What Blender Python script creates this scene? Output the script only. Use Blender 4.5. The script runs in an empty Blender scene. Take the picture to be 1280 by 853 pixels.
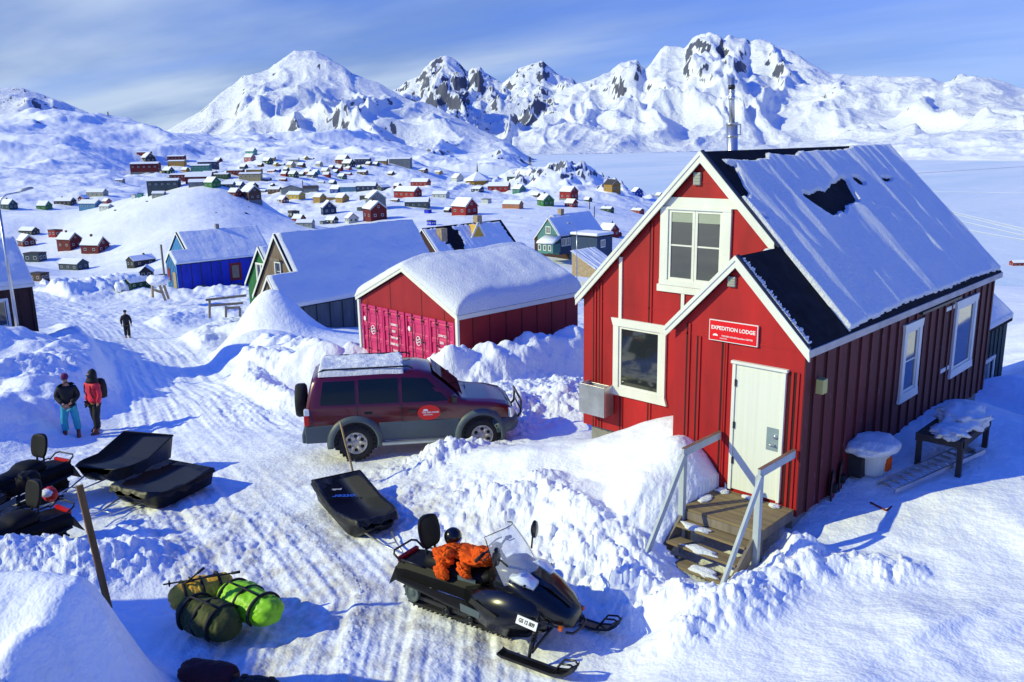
import bpy, bmesh, math, random
import numpy as np
from mathutils import Vector, Matrix
random.seed(7)
R = math.radians
# ------------------------------------------------------------------ camera
S = bpy.context.scene
COL = S.collection
F = 1064.56; PITCH = -.2302; ROLL = -.0176; YAW = .7723
CX, CY, CZ = 10.758, -13.14, 5.75
cam_pos = np.array([CX, CY, CZ])
fwd = np.array([-math.sin(YAW)*math.cos(PITCH), math.cos(YAW)*math.cos(PITCH), math.sin(PITCH)])
_rt = np.array([math.cos(YAW), math.sin(YAW), 0.]); _up = np.cross(_rt, fwd)
rgt = _rt*math.cos(ROLL) + _up*math.sin(ROLL); upv = -_rt*math.sin(ROLL) + _up*math.cos(ROLL)
cd = bpy.data.cameras.new('camera'); cam = bpy.data.objects.new('camera', cd); COL.objects.link(cam)
cd.sensor_width = 36; cd.sensor_fit = 'HORIZONTAL'; cd.lens = 36*F/1280
cd.clip_start = .1; cd.clip_end = 40000
cam.matrix_world = Matrix(((rgt[0], upv[0], -fwd[0], CX), (rgt[1], upv[1], -fwd[1], CY), (rgt[2], upv[2], -fwd[2], CZ), (0, 0, 0, 1)))
S.camera = cam
# ------------------------------------------------------------------ sky and sun
SUN_EL = R(29.5); SUN_DIR = R(237)          # direction towards the sun, counter-clockwise from +X
w = bpy.data.worlds.new('World'); S.world = w; w.use_nodes = True
nt = w.node_tree; N = nt.nodes; Lk = nt.links; N.clear()
out = N.new('ShaderNodeOutputWorld'); bg = N.new('ShaderNodeBackground'); bg.inputs['Strength'].default_value = .080
sky = N.new('ShaderNodeTexSky'); sky.sky_type = 'NISHITA'; sky.sun_disc = False
sky.sun_elevation = SUN_EL; sky.sun_rotation = R(90) - SUN_DIR; sky.altitude = 50
sky.air_density = 1.0; sky.dust_density = .1; sky.ozone_density = 2.0
tint = N.new('ShaderNodeMixRGB'); tint.blend_type = 'MULTIPLY'; tint.inputs[0].default_value = 1
Lk.new(sky.outputs[0], tint.inputs[1])
tc = N.new('ShaderNodeTexCoord'); sep = N.new('ShaderNodeSeparateXYZ'); Lk.new(tc.outputs['Generated'], sep.inputs[0])
# the deep northern blue grows towards the zenith
def math_n(op, a, b=None, c=None, clamp=False, tree=None):
    t = tree or nt
    m = t.nodes.new('ShaderNodeMath'); m.operation = op; m.use_clamp = clamp
    for i, v in enumerate((a, b, c)):
        if v is None: continue
        if isinstance(v, (int, float)): m.inputs[i].default_value = v
        else: t.links.new(v, m.inputs[i])
    return m.outputs[0]
tz_ = N.new('ShaderNodeMapRange'); tz_.inputs[1].default_value = .12; tz_.inputs[2].default_value = .75; Lk.new(sep.outputs[2], tz_.inputs[0])
tm_ = N.new('ShaderNodeMixRGB'); tm_.inputs[1].default_value = (.46, .74, 1.9, 1); tm_.inputs[2].default_value = (.30, 1.08, 3.9, 1); Lk.new(tz_.outputs[0], tm_.inputs[0]); Lk.new(tm_.outputs[0], tint.inputs[2])
# stretched high cloud: project the direction on a flat cloud layer
zc = math_n('MAXIMUM', sep.outputs[2], .0); zd = math_n('ADD', zc, .10)
px_ = math_n('DIVIDE', sep.outputs[0], zd); py_ = math_n('DIVIDE', sep.outputs[1], zd)
cmb = N.new('ShaderNodeCombineXYZ'); Lk.new(px_, cmb.inputs[0]); Lk.new(py_, cmb.inputs[1])
mp = N.new('ShaderNodeMapping'); mp.inputs['Rotation'].default_value = (0, 0, R(-30)); mp.inputs['Scale'].default_value = (.16, .40, 1); mp.inputs['Location'].default_value = (.35, .9, 0)
Lk.new(cmb.outputs[0], mp.inputs[0])
n1 = N.new('ShaderNodeTexNoise'); n1.inputs['Scale'].default_value = 1.1; n1.inputs['Detail'].default_value = 7; n1.inputs['Roughness'].default_value = .48; n1.inputs['Distortion'].default_value = .35
Lk.new(mp.outputs[0], n1.inputs['Vector'])
rr = N.new('ShaderNodeMapRange'); rr.inputs[1].default_value = .25; rr.inputs[2].default_value = .58; rr.interpolation_type = 'SMOOTHSTEP'; Lk.new(n1.outputs[0], rr.inputs[0])
# more cloud to the left of the view than to the right
lft = math_n('ADD', math_n('MULTIPLY', sep.outputs[0], -math.cos(YAW)), math_n('MULTIPLY', sep.outputs[1], -math.sin(YAW)))
lf2 = N.new('ShaderNodeMapRange'); lf2.inputs[1].default_value = -.45; lf2.inputs[2].default_value = .30; lf2.inputs[3].default_value = .42; lf2.inputs[4].default_value = 1.0; Lk.new(lft, lf2.inputs[0])
# the cloud layer is only near the horizon, the zenith is clear
hz = N.new('ShaderNodeMapRange'); hz.inputs[1].default_value = .22; hz.inputs[2].default_value = .5; hz.inputs[3].default_value = 1; hz.inputs[4].default_value = .0; Lk.new(sep.outputs[2], hz.inputs[0])
cf = math_n('MULTIPLY', math_n('MULTIPLY', rr.outputs[0], lf2.outputs[0]), hz.outputs[0])
cf = math_n('MULTIPLY', cf, .95)
mx = N.new('ShaderNodeMixRGB'); Lk.new(cf, mx.inputs[0]); Lk.new(tint.outputs[0], mx.inputs[1]); n5 = N.new('ShaderNodeTexNoise'); n5.inputs['Scale'].default_value = 1.7; n5.inputs['Detail'].default_value = 5; Lk.new(mp.outputs[0], n5.inputs['Vector'])
lowc = N.new('ShaderNodeMapRange'); lowc.inputs[1].default_value = .02; lowc.inputs[2].default_value = .12; lowc.inputs[3].default_value = 1; lowc.inputs[4].default_value = 0; Lk.new(sep.outputs[2], lowc.inputs[0])
ccf = math_n('ADD', math_n('MULTIPLY', lowc.outputs[0], .55), math_n('MULTIPLY', math_n('SUBTRACT', n5.outputs[0], .42), 4.6), clamp=True)
cc = N.new('ShaderNodeMixRGB'); cc.inputs[1].default_value = (2.9, 4.5, 8.2, 1); cc.inputs[2].default_value = (7.2, 8.8, 10.9, 1); Lk.new(ccf, cc.inputs[0]); Lk.new(cc.outputs[0], mx.inputs[2])
Lk.new(mx.outputs[0], bg.inputs['Color']); Lk.new(bg.outputs[0], out.inputs[0])
sl = bpy.data.lights.new('sun', 'SUN'); sl.energy = 3.95; sl.angle = R(.53); sl.color = (.99, .985, .47)
so = bpy.data.objects.new('sun', sl); COL.objects.link(so)
sdir = Vector((math.cos(SUN_EL)*math.cos(SUN_DIR), math.cos(SUN_EL)*math.sin(SUN_DIR), math.sin(SUN_EL)))
so.rotation_euler = sdir.to_track_quat('Z', 'Y').to_euler(); so.location = sdir*60
vs = S.view_settings; vs.view_transform = 'Standard'; vs.look = 'None'; vs.exposure = 0.0; vs.gamma = 1; vs.use_curve_mapping = False
S.cycles.max_bounces = 6; S.cycles.diffuse_bounces = 3; S.cycles.glossy_bounces = 3; S.cycles.transmission_bounces = 4; S.cycles.transparent_max_bounces = 8

# ------------------------------------------------------------------ pixel <-> world (the photo is 1280 x 853)
def ray(x, y):
    d = fwd + rgt*((x-640)/F) + upv*((426.5-y)/F); return d
def pt(x, y, d): return Vector(cam_pos + ray(x, y)*d)                 # at optical depth d
def gz(x, y, z):                                                      # at height z
    d = ray(x, y); return Vector(cam_pos + d*((z-CZ)/d[2]))
def rz(x, y, r):                                                      # at horizontal distance r
    d = ray(x, y); return Vector(cam_pos + d*(r/math.hypot(d[0], d[1])))
def azr(X, Y):                                                        # azimuth left of the view axis, horizontal distance
    dx, dy = X-CX, Y-CY
    a = np.arctan2(dy, dx) - (math.pi/2 + YAW); a = (a+np.pi) % (2*np.pi) - np.pi
    return a, np.hypot(dx, dy)
def pix(P):
    d = np.array(P)-cam_pos; z = d@fwd; return 640+F*(d@rgt)/z, 426.5-F*(d@upv)/z, z
def edge(A, B, L):                                                    # two pixels, same height, L apart -> their two points
    a = ray(*A); b = ray(*B); pa = a/a[2]; pb = b/b[2]; t = -L/np.linalg.norm(pa-pb)
    return Vector(cam_pos+pa*t), Vector(cam_pos+pb*t)

# ------------------------------------------------------------------ numpy noise
_rs = np.random.RandomState(3); _perm = _rs.permutation(1024).astype(np.int64); _perm = np.concatenate([_perm]*3)
_ga = _rs.rand(1024)*2*np.pi; _gx = np.cos(_ga); _gy = np.sin(_ga)
def perlin(x, y, seed=0):
    x = np.asarray(x, float)+seed*17.31; y = np.asarray(y, float)-seed*9.77
    xi = np.floor(x).astype(np.int64); yi = np.floor(y).astype(np.int64); xf = x-xi; yf = y-yi
    u = xf*xf*xf*(xf*(xf*6-15)+10); v = yf*yf*yf*(yf*(yf*6-15)+10)
    xi &= 1023; yi &= 1023; x1 = (xi+1) & 1023; y1 = (yi+1) & 1023
    def g(a, b, dx, dy):
        h = _perm[_perm[a]+b]; return _gx[h]*dx+_gy[h]*dy
    n00 = g(xi, yi, xf, yf); n10 = g(x1, yi, xf-1, yf); n01 = g(xi, y1, xf, yf-1); n11 = g(x1, y1, xf-1, yf-1)
    return ((n00*(1-u)+n10*u)*(1-v)+(n01*(1-u)+n11*u)*v)*1.5
def fbm(x, y, o=4, seed=0, lac=2.03, g=.5):
    s = 0; a = 1
    for i in range(o): s = s+a*perlin(x, y, seed+i*3); x = x*lac; y = y*lac; a *= g
    return s
def ridged(x, y, o=5, seed=0, lac=2.07, g=.5):
    s = 0; a = 1; wt = 1
    for i in range(o):
        n = 1-np.abs(perlin(x, y, seed+i*5))*1.6; n = np.clip(n, 0, 1)**2*wt; s = s+a*n; wt = np.clip(n*1.6, 0, 1); x = x*lac; y = y*lac; a *= g
    return s
def billow(x, y, o=3, seed=0, g=.5):
    s = 0; a = 1
    for i in range(o): s = s+a*(np.abs(perlin(x, y, seed+i*5))*2-.5); x = x*2.1; y = y*2.1; a *= g
    return s
def sstep(a, b, x):
    t = np.clip((x-a)/(b-a), 0, 1); return t*t*(3-2*t)
# ------------------------------------------------------------------ the ground: one polar height field round the viewpoint
SEA = -34.
ctrl = []
def cz(*a):
    for x, y, z in a: p = gz(x, y, z); ctrl.append(tuple(p))
def cr(*a):
    for x, y, r in a: p = rz(x, y, r); ctrl.append(tuple(p))
def cp(*a):                                                           # column x of the photo, distance r, height z
    for x, r, z in a: p = rz(x, 300, r); ctrl.append((p.x, p.y, z))
def cw(*a): ctrl.extend(a)
cz((640,853,-.85),(520,853,-.85),(400,853,-.9),(600,760,-.85),(740,800,-.8),(450,760,-.9),(300,800,-.95),(450,660,-.97),(380,700,-.95),
   (446,568,-1.05),(595,545,-1.0),(520,556,-1.02),(350,600,-1.1),(250,640,-1.1),(150,640,-1.15),(60,660,-1.1),(30,620,-1.2),(540,620,-.75),(620,640,-.6),(680,560,-.45),(620,560,-.75),(640,510,-.9),(700,500,-.9),
   (100,545,-2.1),(50,560,-1.9),(200,530,-2.05),(300,505,-2.1),(0,600,-1.3),(230,700,-1.0),(150,690,-1.05),(780,700,-.5),(700,700,-.6),(820,760,-.65),(900,740,-.45),(800,853,-.5),(380,520,-1.7))
cr((200,480,36),(250,450,46),(160,423,58),(250,420,56),(100,395,76),(200,385,82),(60,372,95),(320,455,40),(10,412,42),(0,440,36),(60,440,38),(0,480,31))
cw((0,-.5,-.35),(0,2.5,-.8),(0,8,-1.5),(-3,2,-1.1),(-5,6,-1.7),(1.5,-.4,.05),(3,-.2,.6),(2.6,-1.6,.3),(3.6,-1.9,.35),(4.6,-4.3,-.72),(4.6,-2.5,-.6),
   (5.7,-2.6,-.45),(5.6,-1.4,-.3),(5.6,0,-.05),(5.6,2,.25),(5.7,4,.40),(5.7,6,.25),(5.8,8,-.5),(8,0,.15),(8,4,.40),(9.5,7,.3),(12,3,.6),(10,-4,.15),(8,-5,-.05),(6.6,-5,-.3),(8,-8,0),(12,-8,.8),(6,-8,-.55),
   (14,0,.6),(16,-8,1.2),(10,-13,.8),(4,-12,-.6),(0,-13,.5),(-4,-16,.5),(3,14,-2.2),(8,14,-1.8),(14,12,-.8),
   (-8.7,5,-2.2),(-14,5,-2.5),(-14,13,-3),(-22,22,-6),(-10,20,-3.8),(-4,14,-2.6),(-7,2,-1.7),(-12,2,-2.3),(-18,4,-3))
cr((350,420,46),(222,367,98),(310,358,98),(130,345,115),(60,345,125),(300,395,72),(20,330,180),(100,316,240),(130,322,230),(90,342,180),(170,345,150),(60,305,270),
   (750,350,125),(690,350,125),(790,315,190),(790,290,300),(760,325,160),(640,300,210),(560,292,250),(600,262,380),(550,262,400),(480,272,340),(450,285,290),(520,250,430),(470,240,520),(400,272,380),
   (350,287,310),(400,250,470),(380,238,560),(340,226,640),(290,226,650),(240,224,700),(190,226,760),(170,214,850),(180,200,950),(240,205,900),(310,205,900),(310,190,1000),(370,200,850),
   (420,212,780),(500,208,800),(540,217,780),(560,228,640),(600,231,600),(500,232,600),(640,225,600),(660,218,600),(690,209,620),(722,212,600),(755,226,560),(700,245,470),(740,262,400),(775,275,350),(640,245,480))
cr((60,271,320),(20,279,310)); cr((110,260,335),(160,250,325),(215,240,315),(265,233,305),(300,238,295),(330,252,285),(350,268,285),(200,300,200),(120,296,250),(270,280,230),(330,290,235),(60,290,300),(200,330,150))
cp((200,400,-25),(270,400,-27),(130,420,-22),(320,400,-28),(360,420,-29),(60,400,-20),(280,520,-26))
cr((130,250,430),(60,264,400),(20,268,390),(150,238,520),(100,228,600),(50,215,700),(0,230,600),(0,190,850),(100,190,850),(60,162,1050),(150,167,1050),(0,150,1200),(50,143,1250),(100,147,1250),(160,151,1250),
   (220,161,1250),(280,174,1250),(330,186,1150),(230,186,1050),(-120,200,800),(-120,150,1200))
cr((430,196,1000),(480,196,950),(380,188,1150),(400,178,1300),(350,168,1500),(430,165,1600),(490,174,1550),(530,188,1450),(560,203,1250),(588,220,1000))
cp((100,1700,0),(250,1700,0),(620,1300,-40),(600,1700,-40),(560,1900,-36),(540,1000,-33),(650,900,-38),(700,850,-40),(760,800,-40),(800,650,-37),(850,450,-36),(950,350,-36),(1050,330,-37),(1280,290,-37),(1400,290,-37),(1500,400,-38),
   (1280,235,-31),(1150,200,-29),(1000,160,-24),(900,130,-16),(900,250,-31),(1280,150,-22),(1280,90,-13),(700,1500,-40),(900,1500,-40),(1200,800,-40),(1400,1200,-40),(800,1000,-40),
   (-300,100,-4),(-300,400,-15),(-300,1200,60),(-100,60,-3),(-100,30,-1.5),(-300,30,0),(1500,30,.5),(1500,100,-10),(1400,60,-4),(450,2400,-10),(300,2400,-10))
cr((1275,470,24),(1262,462,44),(1280,460,44))
ctrl = np.array(ctrl); _ca, _cr = azr(ctrl[:, 0], ctrl[:, 1]); AK = 1.6
_cx = np.stack([_ca*AK, np.log(_cr)], 1)
def _phi(d2): return .5*d2*np.log(d2+1e-12)
_K = _phi(((_cx[:, None]-_cx[None])**2).sum(-1)); n_ = len(_cx); _K += np.eye(n_)*2e-4
_P = np.concatenate([np.ones((n_, 1)), _cx], 1)
_sol = np.linalg.solve(np.block([[_K, _P], [_P.T, np.zeros((3, 3))]]), np.concatenate([ctrl[:, 2]/_cr**.75, np.zeros(3)]))
def tps(a, lr):
    q = np.stack([a.ravel()*AK, lr.ravel()], 1); o = np.empty(len(q))
    for i in range(0, len(q), 20000):
        c = q[i:i+20000]; d2 = ((c[:, None]-_cx[None])**2).sum(-1)
        o[i:i+20000] = _phi(d2)@_sol[:n_]+_sol[n_]+c@_sol[n_+1:]
    return o.reshape(a.shape)
# grid axes
fine = np.arange(-36.5, 36.5, .075)
side = []; a = 36.5; st = .1
while a < 176: side.append(a); st = min(st*1.12, 4); a += st
AZ = np.radians(np.concatenate([-np.array(side[::-1]), fine, np.array(side), [183]])); AZ[-1] = AZ[0]+2*np.pi if False else AZ[-1]
AZ = AZ[(AZ > -np.pi) & (AZ < np.pi)]
_r = [1.5]
while _r[-1] < 9500:
    x = _r[-1]; k = .02 if x < 5 else .0034 if x < 42 else .0048 if x < 1400 else .0032 if x < 6500 else .02
    _r.append(x*(1+k))
RR = np.array(_r); LR = np.log(RR)
ca = np.linspace(-np.pi, np.pi, 721); clr = np.linspace(LR[0], LR[-1], 420)
_cA, _cL = np.meshgrid(np.clip(ca, -R(48), R(48)), clr, indexing='ij')
base_c = tps(_cA, _cL)*np.exp(_cL)**.75
_bk = sstep(R(45), R(75), np.abs(ca))[:, None]                       # behind the viewpoint: rolling rising ground
_bh = .9+np.exp(_cL)*.012+6*fbm(np.cos(ca)[:, None]*np.exp(_cL)/90, np.sin(ca)[:, None]*np.exp(_cL)/90, 3, 5)*sstep(20, 300, np.exp(_cL))
base_c = base_c*(1-_bk)+_bh*_bk
def bil(T, a, lr):
    fa = (a-ca[0])/(ca[1]-ca[0]); fl = (lr-clr[0])/(clr[1]-clr[0])
    ia = np.clip(fa.astype(int), 0, len(ca)-2); il = np.clip(fl.astype(int), 0, len(clr)-2); ta = fa-ia; tl = fl-il
    return (T[ia, il]*(1-ta)+T[ia+1, il]*ta)*(1-tl)+(T[ia, il+1]*(1-ta)+T[ia+1, il+1]*ta)*tl
A2, L2 = np.meshgrid(AZ, LR, indexing='ij'); R2 = np.exp(L2)
TH = A2+math.pi/2+YAW; GX = CX+R2*np.cos(TH); GY = CY+R2*np.sin(TH)
H = bil(base_c, A2, L2)
# column of the photo for an azimuth, at the horizon
def az_px(a): return 640-F*np.tan(a)/1.0*1.0
# ---- mountains: crest lines read as (photo x, photo y, distance)
def crest(lst):
    az = []; z = []; d = []
    for x, y, r in lst:
        p = rz(x, y, r); a_, _ = azr(p.x, p.y); az.append(a_); z.append(p.z); d.append(r)
    az = np.array(az); o = np.argsort(az); return az[o], np.array(z)[o], np.array(d)[o]
rockm = np.zeros_like(H)
far = RR > 1100; fi = np.argmax(far)
Af = A2[:, fi:]; Rf = R2[:, fi:]; Xf = GX[:, fi:]; Yf = GY[:, fi:]
wx = fbm(Xf/900, Yf/900, 3, 21); wy = fbm(Xf/900+9, Yf/900, 3, 22)
Rg = ridged((Xf+wx*260)/1150, (Yf+wy*260)/1150, 8, 31, g=.52)
Rf2 = ridged((Xf+wy*120)/330, (Yf+wx*120)/330, 6, 77, g=.55)
Fb = fbm(Xf/420, Yf/420, 6, 44)
def mountain(lst, front, back, expo, rough, rockiness, tail=.25):
    az, z, d = crest(lst)
    zc_ = np.interp(Af, az, z, left=-200, right=-200); dc = np.interp(Af, az, d)
    inside = (Af > az[0]) & (Af < az[-1])
    dd = dc+wx*front*.10
    t = np.where(Rf < dd, 1-(dd-Rf)/front, 1-(Rf-dd)/back)
    amp = np.maximum(zc_-SEA, 0)
    tc_ = np.clip(t, 0, 1)
    prof = tc_**expo
    env = (tc_*(1-tc_)*4)**.8*.9+.10*sstep(.0, .3, tc_)
    rib = ridged(Af*np.nan_to_num(dc)/310+wx*.7, Rf/1500+wy*.6, 6, 51+int(front)%7, g=.5)
    h = SEA-6+(amp+6)*prof+amp*rough*env*((Rg-.75)*.42+(rib-.8)*.42)+amp*rough*.16*env*(Rf2-.7)+amp*.022*tc_*(Rf2-.9)*(.4+rough*2)+amp*.02*env*Fb
    h = np.where(inside & (t > 0), h, -500)
    return h, rockiness*inside*tc_
layers = [
 ([(-260,120,4200),(-120,128,4200),(-60,112,4200),(0,107,4200),(18,106,4200),(30,108,4200),(45,114,4200),(62,124,4200),(75,128,4200),(110,142,4200),(150,160,4300),(190,185,4400)], 1700, 1500, 1.3, .35, .8),
 ([(130,200,3300),(205,165,3200),(225,153,3150),(250,139,3100),(270,122,3100),(290,108,3050),(305,94,3000),(320,89,3000),(335,82,3000),(350,70,3000),(370,60,3000),(385,57,3000),(395,58,3000),(410,66,3000),(425,78,2950),(440,90,2900),(470,102,2800),(510,120,2700),(540,132,2600),(560,141,2500),(600,161,2300),(630,177,2100),(655,193,2000),(675,203,1950)], 1500, 1300, 1.05, .26, .22),
 ([(455,128,5200),(480,112,5200),(500,106,5200),(508,99,5200),(515,96,5200),(524,93,5200),(532,83,5200),(545,72,5200),(558,70,5200),(568,74,5200),(575,79,5200),(584,88,5200),(590,83,5200),(600,82,5200),(606,92,5200),(614,97,5200),(628,103,5200),(640,96,5200),(648,86,5200),(660,78,5200),(672,75,5200),(678,74,5200),(686,82,5200),(696,92,5200),(715,100,5200),(730,110,5200),(780,150,5000)], 2300, 1800, 1.15, .36, .62),
 ([(640,150,4600),(700,108,4700),(720,103,4700),(745,97,4700),(762,90,4700),(776,80,4700),(788,74,4700),(796,73,4700),(802,82,4700),(808,84,4700),(818,70,4700),(826,60,4700),(834,58,4700),(843,60,4700),(856,62,4700),(866,50,4700),(876,45,4700),(886,44,4700),(896,47,4700),(904,54,4700),(912,49,4700),(922,50,4700),(932,49,4700),(938,54,4700),(946,51,4700),(955,51,4700),(965,56,4700),(980,61,4700),(1000,72,4600),(1020,84,4500),(1040,95,4400),(1065,97,4300),(1090,95,4200),(1130,94,4100),(1150,94,4000),(1170,98,4000),(1180,101,3950),(1195,97,3900),(1215,96,3850),(1240,97,3800),(1255,101,3750),(1270,108,3700),(1285,112,3700),(1340,100,3700),(1450,110,3700),(1600,150,3700)], 2150, 1700, 1.05, .26, .24),
 ([(900,196,2300),(960,188,2200),(1000,181,2000),(1040,176,1950),(1090,176,1900),(1130,171,1850),(1180,168,1850),(1230,167,1800),(1290,163,1800),(1400,160,1800),(1600,160,1800)], 430, 900, .9, .22, .25),
]
Hf = H[:, fi:].copy(); rk = np.zeros_like(Hf)
# near end of the left hill and spur keep the base surface, the rest sinks to the sea
for L_ in layers:
    h_, k_ = mountain(*L_); up_ = h_ > Hf; Hf = np.where(up_, h_, Hf); rk = np.where(up_, k_, rk)
H[:, fi:] = Hf; rockm[:, fi:] = rk
# far beyond the crests: everything low
H = np.where(R2 > 8200, np.minimum(H, SEA-2), H)
# ---- medium hills (90 m .. 1700 m): undulation
mid = sstep(70, 260, R2)*(1-sstep(1500, 2400, R2))
und = fbm(GX/75, GY/75, 4, 60)*2.4+fbm(GX/21, GY/21, 4, 63)*.7
hillm = sstep(420, 900, R2)*mid
und = und*np.clip(R2/330, .35, 1.5)
rg2 = ridged((GX+30*perlin(GX/120, GY/120, 4))/190, (GY)/190, 6, 81)
land = sstep(SEA-3, SEA+10, H)
und = und+billow(GX/11, GY/11, 4, 66)*.26*np.clip(R2/300, .3, 1.6)+ridged(GX/46, GY/46, 5, 68)*.5*sstep(-.1, .5, fbm(GX/150, GY/150, 2, 69))
und = und*(1-.6*sstep(180, 240, R2)*(1-sstep(390, 470, R2)))
H = H+mid*und*land+hillm*(rg2-.75)*8.*land
# rocky knoll beside the fjord, spur
pk = rz(715, 212, 590); dk = np.hypot(GX-pk.x, GY-pk.y); kn = np.exp(-(dk/75)**2)
H = H+kn*(ridged(GX/26, GY/26, 5, 90)-.7)*5.5
rockm = np.maximum(rockm, kn*1.0)
ps = rz(530, 188, 1400); dk = np.hypot(GX-ps.x, GY-ps.y); rockm = np.maximum(rockm, np.exp(-(dk/300)**2)*.8)
rockm = np.maximum(rockm, hillm*.25*land); rockm = np.maximum(rockm, .2*sstep(200, 320, R2)*(R2 < 420))
sea = (H < SEA) & (R2 > 180)
H = np.where(sea, SEA+(fbm(GX/160, GY/50, 3, 8)*.10), H)
seam = sstep(SEA+.6, SEA+.1, H)*(R2 > 180)
# ---- near ground: banks, drifts, ruts and chunks
near = RR < 125; ni = int(near.sum()); X = GX[:, :ni]; Y = GY[:, :ni]; Rn = R2[:, :ni]
add = np.zeros_like(X); rough = np.zeros_like(X); smooth = np.zeros_like(X); dirt = np.zeros_like(X); packed = np.zeros_like(X)
def pld(P):                                                           # distance to a polyline, running length along it, side
    P = [np.array(p[:2], float) for p in P]; best = np.full(X.shape, 1e9); sl_ = np.zeros_like(X); sd = np.zeros_like(X); acc = 0
    for a, b in zip(P[:-1], P[1:]):
        d = b-a; L = np.hypot(*d); t = np.clip(((X-a[0])*d[0]+(Y-a[1])*d[1])/L**2, 0, 1)
        ex = X-a[0]-t*d[0]; ey = Y-a[1]-t*d[1]; q = np.hypot(ex, ey); m = q < best
        best = np.where(m, q, best); sl_ = np.where(m, acc+t*L, sl_); sd = np.where(m, np.sign(d[0]*ey-d[1]*ex), sd); acc += L
    return best, sl_, sd
def bank(P, h, wd, rgh=0., wob=.35, flat=1.0):
    global add, rough
    d, s, sd = pld(P); nz = perlin(X*.55, Y*.55, 11); nz2 = perlin(X*1.7, Y*1.7, 12)
    hh = h*(1+wob*nz+.18*nz2) if not callable(h) else h(s)*(1+wob*nz)
    g = np.exp(-(d/wd)**(2*flat)); add = np.maximum(add, hh*g) if (not callable(h) and h > 0) or callable(h) else add+hh*g
    rough = np.maximum(rough, rgh*np.exp(-(d/(wd*1.25))**4))
def G(x, y, z): p = gz(x, y, z); return (p.x, p.y)
def Gr(x, y, r): p = rz(x, y, r); return (p.x, p.y)
def blob(c, h, wx_, wy_=None, ang=0, rgh=0, p=2):
    global add, rough
    wy_ = wy_ or wx_; ca_, sa_ = math.cos(ang), math.sin(ang); dx = X-c[0]; dy = Y-c[1]
    q = np.hypot((dx*ca_+dy*sa_)/wx_, (-dx*sa_+dy*ca_)/wy_); g = np.exp(-q**p)
    add = np.where(np.abs(h*g) > np.abs(add), h*g, add) if h > 0 else add+h*g
    rough = np.maximum(rough, rgh*np.exp(-(q/1.25)**4))
# foreground mound bottom left, its crest runs from the left edge round to the bottom
def ridge_abs(P, zc_, wd, pw=1.3):
    global add
    d, s, sd = pld(P); g = np.exp(-(d/wd)**(2*pw)); T0 = H[:, :ni]; add = np.maximum(add, (zc_+.10*perlin(X*.9, Y*.9, 91)+.03*perlin(X*3, Y*3, 92)-T0)*g)
ridge_abs([G(262,905,1.35), G(222,838,1.3), G(165,768,1.2), G(110,737,1.15), G(30,735,1.1), G(-120,745,1.1)], 1.2, .95)
ridge_abs([G(150,860,1.3), G(60,830,1.3), G(-100,850,1.3)], 1.28, 1.2)
ridge_abs([G(90,775,1.0), G(40,785,1.0)], 1.02, .8)
# rough plow edge just beyond that mound
bank([G(-60,700,-.6), G(50,690,-.6), G(110,700,-.65), G(170,690,-.75), G(240,680,-.85)], .42, .6, 1.0)
bank([G(190,655,-1), G(280,650,-.95), G(330,690,-.9)], .12, .7, .8)
# left bank beside the road, tall, smooth behind
bank([G(-200,560,-1.2), G(-20,535,-1.4), G(40,510,-1.6), Gr(88,478,33), Gr(112,435,44), Gr(100,405,52)], .85, 1.3, .25, .25, 1.2)
bank([Gr(-60,470,30), Gr(40,480,31), Gr(78,472,33)], .85, 1.4, .7, .25)
bank([Gr(-40,425,37), Gr(60,425,38), Gr(75,450,36)], .7, 2.0, .0, .2)
# banks right of the road in the middle distance
bank([Gr(372,428,34), Gr(330,462,33), Gr(285,500,29), Gr(330,520,25)], .75, 1.3, .9)
bank([Gr(450,425,30.5), Gr(410,430,31), Gr(365,425,35), Gr(330,420,40)], 1.15, 1.6, .35)
bank([Gr(300,400,62), Gr(250,425,52), Gr(215,445,47)], .75, 1.6, .6)
bank([Gr(330,395,70), Gr(250,398,72), Gr(190,402,66)], .7, 2.2, .6)
bank([Gr(50,385,95), Gr(110,378,98), Gr(150,365,108)], 1.6, 3.6, 1.0)
bank([Gr(150,370,100), Gr(215,372,92), Gr(300,370,90)], 1.0, 3.0, .3)
# drift cone against the grey house
blob(Gr(338,412,45), 2.7, 2.1, 1.5, R(40)); blob(Gr(318,430,42), 1.3, 2.2, 1.6, R(60))
blob(Gr(300,412,52), .9, 3, 1.2, R(20))
# bank along the garage side, and behind the car
bank([G(560,492,-1.7), (-7.6,4.6), (-7.4,7), (-7.2,9.5), (-7.2,13), (-7,17)], 1.55, 1.15, .55, .3, 1.3)
bank([(-8.2,3.6), (-9.5,3.2), (-11.2,3.1)], .75, .7, .8)
bank([(-6.0,3.2), (-5.4,6), (-4.6,9), (-4,13)], .35, 1.1, 1.0)
bank([(-14.6,3.4), (-15.6,3.0), (-18.5,2.6)], 1.3, 1.1, .3)
blob((-13.8,3.6), 1.0, .7, .6)
# churned snow in front of the car and along the lane to the snowmobile
bank([G(650,505,-.85), G(620,545,-.95), G(560,580,-.95), G(480,600,-1), G(430,615,-1)], .42, .55, 1.2)
bank([G(500,625,-.9), G(560,665,-.8), G(640,640,-.6), G(700,640,-.5), G(740,700,-.45), G(800,745,-.5), G(860,770,-.55)], .32, .55, 1.2)
bank([G(640,510,-.8), G(700,505,-.85), G(715,470,-1.2)], .25, .9, 1.1)
bank([G(680,625,-.5), G(720,665,-.45), G(770,700,-.45), G(800,740,-.5)], .38, .5, 1.2)
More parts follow.
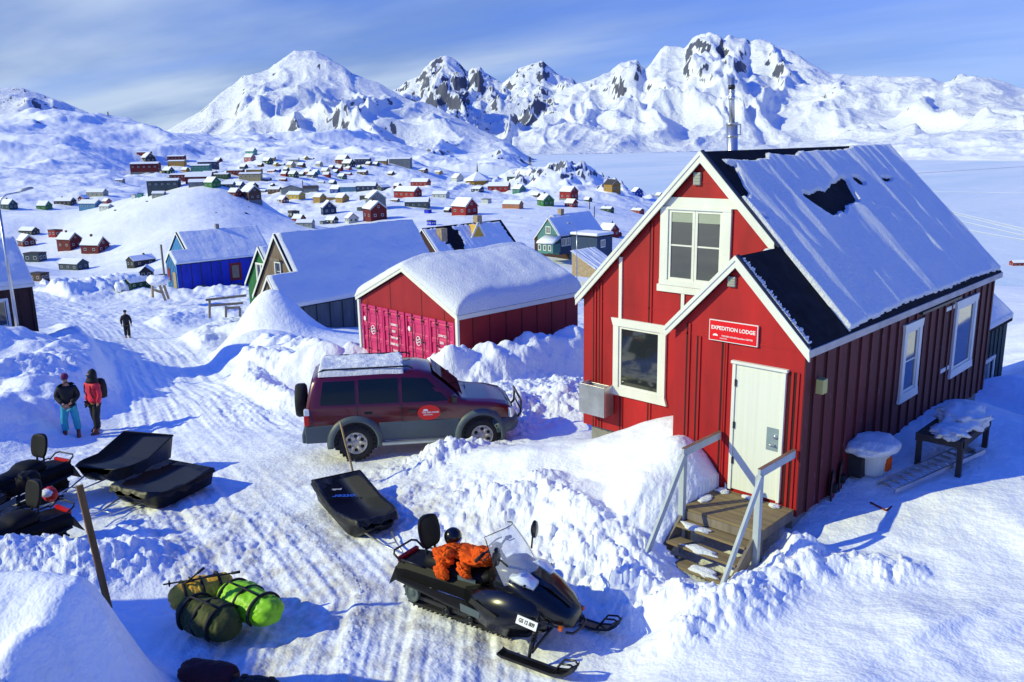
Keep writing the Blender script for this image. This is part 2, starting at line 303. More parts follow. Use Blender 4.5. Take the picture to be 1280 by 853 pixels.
# drift ridge below the lodge window and the pile beside the steps
bank([(3.05,-.55), (2.2,-.9), (1.2,-1.2), (.2,-1.8), (-.8,-2.0)], .36, 1.0, 0, .1)
blob((3.45,-1.8), .48, .72, .75, 0, .35); blob((3.35,-2.5), .45, .6, .8, 0, .8); blob((3.2,-3.5), .30, .6, .7, 0, 1.0)
# pile right of the steps and the shovelled edge
bank([(5.62,-2.0), (5.75,-2.8), (5.7,-3.7), (5.25,-4.6), (4.6,-5.2)], .34, .42, 1.1)
blob((5.95,-2.35), .36, .42, .42, 0, .8); bank([(5.8,-2.3), (6.5,-1.9), (7.0,-1.6)], .16, .35, .9)
blob((5.1,-2.3), -.12, .6, .8)
# right field: soft drifts
sf = (X > 5.2+.0*Y) & (Y > -9)
add = add+sstep(5.6, 7.5, X)*(.16*fbm(X*.22, Y*.30, 2, 41)+.05*fbm(X*.8+Y*.5, Y*.7, 2, 42))
for cx_, cy_, l_, a_ in ((7.6,-5.0,1.0,60),(8.0,-3.2,.9,70),(9.3,-3.6,1.6,64),(9.2,-6.4,1.2,75),(8.9,-1.6,1.2,75),(7.2,-6.3,.8,65)):
    a__ = R(a_); dx = X-cx_; dy = Y-cy_; u_ = dx*math.cos(a__)+dy*math.sin(a__); v_ = -dx*math.sin(a__)+dy*math.cos(a__)
    add = add+.085*np.exp(-(u_/l_)**2)*np.where(v_ > 0, np.exp(-v_/.55), np.exp(-(v_/.10)**2))
# the churned patches of the lane
for c, w_, a_ in ((G(560,640,-.8), 1.1, 1), (G(720,740,-.7), 1.0, 1), (G(600,560,-.9), 1.2, .9), (G(820,770,-.6), .8, 1), (G(660,480,-1.0), 1.6, .9), (G(250,690,-.9), 1.0, .8),(G(700,690,-.55),.9,1)):
    q = np.hypot(X-c[0], Y-c[1])/w_; rough = np.maximum(rough, a_*np.exp(-q**4))
for c_, r_ in ((G(700,575,-.4), 1.5), (G(790,625,-.3), 1.15), (G(640,575,-.7), .8), (G(880,560,.2), 1.0)):
    q = np.hypot(X-c_[0], Y-c_[1])/r_; rough = rough*(1-.93*np.exp(-q**4))
# the road: packed, rutted
road = [(6.5,-15), G(560,853,-.85), G(470,740,-.9), G(395,660,-1.0), G(320,600,-1.15), G(255,545,-1.9), Gr(220,495,33), Gr(195,455,45), Gr(165,425,58), Gr(135,400,75), Gr(70,385,95), Gr(-60,372,110)]
road = [road[0]] + [((a[0]*.25+b[0]*.5+c[0]*.25), (a[1]*.25+b[1]*.5+c[1]*.25)) for a, b, c in zip(road[:-2], road[1:-1], road[2:])]+[road[-1]]
smz = -.80
_t1 = gz(746, 811, smz+.15); _t2 = gz(521, 738, smz+.1); sm_a = math.atan2(_t1.y-_t2.y, _t1.x-_t2.x); _dl = math.hypot(_t1.x-_t2.x, _t1.y-_t2.y); ks = _dl/3.36
sm_c = (_t2.x+1.38*ks*math.cos(sm_a), _t2.y+1.38*ks*math.sin(sm_a))
d, s, sd = pld(road); rw = 2.6+.6*perlin(s*.12, s*0, 7); packed = 1-sstep(rw*.75, rw*1.15, d)
ds = d*sd
rut = perlin(ds*3.1+.4*perlin(s*.35, s*0, 2), s*.07, 9)*.05+perlin(ds*8, s*.22, 10)*.024
tread = .014*np.sign(np.sin(s*2*np.pi/.085))*(sstep(.1, .5, perlin(ds*2.2+3, s*.05, 13)))*(Rn < 26)
lump = billow(X*2.3, Y*2.3, 5, 15)*.018
add = add*(1-packed*.85)+packed*(rut+tread+lump*.9)
rough = rough*(1-packed*.55)
# second lane past the pulks and the car
d2_, s2_, sd2 = pld([G(470,620,-1), G(400,600,-1.05), G(300,560,-1.5), G(150,560,-1.7), G(0,610,-1.2)]); pk2 = 1-sstep(1.2, 2.4, d2_)
add = add*(1-pk2*.6)+pk2*(perlin(d2_*sd2*3.5, s2_*.08, 19)*.04+billow(X*3, Y*3, 4, 16)*.02)*(1-packed)
d3_, s3_, sd3 = pld([G(640,545,-1), G(520,560,-1.02), G(430,575,-1.05), G(330,560,-1.3)]); pk3 = 1-sstep(.9, 1.6, d3_)
add = add*(1-pk3*.7)
packed_all = np.maximum(packed, np.maximum(pk2, pk3))
dirt = packed*sstep(.1, .7, fbm(X*.5, Y*.5, 3, 23)+.55)*(1-sstep(13, 22, Rn))*.8
# foot tracks, chunky noise, soft grain
def worley(x, y, seed):
    xi = np.floor(x).astype(np.int64); yi = np.floor(y).astype(np.int64); f1 = np.full(x.shape, 9.); idv = np.zeros(x.shape)
    for dx in (-1, 0, 1):
        for dy in (-1, 0, 1):
            a_ = (xi+dx) & 1023; b_ = (yi+dy) & 1023; hsh = _perm[_perm[a_]+b_+seed]; px = xi+dx+.5+.42*_gx[hsh]; py = yi+dy+.5+.42*_gy[hsh]
            rr_ = .55+.45*_gx[(hsh*7+3) & 1023]; d_ = np.hypot(x-px, y-py); m = d_ < f1; f1 = np.where(m, d_, f1); idv = np.where(m, rr_, idv)
    return f1, idv
rm_ = (rough > .05); xs_, ys_ = X[rm_], Y[rm_]; blk = np.zeros_like(X)
wq = .25*perlin(xs_*2.6, ys_*2.6, 70)
for sc_, hh_, sd__, th_ in ((2.1, .15, 5, .35), (4.6, .085, 9, .15), (9.5, .045, 13, .0)):
    f1, idv = worley(xs_*sc_+wq*sc_*.25, ys_*sc_+wq*sc_*.2, sd__); rad = .30+.30*idv; bump_ = np.sqrt(np.clip(1-(f1/rad)**2, 0, 1))*hh_*np.clip(idv-th_, 0, 1); blk[rm_] += bump_
chA = blk+.6*np.clip(billow(X*3.1+wx[0, 0], Y*3.1, 4, 30, .5), -.35, 2)*.075
cell = np.clip(perlin(X*4.2, Y*4.2, 33)+.1, 0, 1)**1.2*.11*(perlin(X*1.1, Y*1.1, 34) > -.15)
cell2 = np.clip(perlin(X*8.5, Y*8.5, 35)-.1, 0, 1)**1.1*.05
cfade = 1-sstep(45, 90, Rn)*.3
add = add+np.clip(rough, 0, 1.3)*(chA+cell*.5+cell2*.5)*.8*cfade
gen = (1-np.clip(rough+packed_all, 0, 1))*sstep(3.0, 5.5, 7.5-np.abs(X-1.))*(np.abs(Y+3) < 14)
dist_d = perlin(X*.35, Y*.35, 36)
add = add+.006*perlin(X*4.5, Y*4.5, 38)+.05*fbm(X*.45, Y*.45, 3, 39)*(Rn < 100)
# far churned zone (around 60 - 125 m)
rough2 = sstep(60, 75, Rn)*(1-sstep(100, 125, Rn)); add = add+rough2*.10*billow(X*.5, Y*.5, 4, 40)
# keep the ground below the floors of the houses
def hollow(x0, x1, y0, y1, ztop, soft=.05):
    m = (X > x0) & (X < x1) & (Y > y0) & (Y < y1); t = H[:, :ni]+add
    add[m] = np.minimum(t[m], ztop)[...]-H[:, :ni][m]
smc = ((sm_c[0]+.1), sm_c[1]); ca_, sa_ = math.cos(sm_a), math.sin(sm_a); du = (X-smc[0])*ca_+(Y-smc[1])*sa_; dv = -(X-smc[0])*sa_+(Y-smc[1])*ca_
q = sstep(1, .6, np.maximum(np.abs(du-.1)/2.7, np.abs(dv)/1.15)); T0 = H[:, :ni]; add = np.where(T0+add > -.80, (add*(1-q)+(-.80-T0)*q), add)
edge_f = 1-sstep(95, 125, Rn); H[:, :ni] += add*edge_f
def cut(x0, x1, y0, y1, ztop):
    m = (X > x0) & (X < x1) & (Y > y0) & (Y < y1); T = H[:, :ni]; T[m] = np.minimum(T[m], ztop)
cut(.12, 5.22, .12, 7.9, -.6); cut(3.2, 5.22, -1.2, .2, -.5)
cut(4.0, 5.25, -3.0, -1.36, -.62); 
rough_all = np.zeros_like(H); rough_all[:, :ni] = np.clip(rough, 0, 1); dirt_all = np.zeros_like(H); dirt_all[:, :ni] = dirt
# steepness drives bare rock
dHr = np.gradient(H, axis=1)/np.gradient(R2, axis=1); dHa = np.gradient(H, axis=0)/(R2*np.gradient(A2, axis=0)); slope = np.hypot(dHr, dHa)
bk = fbm(GX/45, GY/45, 5, 101); bk2 = fbm(GX/(R2*.012+1), GY/(R2*.012+1), 4, 103)
bk3 = fbm(GX/(18+R2*.008)+7, GY/(18+R2*.008), 6, 107, g=.66)
rock = sstep(1.22, 1.5, slope*.80+.66*bk3+.55*rockm+.16*bk2)*(R2 > 180)*(1-seam)*sstep(.05, .2, rockm)
craggy = np.clip(rockm*1.6, 0, 1)*sstep(.30, .75, slope)*(R2 > 180)*(1-seam); farat = sstep(1300, 2200, R2)*(1-seam)
def to_mesh(name, X, Y, Z, closed=False, attrs={}):
    na, nr = X.shape; me = bpy.data.meshes.new(name); co = np.empty((na*nr, 3), np.float32)
    co[:, 0] = X.ravel(); co[:, 1] = Y.ravel(); co[:, 2] = Z.ravel()
    me.vertices.add(na*nr); me.vertices.foreach_set('co', co.ravel())
    idx = np.arange(na*nr, dtype=np.int32).reshape(na, nr)
    A = idx[:-1] if not closed else idx; B = idx[1:] if not closed else np.roll(idx, -1, 0)
    q = np.stack([A[:, :-1], A[:, 1:], B[:, 1:], B[:, :-1]], -1).reshape(-1, 4)[:, ::-1]
    nf = len(q); me.loops.add(nf*4); me.loops.foreach_set('vertex_index', np.ascontiguousarray(q).ravel().astype(np.int32))
    me.polygons.add(nf); me.polygons.foreach_set('loop_start', np.arange(nf, dtype=np.int32)*4)
    me.polygons.foreach_set('use_smooth', np.ones(nf, bool)); me.update(calc_edges=True)
    for k, v in attrs.items():
        at = me.attributes.new(k, 'FLOAT', 'POINT'); at.data.foreach_set('value', v.ravel().astype(np.float32))
    return me
# ------------------------------------------------------------------ materials
MATS = {}
def newmat(name):
    m = bpy.data.materials.new(name); m.use_nodes = True; t = m.node_tree; b = t.nodes['Principled BSDF']; MATS[name] = m; return m, t, b
def tnode(t, kind, **kw):
    n = t.nodes.new(kind)
    for k, v in kw.items():
        if k in n.inputs.keys(): n.inputs[k].default_value = v
        else: setattr(n, k, v)
    return n
def noise(t, scale, detail=4, rough=.55, vec=None, coord='Object', stretch=None):
    n = tnode(t, 'ShaderNodeTexNoise', Scale=scale, Detail=detail, Roughness=rough)
    if vec is None:
        tc = t.nodes.new('ShaderNodeTexCoord'); vec = tc.outputs[coord]
    if stretch:
        mp = t.nodes.new('ShaderNodeMapping'); mp.inputs['Scale'].default_value = stretch; t.links.new(vec, mp.inputs[0]); vec = mp.outputs[0]
    t.links.new(vec, n.inputs['Vector']); return n.outputs[0]
def mrange(t, v, a, b, c=0, d=1):
    n = tnode(t, 'ShaderNodeMapRange'); n.inputs[1].default_value = a; n.inputs[2].default_value = b; n.inputs[3].default_value = c; n.inputs[4].default_value = d; t.links.new(v, n.inputs[0]); return n.outputs[0]
def mixc(t, f, a, b):
    n = tnode(t, 'ShaderNodeMixRGB')
    for i, v in ((0, f), (1, a), (2, b)):
        if hasattr(v, 'links') or hasattr(v, 'is_linked'): t.links.new(v, n.inputs[i])
        elif i == 0: n.inputs[0].default_value = v
        else: n.inputs[i].default_value = (*v, 1)
    return n.outputs[0]
def bump(t, b, h, strength=.3, dist=.02):
    n = tnode(t, 'ShaderNodeBump', Strength=strength, Distance=dist); t.links.new(h, n.inputs['Height'])
    prev = b.inputs['Normal'].links[0].from_socket if b.inputs['Normal'].is_linked else None
    if prev: t.links.new(prev, n.inputs['Normal'])
    t.links.new(n.outputs[0], b.inputs['Normal'])
SNOW = (.86, .885, .91)
m, t, b = newmat('ground_snow')
at = tnode(t, 'ShaderNodeAttribute', attribute_name='rock'); ad = tnode(t, 'ShaderNodeAttribute', attribute_name='dirt'); ar = tnode(t, 'ShaderNodeAttribute', attribute_name='rough')
geo = t.nodes.new('ShaderNodeNewGeometry'); P_ = geo.outputs['Position']
nr_ = noise(t, .035, 6, .65, P_); nb_ = noise(t, .35, 5, .6, P_)
rockf = math_n('MULTIPLY', mrange(t, math_n('ADD', math_n('MULTIPLY', at.outputs['Fac'], 1.0, tree=t), math_n('MULTIPLY', nr_, .9, tree=t), tree=t), .86, .98), mrange(t, at.outputs['Fac'], .08, .25), tree=t)
acr = tnode(t, 'ShaderNodeAttribute', attribute_name='craggy'); afr = tnode(t, 'ShaderNodeAttribute', attribute_name='far')
ns_ = noise(t, .022, 9, .72, P_)
spk = math_n('MULTIPLY', mrange(t, ns_, .575, .60), mrange(t, acr.outputs['Fac'], .25, .6), tree=t)
rockf = math_n('MAXIMUM', rockf, spk, tree=t)
rcol = mixc(t, nr_, (.055, .065, .11), (.14, .15, .20))
dn = noise(t, 3.5, 6, .65, P_)
dcol = mixc(t, math_n('MULTIPLY', ad.outputs['Fac'], mrange(t, dn, .38, .62, .05, 1), tree=t), SNOW, (.52, .48, .42))
aic = tnode(t, 'ShaderNodeAttribute', attribute_name='ice'); ni_ = noise(t, .012, 5, .6, P_, stretch=(1, .25, 1)); dcol = mixc(t, math_n('MULTIPLY', aic.outputs['Fac'], mrange(t, ni_, .35, .65, .25, 1), tree=t), dcol, (.62, .74, .84))
c = mixc(t, rockf, dcol, rcol); t.links.new(c, b.inputs['Base Color'])
b.inputs['Roughness'].default_value = .62; b.inputs['Specular IOR Level'].default_value = .25
g1 = noise(t, 60, 3, .6, P_); g2 = noise(t, 9, 5, .65, P_); g3 = noise(t, .9, 6, .62, P_); g4 = noise(t, .06, 9, .66, P_)
cdn = t.nodes.new('ShaderNodeCameraData')
near_f = mrange(t, ar.outputs['Fac'], 0, 1, .06, 1.0)
bump(t, b, math_n('MULTIPLY', noise(t, .02, 10, .70, P_), afr.outputs['Fac'], tree=t), .8, 22.0)
bump(t, b, g4, .22, 5.0)
bump(t, b, g3, .12, .15)
bump(t, b, math_n('MULTIPLY', g2, near_f, tree=t), .6, .035)
bump(t, b, g1, .3, .006)
ground = bpy.data.objects.new('ground', to_mesh('ground', GX, GY, H, True, {'rock': rock, 'dirt': dirt_all, 'rough': rough_all, 'craggy': craggy, 'far': farat, 'ice': seam}))
ground.data.materials.append(MATS['ground_snow']); COL.objects.link(ground); ground['kind'] = 'structure'
# surface look-up
_Af = AZ; 
def h_ar(a, r):
    a = (a+np.pi) % (2*np.pi)-np.pi; i = int(np.clip(np.searchsorted(AZ, a)-1, 0, len(AZ)-2)); j = int(np.clip(np.searchsorted(RR, r)-1, 0, len(RR)-2))
    ta = (a-AZ[i])/(AZ[i+1]-AZ[i]); tr = (r-RR[j])/(RR[j+1]-RR[j]); ta = min(max(ta, 0), 1)
    return float((H[i, j]*(1-ta)+H[i+1, j]*ta)*(1-tr)+(H[i, j+1]*(1-ta)+H[i+1, j+1]*ta)*tr)
def hz_(x, y): a, r = azr(x, y); return h_ar(float(a), float(r))
def hit(x, y, rmin=4):                                                # where a photo pixel meets the ground
    d = ray(x, y); hr = math.hypot(d[0], d[1]); p = rz(x, y, 10); a, _ = azr(p.x, p.y); a = float(a)
    zr = CZ+RR*d[2]/hr; i = int(np.clip(np.searchsorted(AZ, a)-1, 0, len(AZ)-2)); hh = H[i]
    ok = np.where((hh > zr) & (RR > rmin))[0]
    return rz(x, y, RR[ok[0]]) if len(ok) else rz(x, y, 3000)
# ------------------------------------------------------------------ kit
def col3(c): return (*c, 1)
def paint(name, color, rough=.6, var=.25, scale=2.5, metal=0, worn=0, worncol=(.35, .30, .27), bmp=.15, stretch=None, spec=.4, coat=0, detail=5):
    if name in MATS: return MATS[name]
    m, t, b = newmat(name); n = noise(t, scale, detail, .6, stretch=stretch)
    lo = tuple(c*(1-var) for c in color); hi = tuple(min(1, c*(1+var)) for c in color)
    c = mixc(t, mrange(t, n, .3, .7), lo, hi)
    if worn:
        n2 = noise(t, scale*5, 8, .72, stretch=stretch); c = mixc(t, mrange(t, n2, .70-worn*.2, .76-worn*.2), c, worncol)
    t.links.new(c, b.inputs['Base Color']); b.inputs['Roughness'].default_value = rough; b.inputs['Metallic'].default_value = metal
    b.inputs['Specular IOR Level'].default_value = spec; b.inputs['Coat Weight'].default_value = coat
    if bmp: bump(t, b, noise(t, scale*8, 5, .65, stretch=stretch), bmp, .01)
    return m
def snowmat(name='roof_snow', fine=1.0, streak=False):
    if name in MATS: return MATS[name]
    m, t, b = newmat(name); b.inputs['Base Color'].default_value = col3(SNOW); b.inputs['Roughness'].default_value = .6; b.inputs['Specular IOR Level'].default_value = .25
    bump(t, b, noise(t, .9, 4, .6), .3, .12); bump(t, b, noise(t, 14*fine, 5, .75), 1.0, .05); bump(t, b, noise(t, 48*fine, 3, .6), .6, .015)
    return m
snowmat(); snowmat('far_snow', .2)
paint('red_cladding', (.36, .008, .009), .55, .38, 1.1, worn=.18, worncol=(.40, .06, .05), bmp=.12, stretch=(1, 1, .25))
paint('red_worn_shade', (.085, .004, .010), .65, .25, 2.2, worn=.5, worncol=(.14, .06, .09), bmp=.2, stretch=(1, 1, .3))  # worn red with the shade of the right wall put into the colour
paint('white_paint', (.74, .75, .68), .5, .06, 3, worn=.22, worncol=(.45, .42, .36), bmp=.08, stretch=(1, 1, .4))
paint('white_boards', (.72, .74, .66), .55, .05, 2, worn=.1, worncol=(.5, .48, .4), bmp=.25, stretch=(9, 9, .15))
paint('grey_paint', (.42, .47, .50), .6, .12, 4, worn=.3, worncol=(.22, .17, .13), bmp=.15)
paint('tar_felt', (.012, .012, .016), .85, .5, 4, bmp=.5, spec=.15)
paint('concrete', (.22, .22, .21), .9, .2, 4, bmp=.4)
paint('steel', (.55, .56, .57), .35, .2, 3, metal=.85, worn=.2, worncol=(.3, .28, .25), bmp=.08)
paint('dark_metal', (.03, .03, .035), .45, .3, 6, metal=.3, bmp=.1)
paint('deck_wood', (.23, .17, .085), .8, .3, 1.2, worn=.25, worncol=(.10, .065, .035), bmp=.5, stretch=(.6, 9, 9))
paint('grey_wood', (.20, .165, .13), .85, .3, 2, worn=.3, worncol=(.10, .085, .075), bmp=.5, stretch=(3, 3, .3))
paint('dark_wood', (.030, .026, .028), .8, .4, 3, bmp=.4)
paint('black_plastic', (.008, .008, .009), .32, .3, 5, bmp=.06, spec=.5)
paint('rubber', (.014, .014, .015), .75, .3, 8, bmp=.3)
m, t, b = newmat('glass'); b.inputs['Base Color'].default_value = (.02, .025, .03, 1); b.inputs['Roughness'].default_value = .04; b.inputs['Specular IOR Level'].default_value = .9; b.inputs['Coat Weight'].default_value = .6
m, t, b = newmat('clear_glass'); b.inputs['Base Color'].default_value = (.9, .95, .97, 1); b.inputs['Roughness'].default_value = .02; b.inputs['Transmission Weight'].default_value = 1; b.inputs['IOR'].default_value = 1.01; b.inputs['Specular IOR Level'].default_value = .5; b.inputs['Coat Weight'].default_value = .5; b.inputs['Coat Roughness'].default_value = .02
class MB:
    def __init__(s): s.bm = bmesh.new(); s.sm = False
    def quad(s, *p):
        try: s.bm.faces.new([s.bm.verts.new(q) for q in p])
        except Exception: pass
    def box(s, a, b_, M=None):
        x0, y0, z0 = a; x1, y1, z1 = b_
        v = [s.bm.verts.new(Vector(p) if M is None else M @ Vector(p)) for p in ((x0,y0,z0),(x1,y0,z0),(x1,y1,z0),(x0,y1,z0),(x0,y0,z1),(x1,y0,z1),(x1,y1,z1),(x0,y1,z1))]
        for f in ((3,2,1,0),(4,5,6,7),(0,1,5,4),(1,2,6,5),(2,3,7,6),(3,0,4,7)): s.bm.faces.new([v[i] for i in f])
        return s
    def prism(s, poly, d):                                            # planar polygon extruded by vector d
        d = Vector(d); a = [s.bm.verts.new(p) for p in poly]; b_ = [s.bm.verts.new(Vector(p)+d) for p in poly]; n = len(poly)
        s.bm.faces.new(a[::-1]); s.bm.faces.new(b_)
        for i in range(n): s.bm.faces.new((a[i], a[(i+1) % n], b_[(i+1) % n], b_[i]))
        return s
    def beam(s, p, q, w_, h_=None, up=(0, 0, 1)):
        h_ = h_ or w_; p = Vector(p); q = Vector(q); d = (q-p); L = d.length; d.normalize(); u = Vector(up)
        if abs(d.dot(u)) > .98: u = Vector((1, 0, 0))
        x = d.cross(u).normalized(); y = x.cross(d).normalized(); M = Matrix(((x.x, d.x, y.x, p.x), (x.y, d.y, y.y, p.y), (x.z, d.z, y.z, p.z), (0, 0, 0, 1)))
        return s.box((-w_/2, 0, -h_/2), (w_/2, L, h_/2), M)
    def tube(s, pts, r, n=8, cap=True, closed=False):
        s.sm = True; P = [Vector(p) for p in pts]; rs = r if isinstance(r, (list, tuple)) else [r]*len(P); rings = []; prev = None
        for i, p in enumerate(P):
            if closed: d = P[(i+1) % len(P)]-P[i-1]
            else: d = (P[min(i+1, len(P)-1)]-P[max(i-1, 0)])
            d = d.normalized() if d.length > 1e-9 else Vector((0, 0, 1))
            if prev is None: u = d.orthogonal().normalized()
            else: u = (prev-d*prev.dot(d)); u = u.normalized() if u.length > 1e-6 else d.orthogonal().normalized()
            prev = u; v = d.cross(u)
            rings.append([s.bm.verts.new(p+(u*math.cos(2*math.pi*k/n)+v*math.sin(2*math.pi*k/n))*rs[i]) for k in range(n)])
        m_ = len(rings)
        for i in range(m_ if closed else m_-1):
            a, b_ = rings[i], rings[(i+1) % m_]
            for k in range(n): s.bm.faces.new((a[k], a[(k+1) % n], b_[(k+1) % n], b_[k]))
        if cap and not closed: s.bm.faces.new(rings[0][::-1]); s.bm.faces.new(rings[-1])
        return s
    def lathe(s, prof, c=(0, 0, 0), n=20, M=None):                    # profile (radius, height) round Z
        s.sm = True; rings = []
        for r, z in prof:
            rings.append([s.bm.verts.new((M @ Vector((r*math.cos(2*math.pi*k/n), r*math.sin(2*math.pi*k/n), z)) if M is not None else Vector((c[0]+r*math.cos(2*math.pi*k/n), c[1]+r*math.sin(2*math.pi*k/n), c[2]+z)))) for k in range(n)])
        for a, b_ in zip(rings[:-1], rings[1:]):
            for k in range(n): s.bm.faces.new((a[k], a[(k+1) % n], b_[(k+1) % n], b_[k]))
        return s
    def loft(s, rings, cap=True, smooth=True):                        # lists of equally many points
        s.sm = smooth; V = [[s.bm.verts.new(p) for p in r] for r in rings]; n = len(V[0])
        for a, b_ in zip(V[:-1], V[1:]):
            for k in range(n): s.bm.faces.new((a[k], a[(k+1) % n], b_[(k+1) % n], b_[k]))
        if cap: s.bm.faces.new(V[0][::-1]); s.bm.faces.new(V[-1])
        return s
    def build(s, name, mat_, parent=None, bevel=0, sub=0, M=None, smooth=None, solid=0):
        bmesh.ops.recalc_face_normals(s.bm, faces=s.bm.faces[:])
        me = bpy.data.meshes.new(name)
        if M is not None: s.bm.transform(M)
        s.bm.to_mesh(me); s.bm.free(); o = bpy.data.objects.new(name, me); COL.objects.link(o)
        for mm in (mat_ if isinstance(mat_, (list, tuple)) else [mat_]): me.materials.append(MATS[mm] if isinstance(mm, str) else mm)
        if parent: o.parent = parent
        sm = s.sm if smooth is None else smooth
        if sm: me.polygons.foreach_set('use_smooth', [True]*len(me.polygons))
        if solid: d = o.modifiers.new('thickness', 'SOLIDIFY'); d.thickness = solid
        if bevel: d = o.modifiers.new('bevel', 'BEVEL'); d.width = bevel; d.segments = 2; d.limit_method = 'ANGLE'
        if sub: d = o.modifiers.new('smooth', 'SUBSURF'); d.levels = sub; d.render_levels = sub
        return o
def thing(name, label, cat, loc=(0, 0, 0), rz_=0, group=None):
    o = bpy.data.objects.new(name, None); COL.objects.link(o); o.location = loc; o.rotation_euler = (0, 0, rz_); o['label'] = label; o['category'] = cat
    if group: o['group'] = group
    o.empty_display_size = .2
    return o
def tag(o, label, cat, group=None):
    o['label'] = label; o['category'] = cat
    if group: o['group'] = group
    return o
def copy_tree(o, parent=None):
    c = o.copy(); COL.objects.link(c); c.parent = parent
    for ch in list(o.children): copy_tree(ch, c)
    return c
def text(name, body, size, mat_, parent, M, bold=0, extrude=.003, align='CENTER', ital=0):
    cu = bpy.data.curves.new(name, 'FONT'); cu.body = body; cu.size = size; cu.align_x = align; cu.align_y = 'CENTER'; cu.extrude = extrude; cu.offset = bold; cu.shear = ital
    tmp = bpy.data.objects.new(name, cu); COL.objects.link(tmp); dg = bpy.context.evaluated_depsgraph_get()
    me = bpy.data.meshes.new_from_object(tmp.evaluated_get(dg)); bpy.data.objects.remove(tmp); me.transform(M); me.name = name
    o = bpy.data.objects.new(name, me); COL.objects.link(o); me.materials.clear(); me.materials.append(MATS[mat_]); o.parent = parent
    return o
def basis(o, x, y):                                                   # matrix with local x, y axes (z = x cross y) at o
    x = Vector(x).normalized(); z = x.cross(Vector(y)).normalized(); y = z.cross(x)
    return Matrix(((x.x, y.x, z.x, o[0]), (x.y, y.y, z.y, o[1]), (x.z, y.z, z.z, o[2]), (0, 0, 0, 1)))
def grid_np(name, V, mask, mat_, parent=None):                        # V: (n, m, 3) grid, mask per face
    n, m_ = V.shape[:2]; idx = np.arange(n*m_).reshape(n, m_); q = np.stack([idx[:-1, :-1], idx[1:, :-1], idx[1:, 1:], idx[:-1, 1:]], -1)[mask]
    used, inv = np.unique(q, return_inverse=True); q = inv.reshape(q.shape)
    me = bpy.data.meshes.new(name); me.from_pydata(V.reshape(-1, 3)[used].tolist(), [], q.tolist()); me.polygons.foreach_set('use_smooth', [True]*len(me.polygons)); me.materials.append(MATS[mat_])
    o = bpy.data.objects.new(name, me); COL.objects.link(o)
    if parent: o.parent = parent
    return o
def snow_slab(name, org, ux, uv, un, Lx, Lv, thick, mat_='roof_snow', parent=None, hole=None, seed=0, res=.06, rag=.15, lump=.3, streak=0):
    """a blanket of snow on a sloping roof: org = ridge corner, ux along, uv down the slope, un = normal"""
    nx = max(8, int(Lx/res)); nv = max(8, int(Lv/res)); u = np.linspace(0, Lx, nx); v = np.linspace(0, Lv, nv); U, V = np.meshgrid(u, v, indexing='ij')
    th = thick*(1+lump*perlin(U*.8, V*.8, seed)+.25*lump*perlin(U*3, V*3, seed+1))
    if streak: th = th+streak*perlin(U*2.2, V*.16, seed+5)+streak*.5*perlin(U*5.5, V*.25, seed+6)
    e = np.minimum(np.minimum(U, Lx-U), np.minimum(V, Lv-V)); ed = np.clip(e/.10, 0, 1); ed = np.sqrt(np.clip(1-(1-ed)**2, 0, 1))
    Hh = None
    if hole is not None:
        Hh = hole(U, V)+rag*(.6*perlin(U*5, V*1.2, seed+2)+.35*perlin(U*14, V*3, seed+3)); ed = ed*np.sqrt(np.clip(1-(1-np.clip(Hh/.045, 0, 1))**2, 0, 1))
    z = .008+th*ed; org = np.array(org); ux = np.array(ux); uv = np.array(uv); un = np.array(un)
    P = org+U[..., None]*ux+V[..., None]*uv+z[..., None]*un
    P0 = org+U[..., None]*ux+V[..., None]*uv+.004*un
    mask = np.ones((nx-1, nv-1), bool)
    if Hh is not None: mask = (Hh[:-1, :-1] > 0) | (Hh[1:, 1:] > 0) | (Hh[1:, :-1] > 0) | (Hh[:-1, 1:] > 0)
    return grid_np(name, P, mask, mat_, parent)
# ------------------------------------------------------------------ the red lodge
W_, L_h, ZR, SL, EV, OV = 5.338, 8.03, 5.524, 1.0148, .10, .12
XQ, XP, PP = 4.19, 3.07, 1.349
ze = ZR-SL*(W_/2+EV); zq = ZR-SL*(XQ-W_/2)
def rz_at(x): return ZR-SL*abs(x-W_/2)
lodge = thing('expedition_house', 'bright red gabled wooden house with a white door, porch gable and steps, nearest building', 'house', (0, 0, 0))
TT = .12                                                               # roof build-up
b_ = MB()
zt = lambda x: rz_at(x)-.16
b_.prism([(0, 0, 0), (W_, 0, 0), (W_, 0, zt(W_)), (W_/2, 0, zt(W_/2)), (0, 0, zt(0))], (0, L_h, 0))
b_.build('wall', 'red_cladding', lodge)
b_ = MB(); zp = lambda x: (zq-SL*abs(x-XQ))-.16
b_.prism([(XP, -PP, 0), (W_, -PP, 0), (W_, -PP, zp(W_)), (XQ, -PP, zp(XQ)), (XP, -PP, zp(XP))], (0, PP+.01, 0))
b_.build('porch_wall', 'red_cladding', lodge)
b_ = MB(); b_.box((.12, .12, -2.2), (W_-.10, L_h-.1, .0)); b_.box((XP+.12, -PP+.12, -1.6), (W_-.10, .12, 0)); b_.build('foundation', 'concrete', lodge)
# side cladding on the right long wall, its shade painted in as darker red
b_ = MB(); b_.box((W_, -PP+.002, 0), (W_+.018, L_h, rz_at(W_)-.17)); b_.build('side_cladding', 'red_worn_shade', lodge)
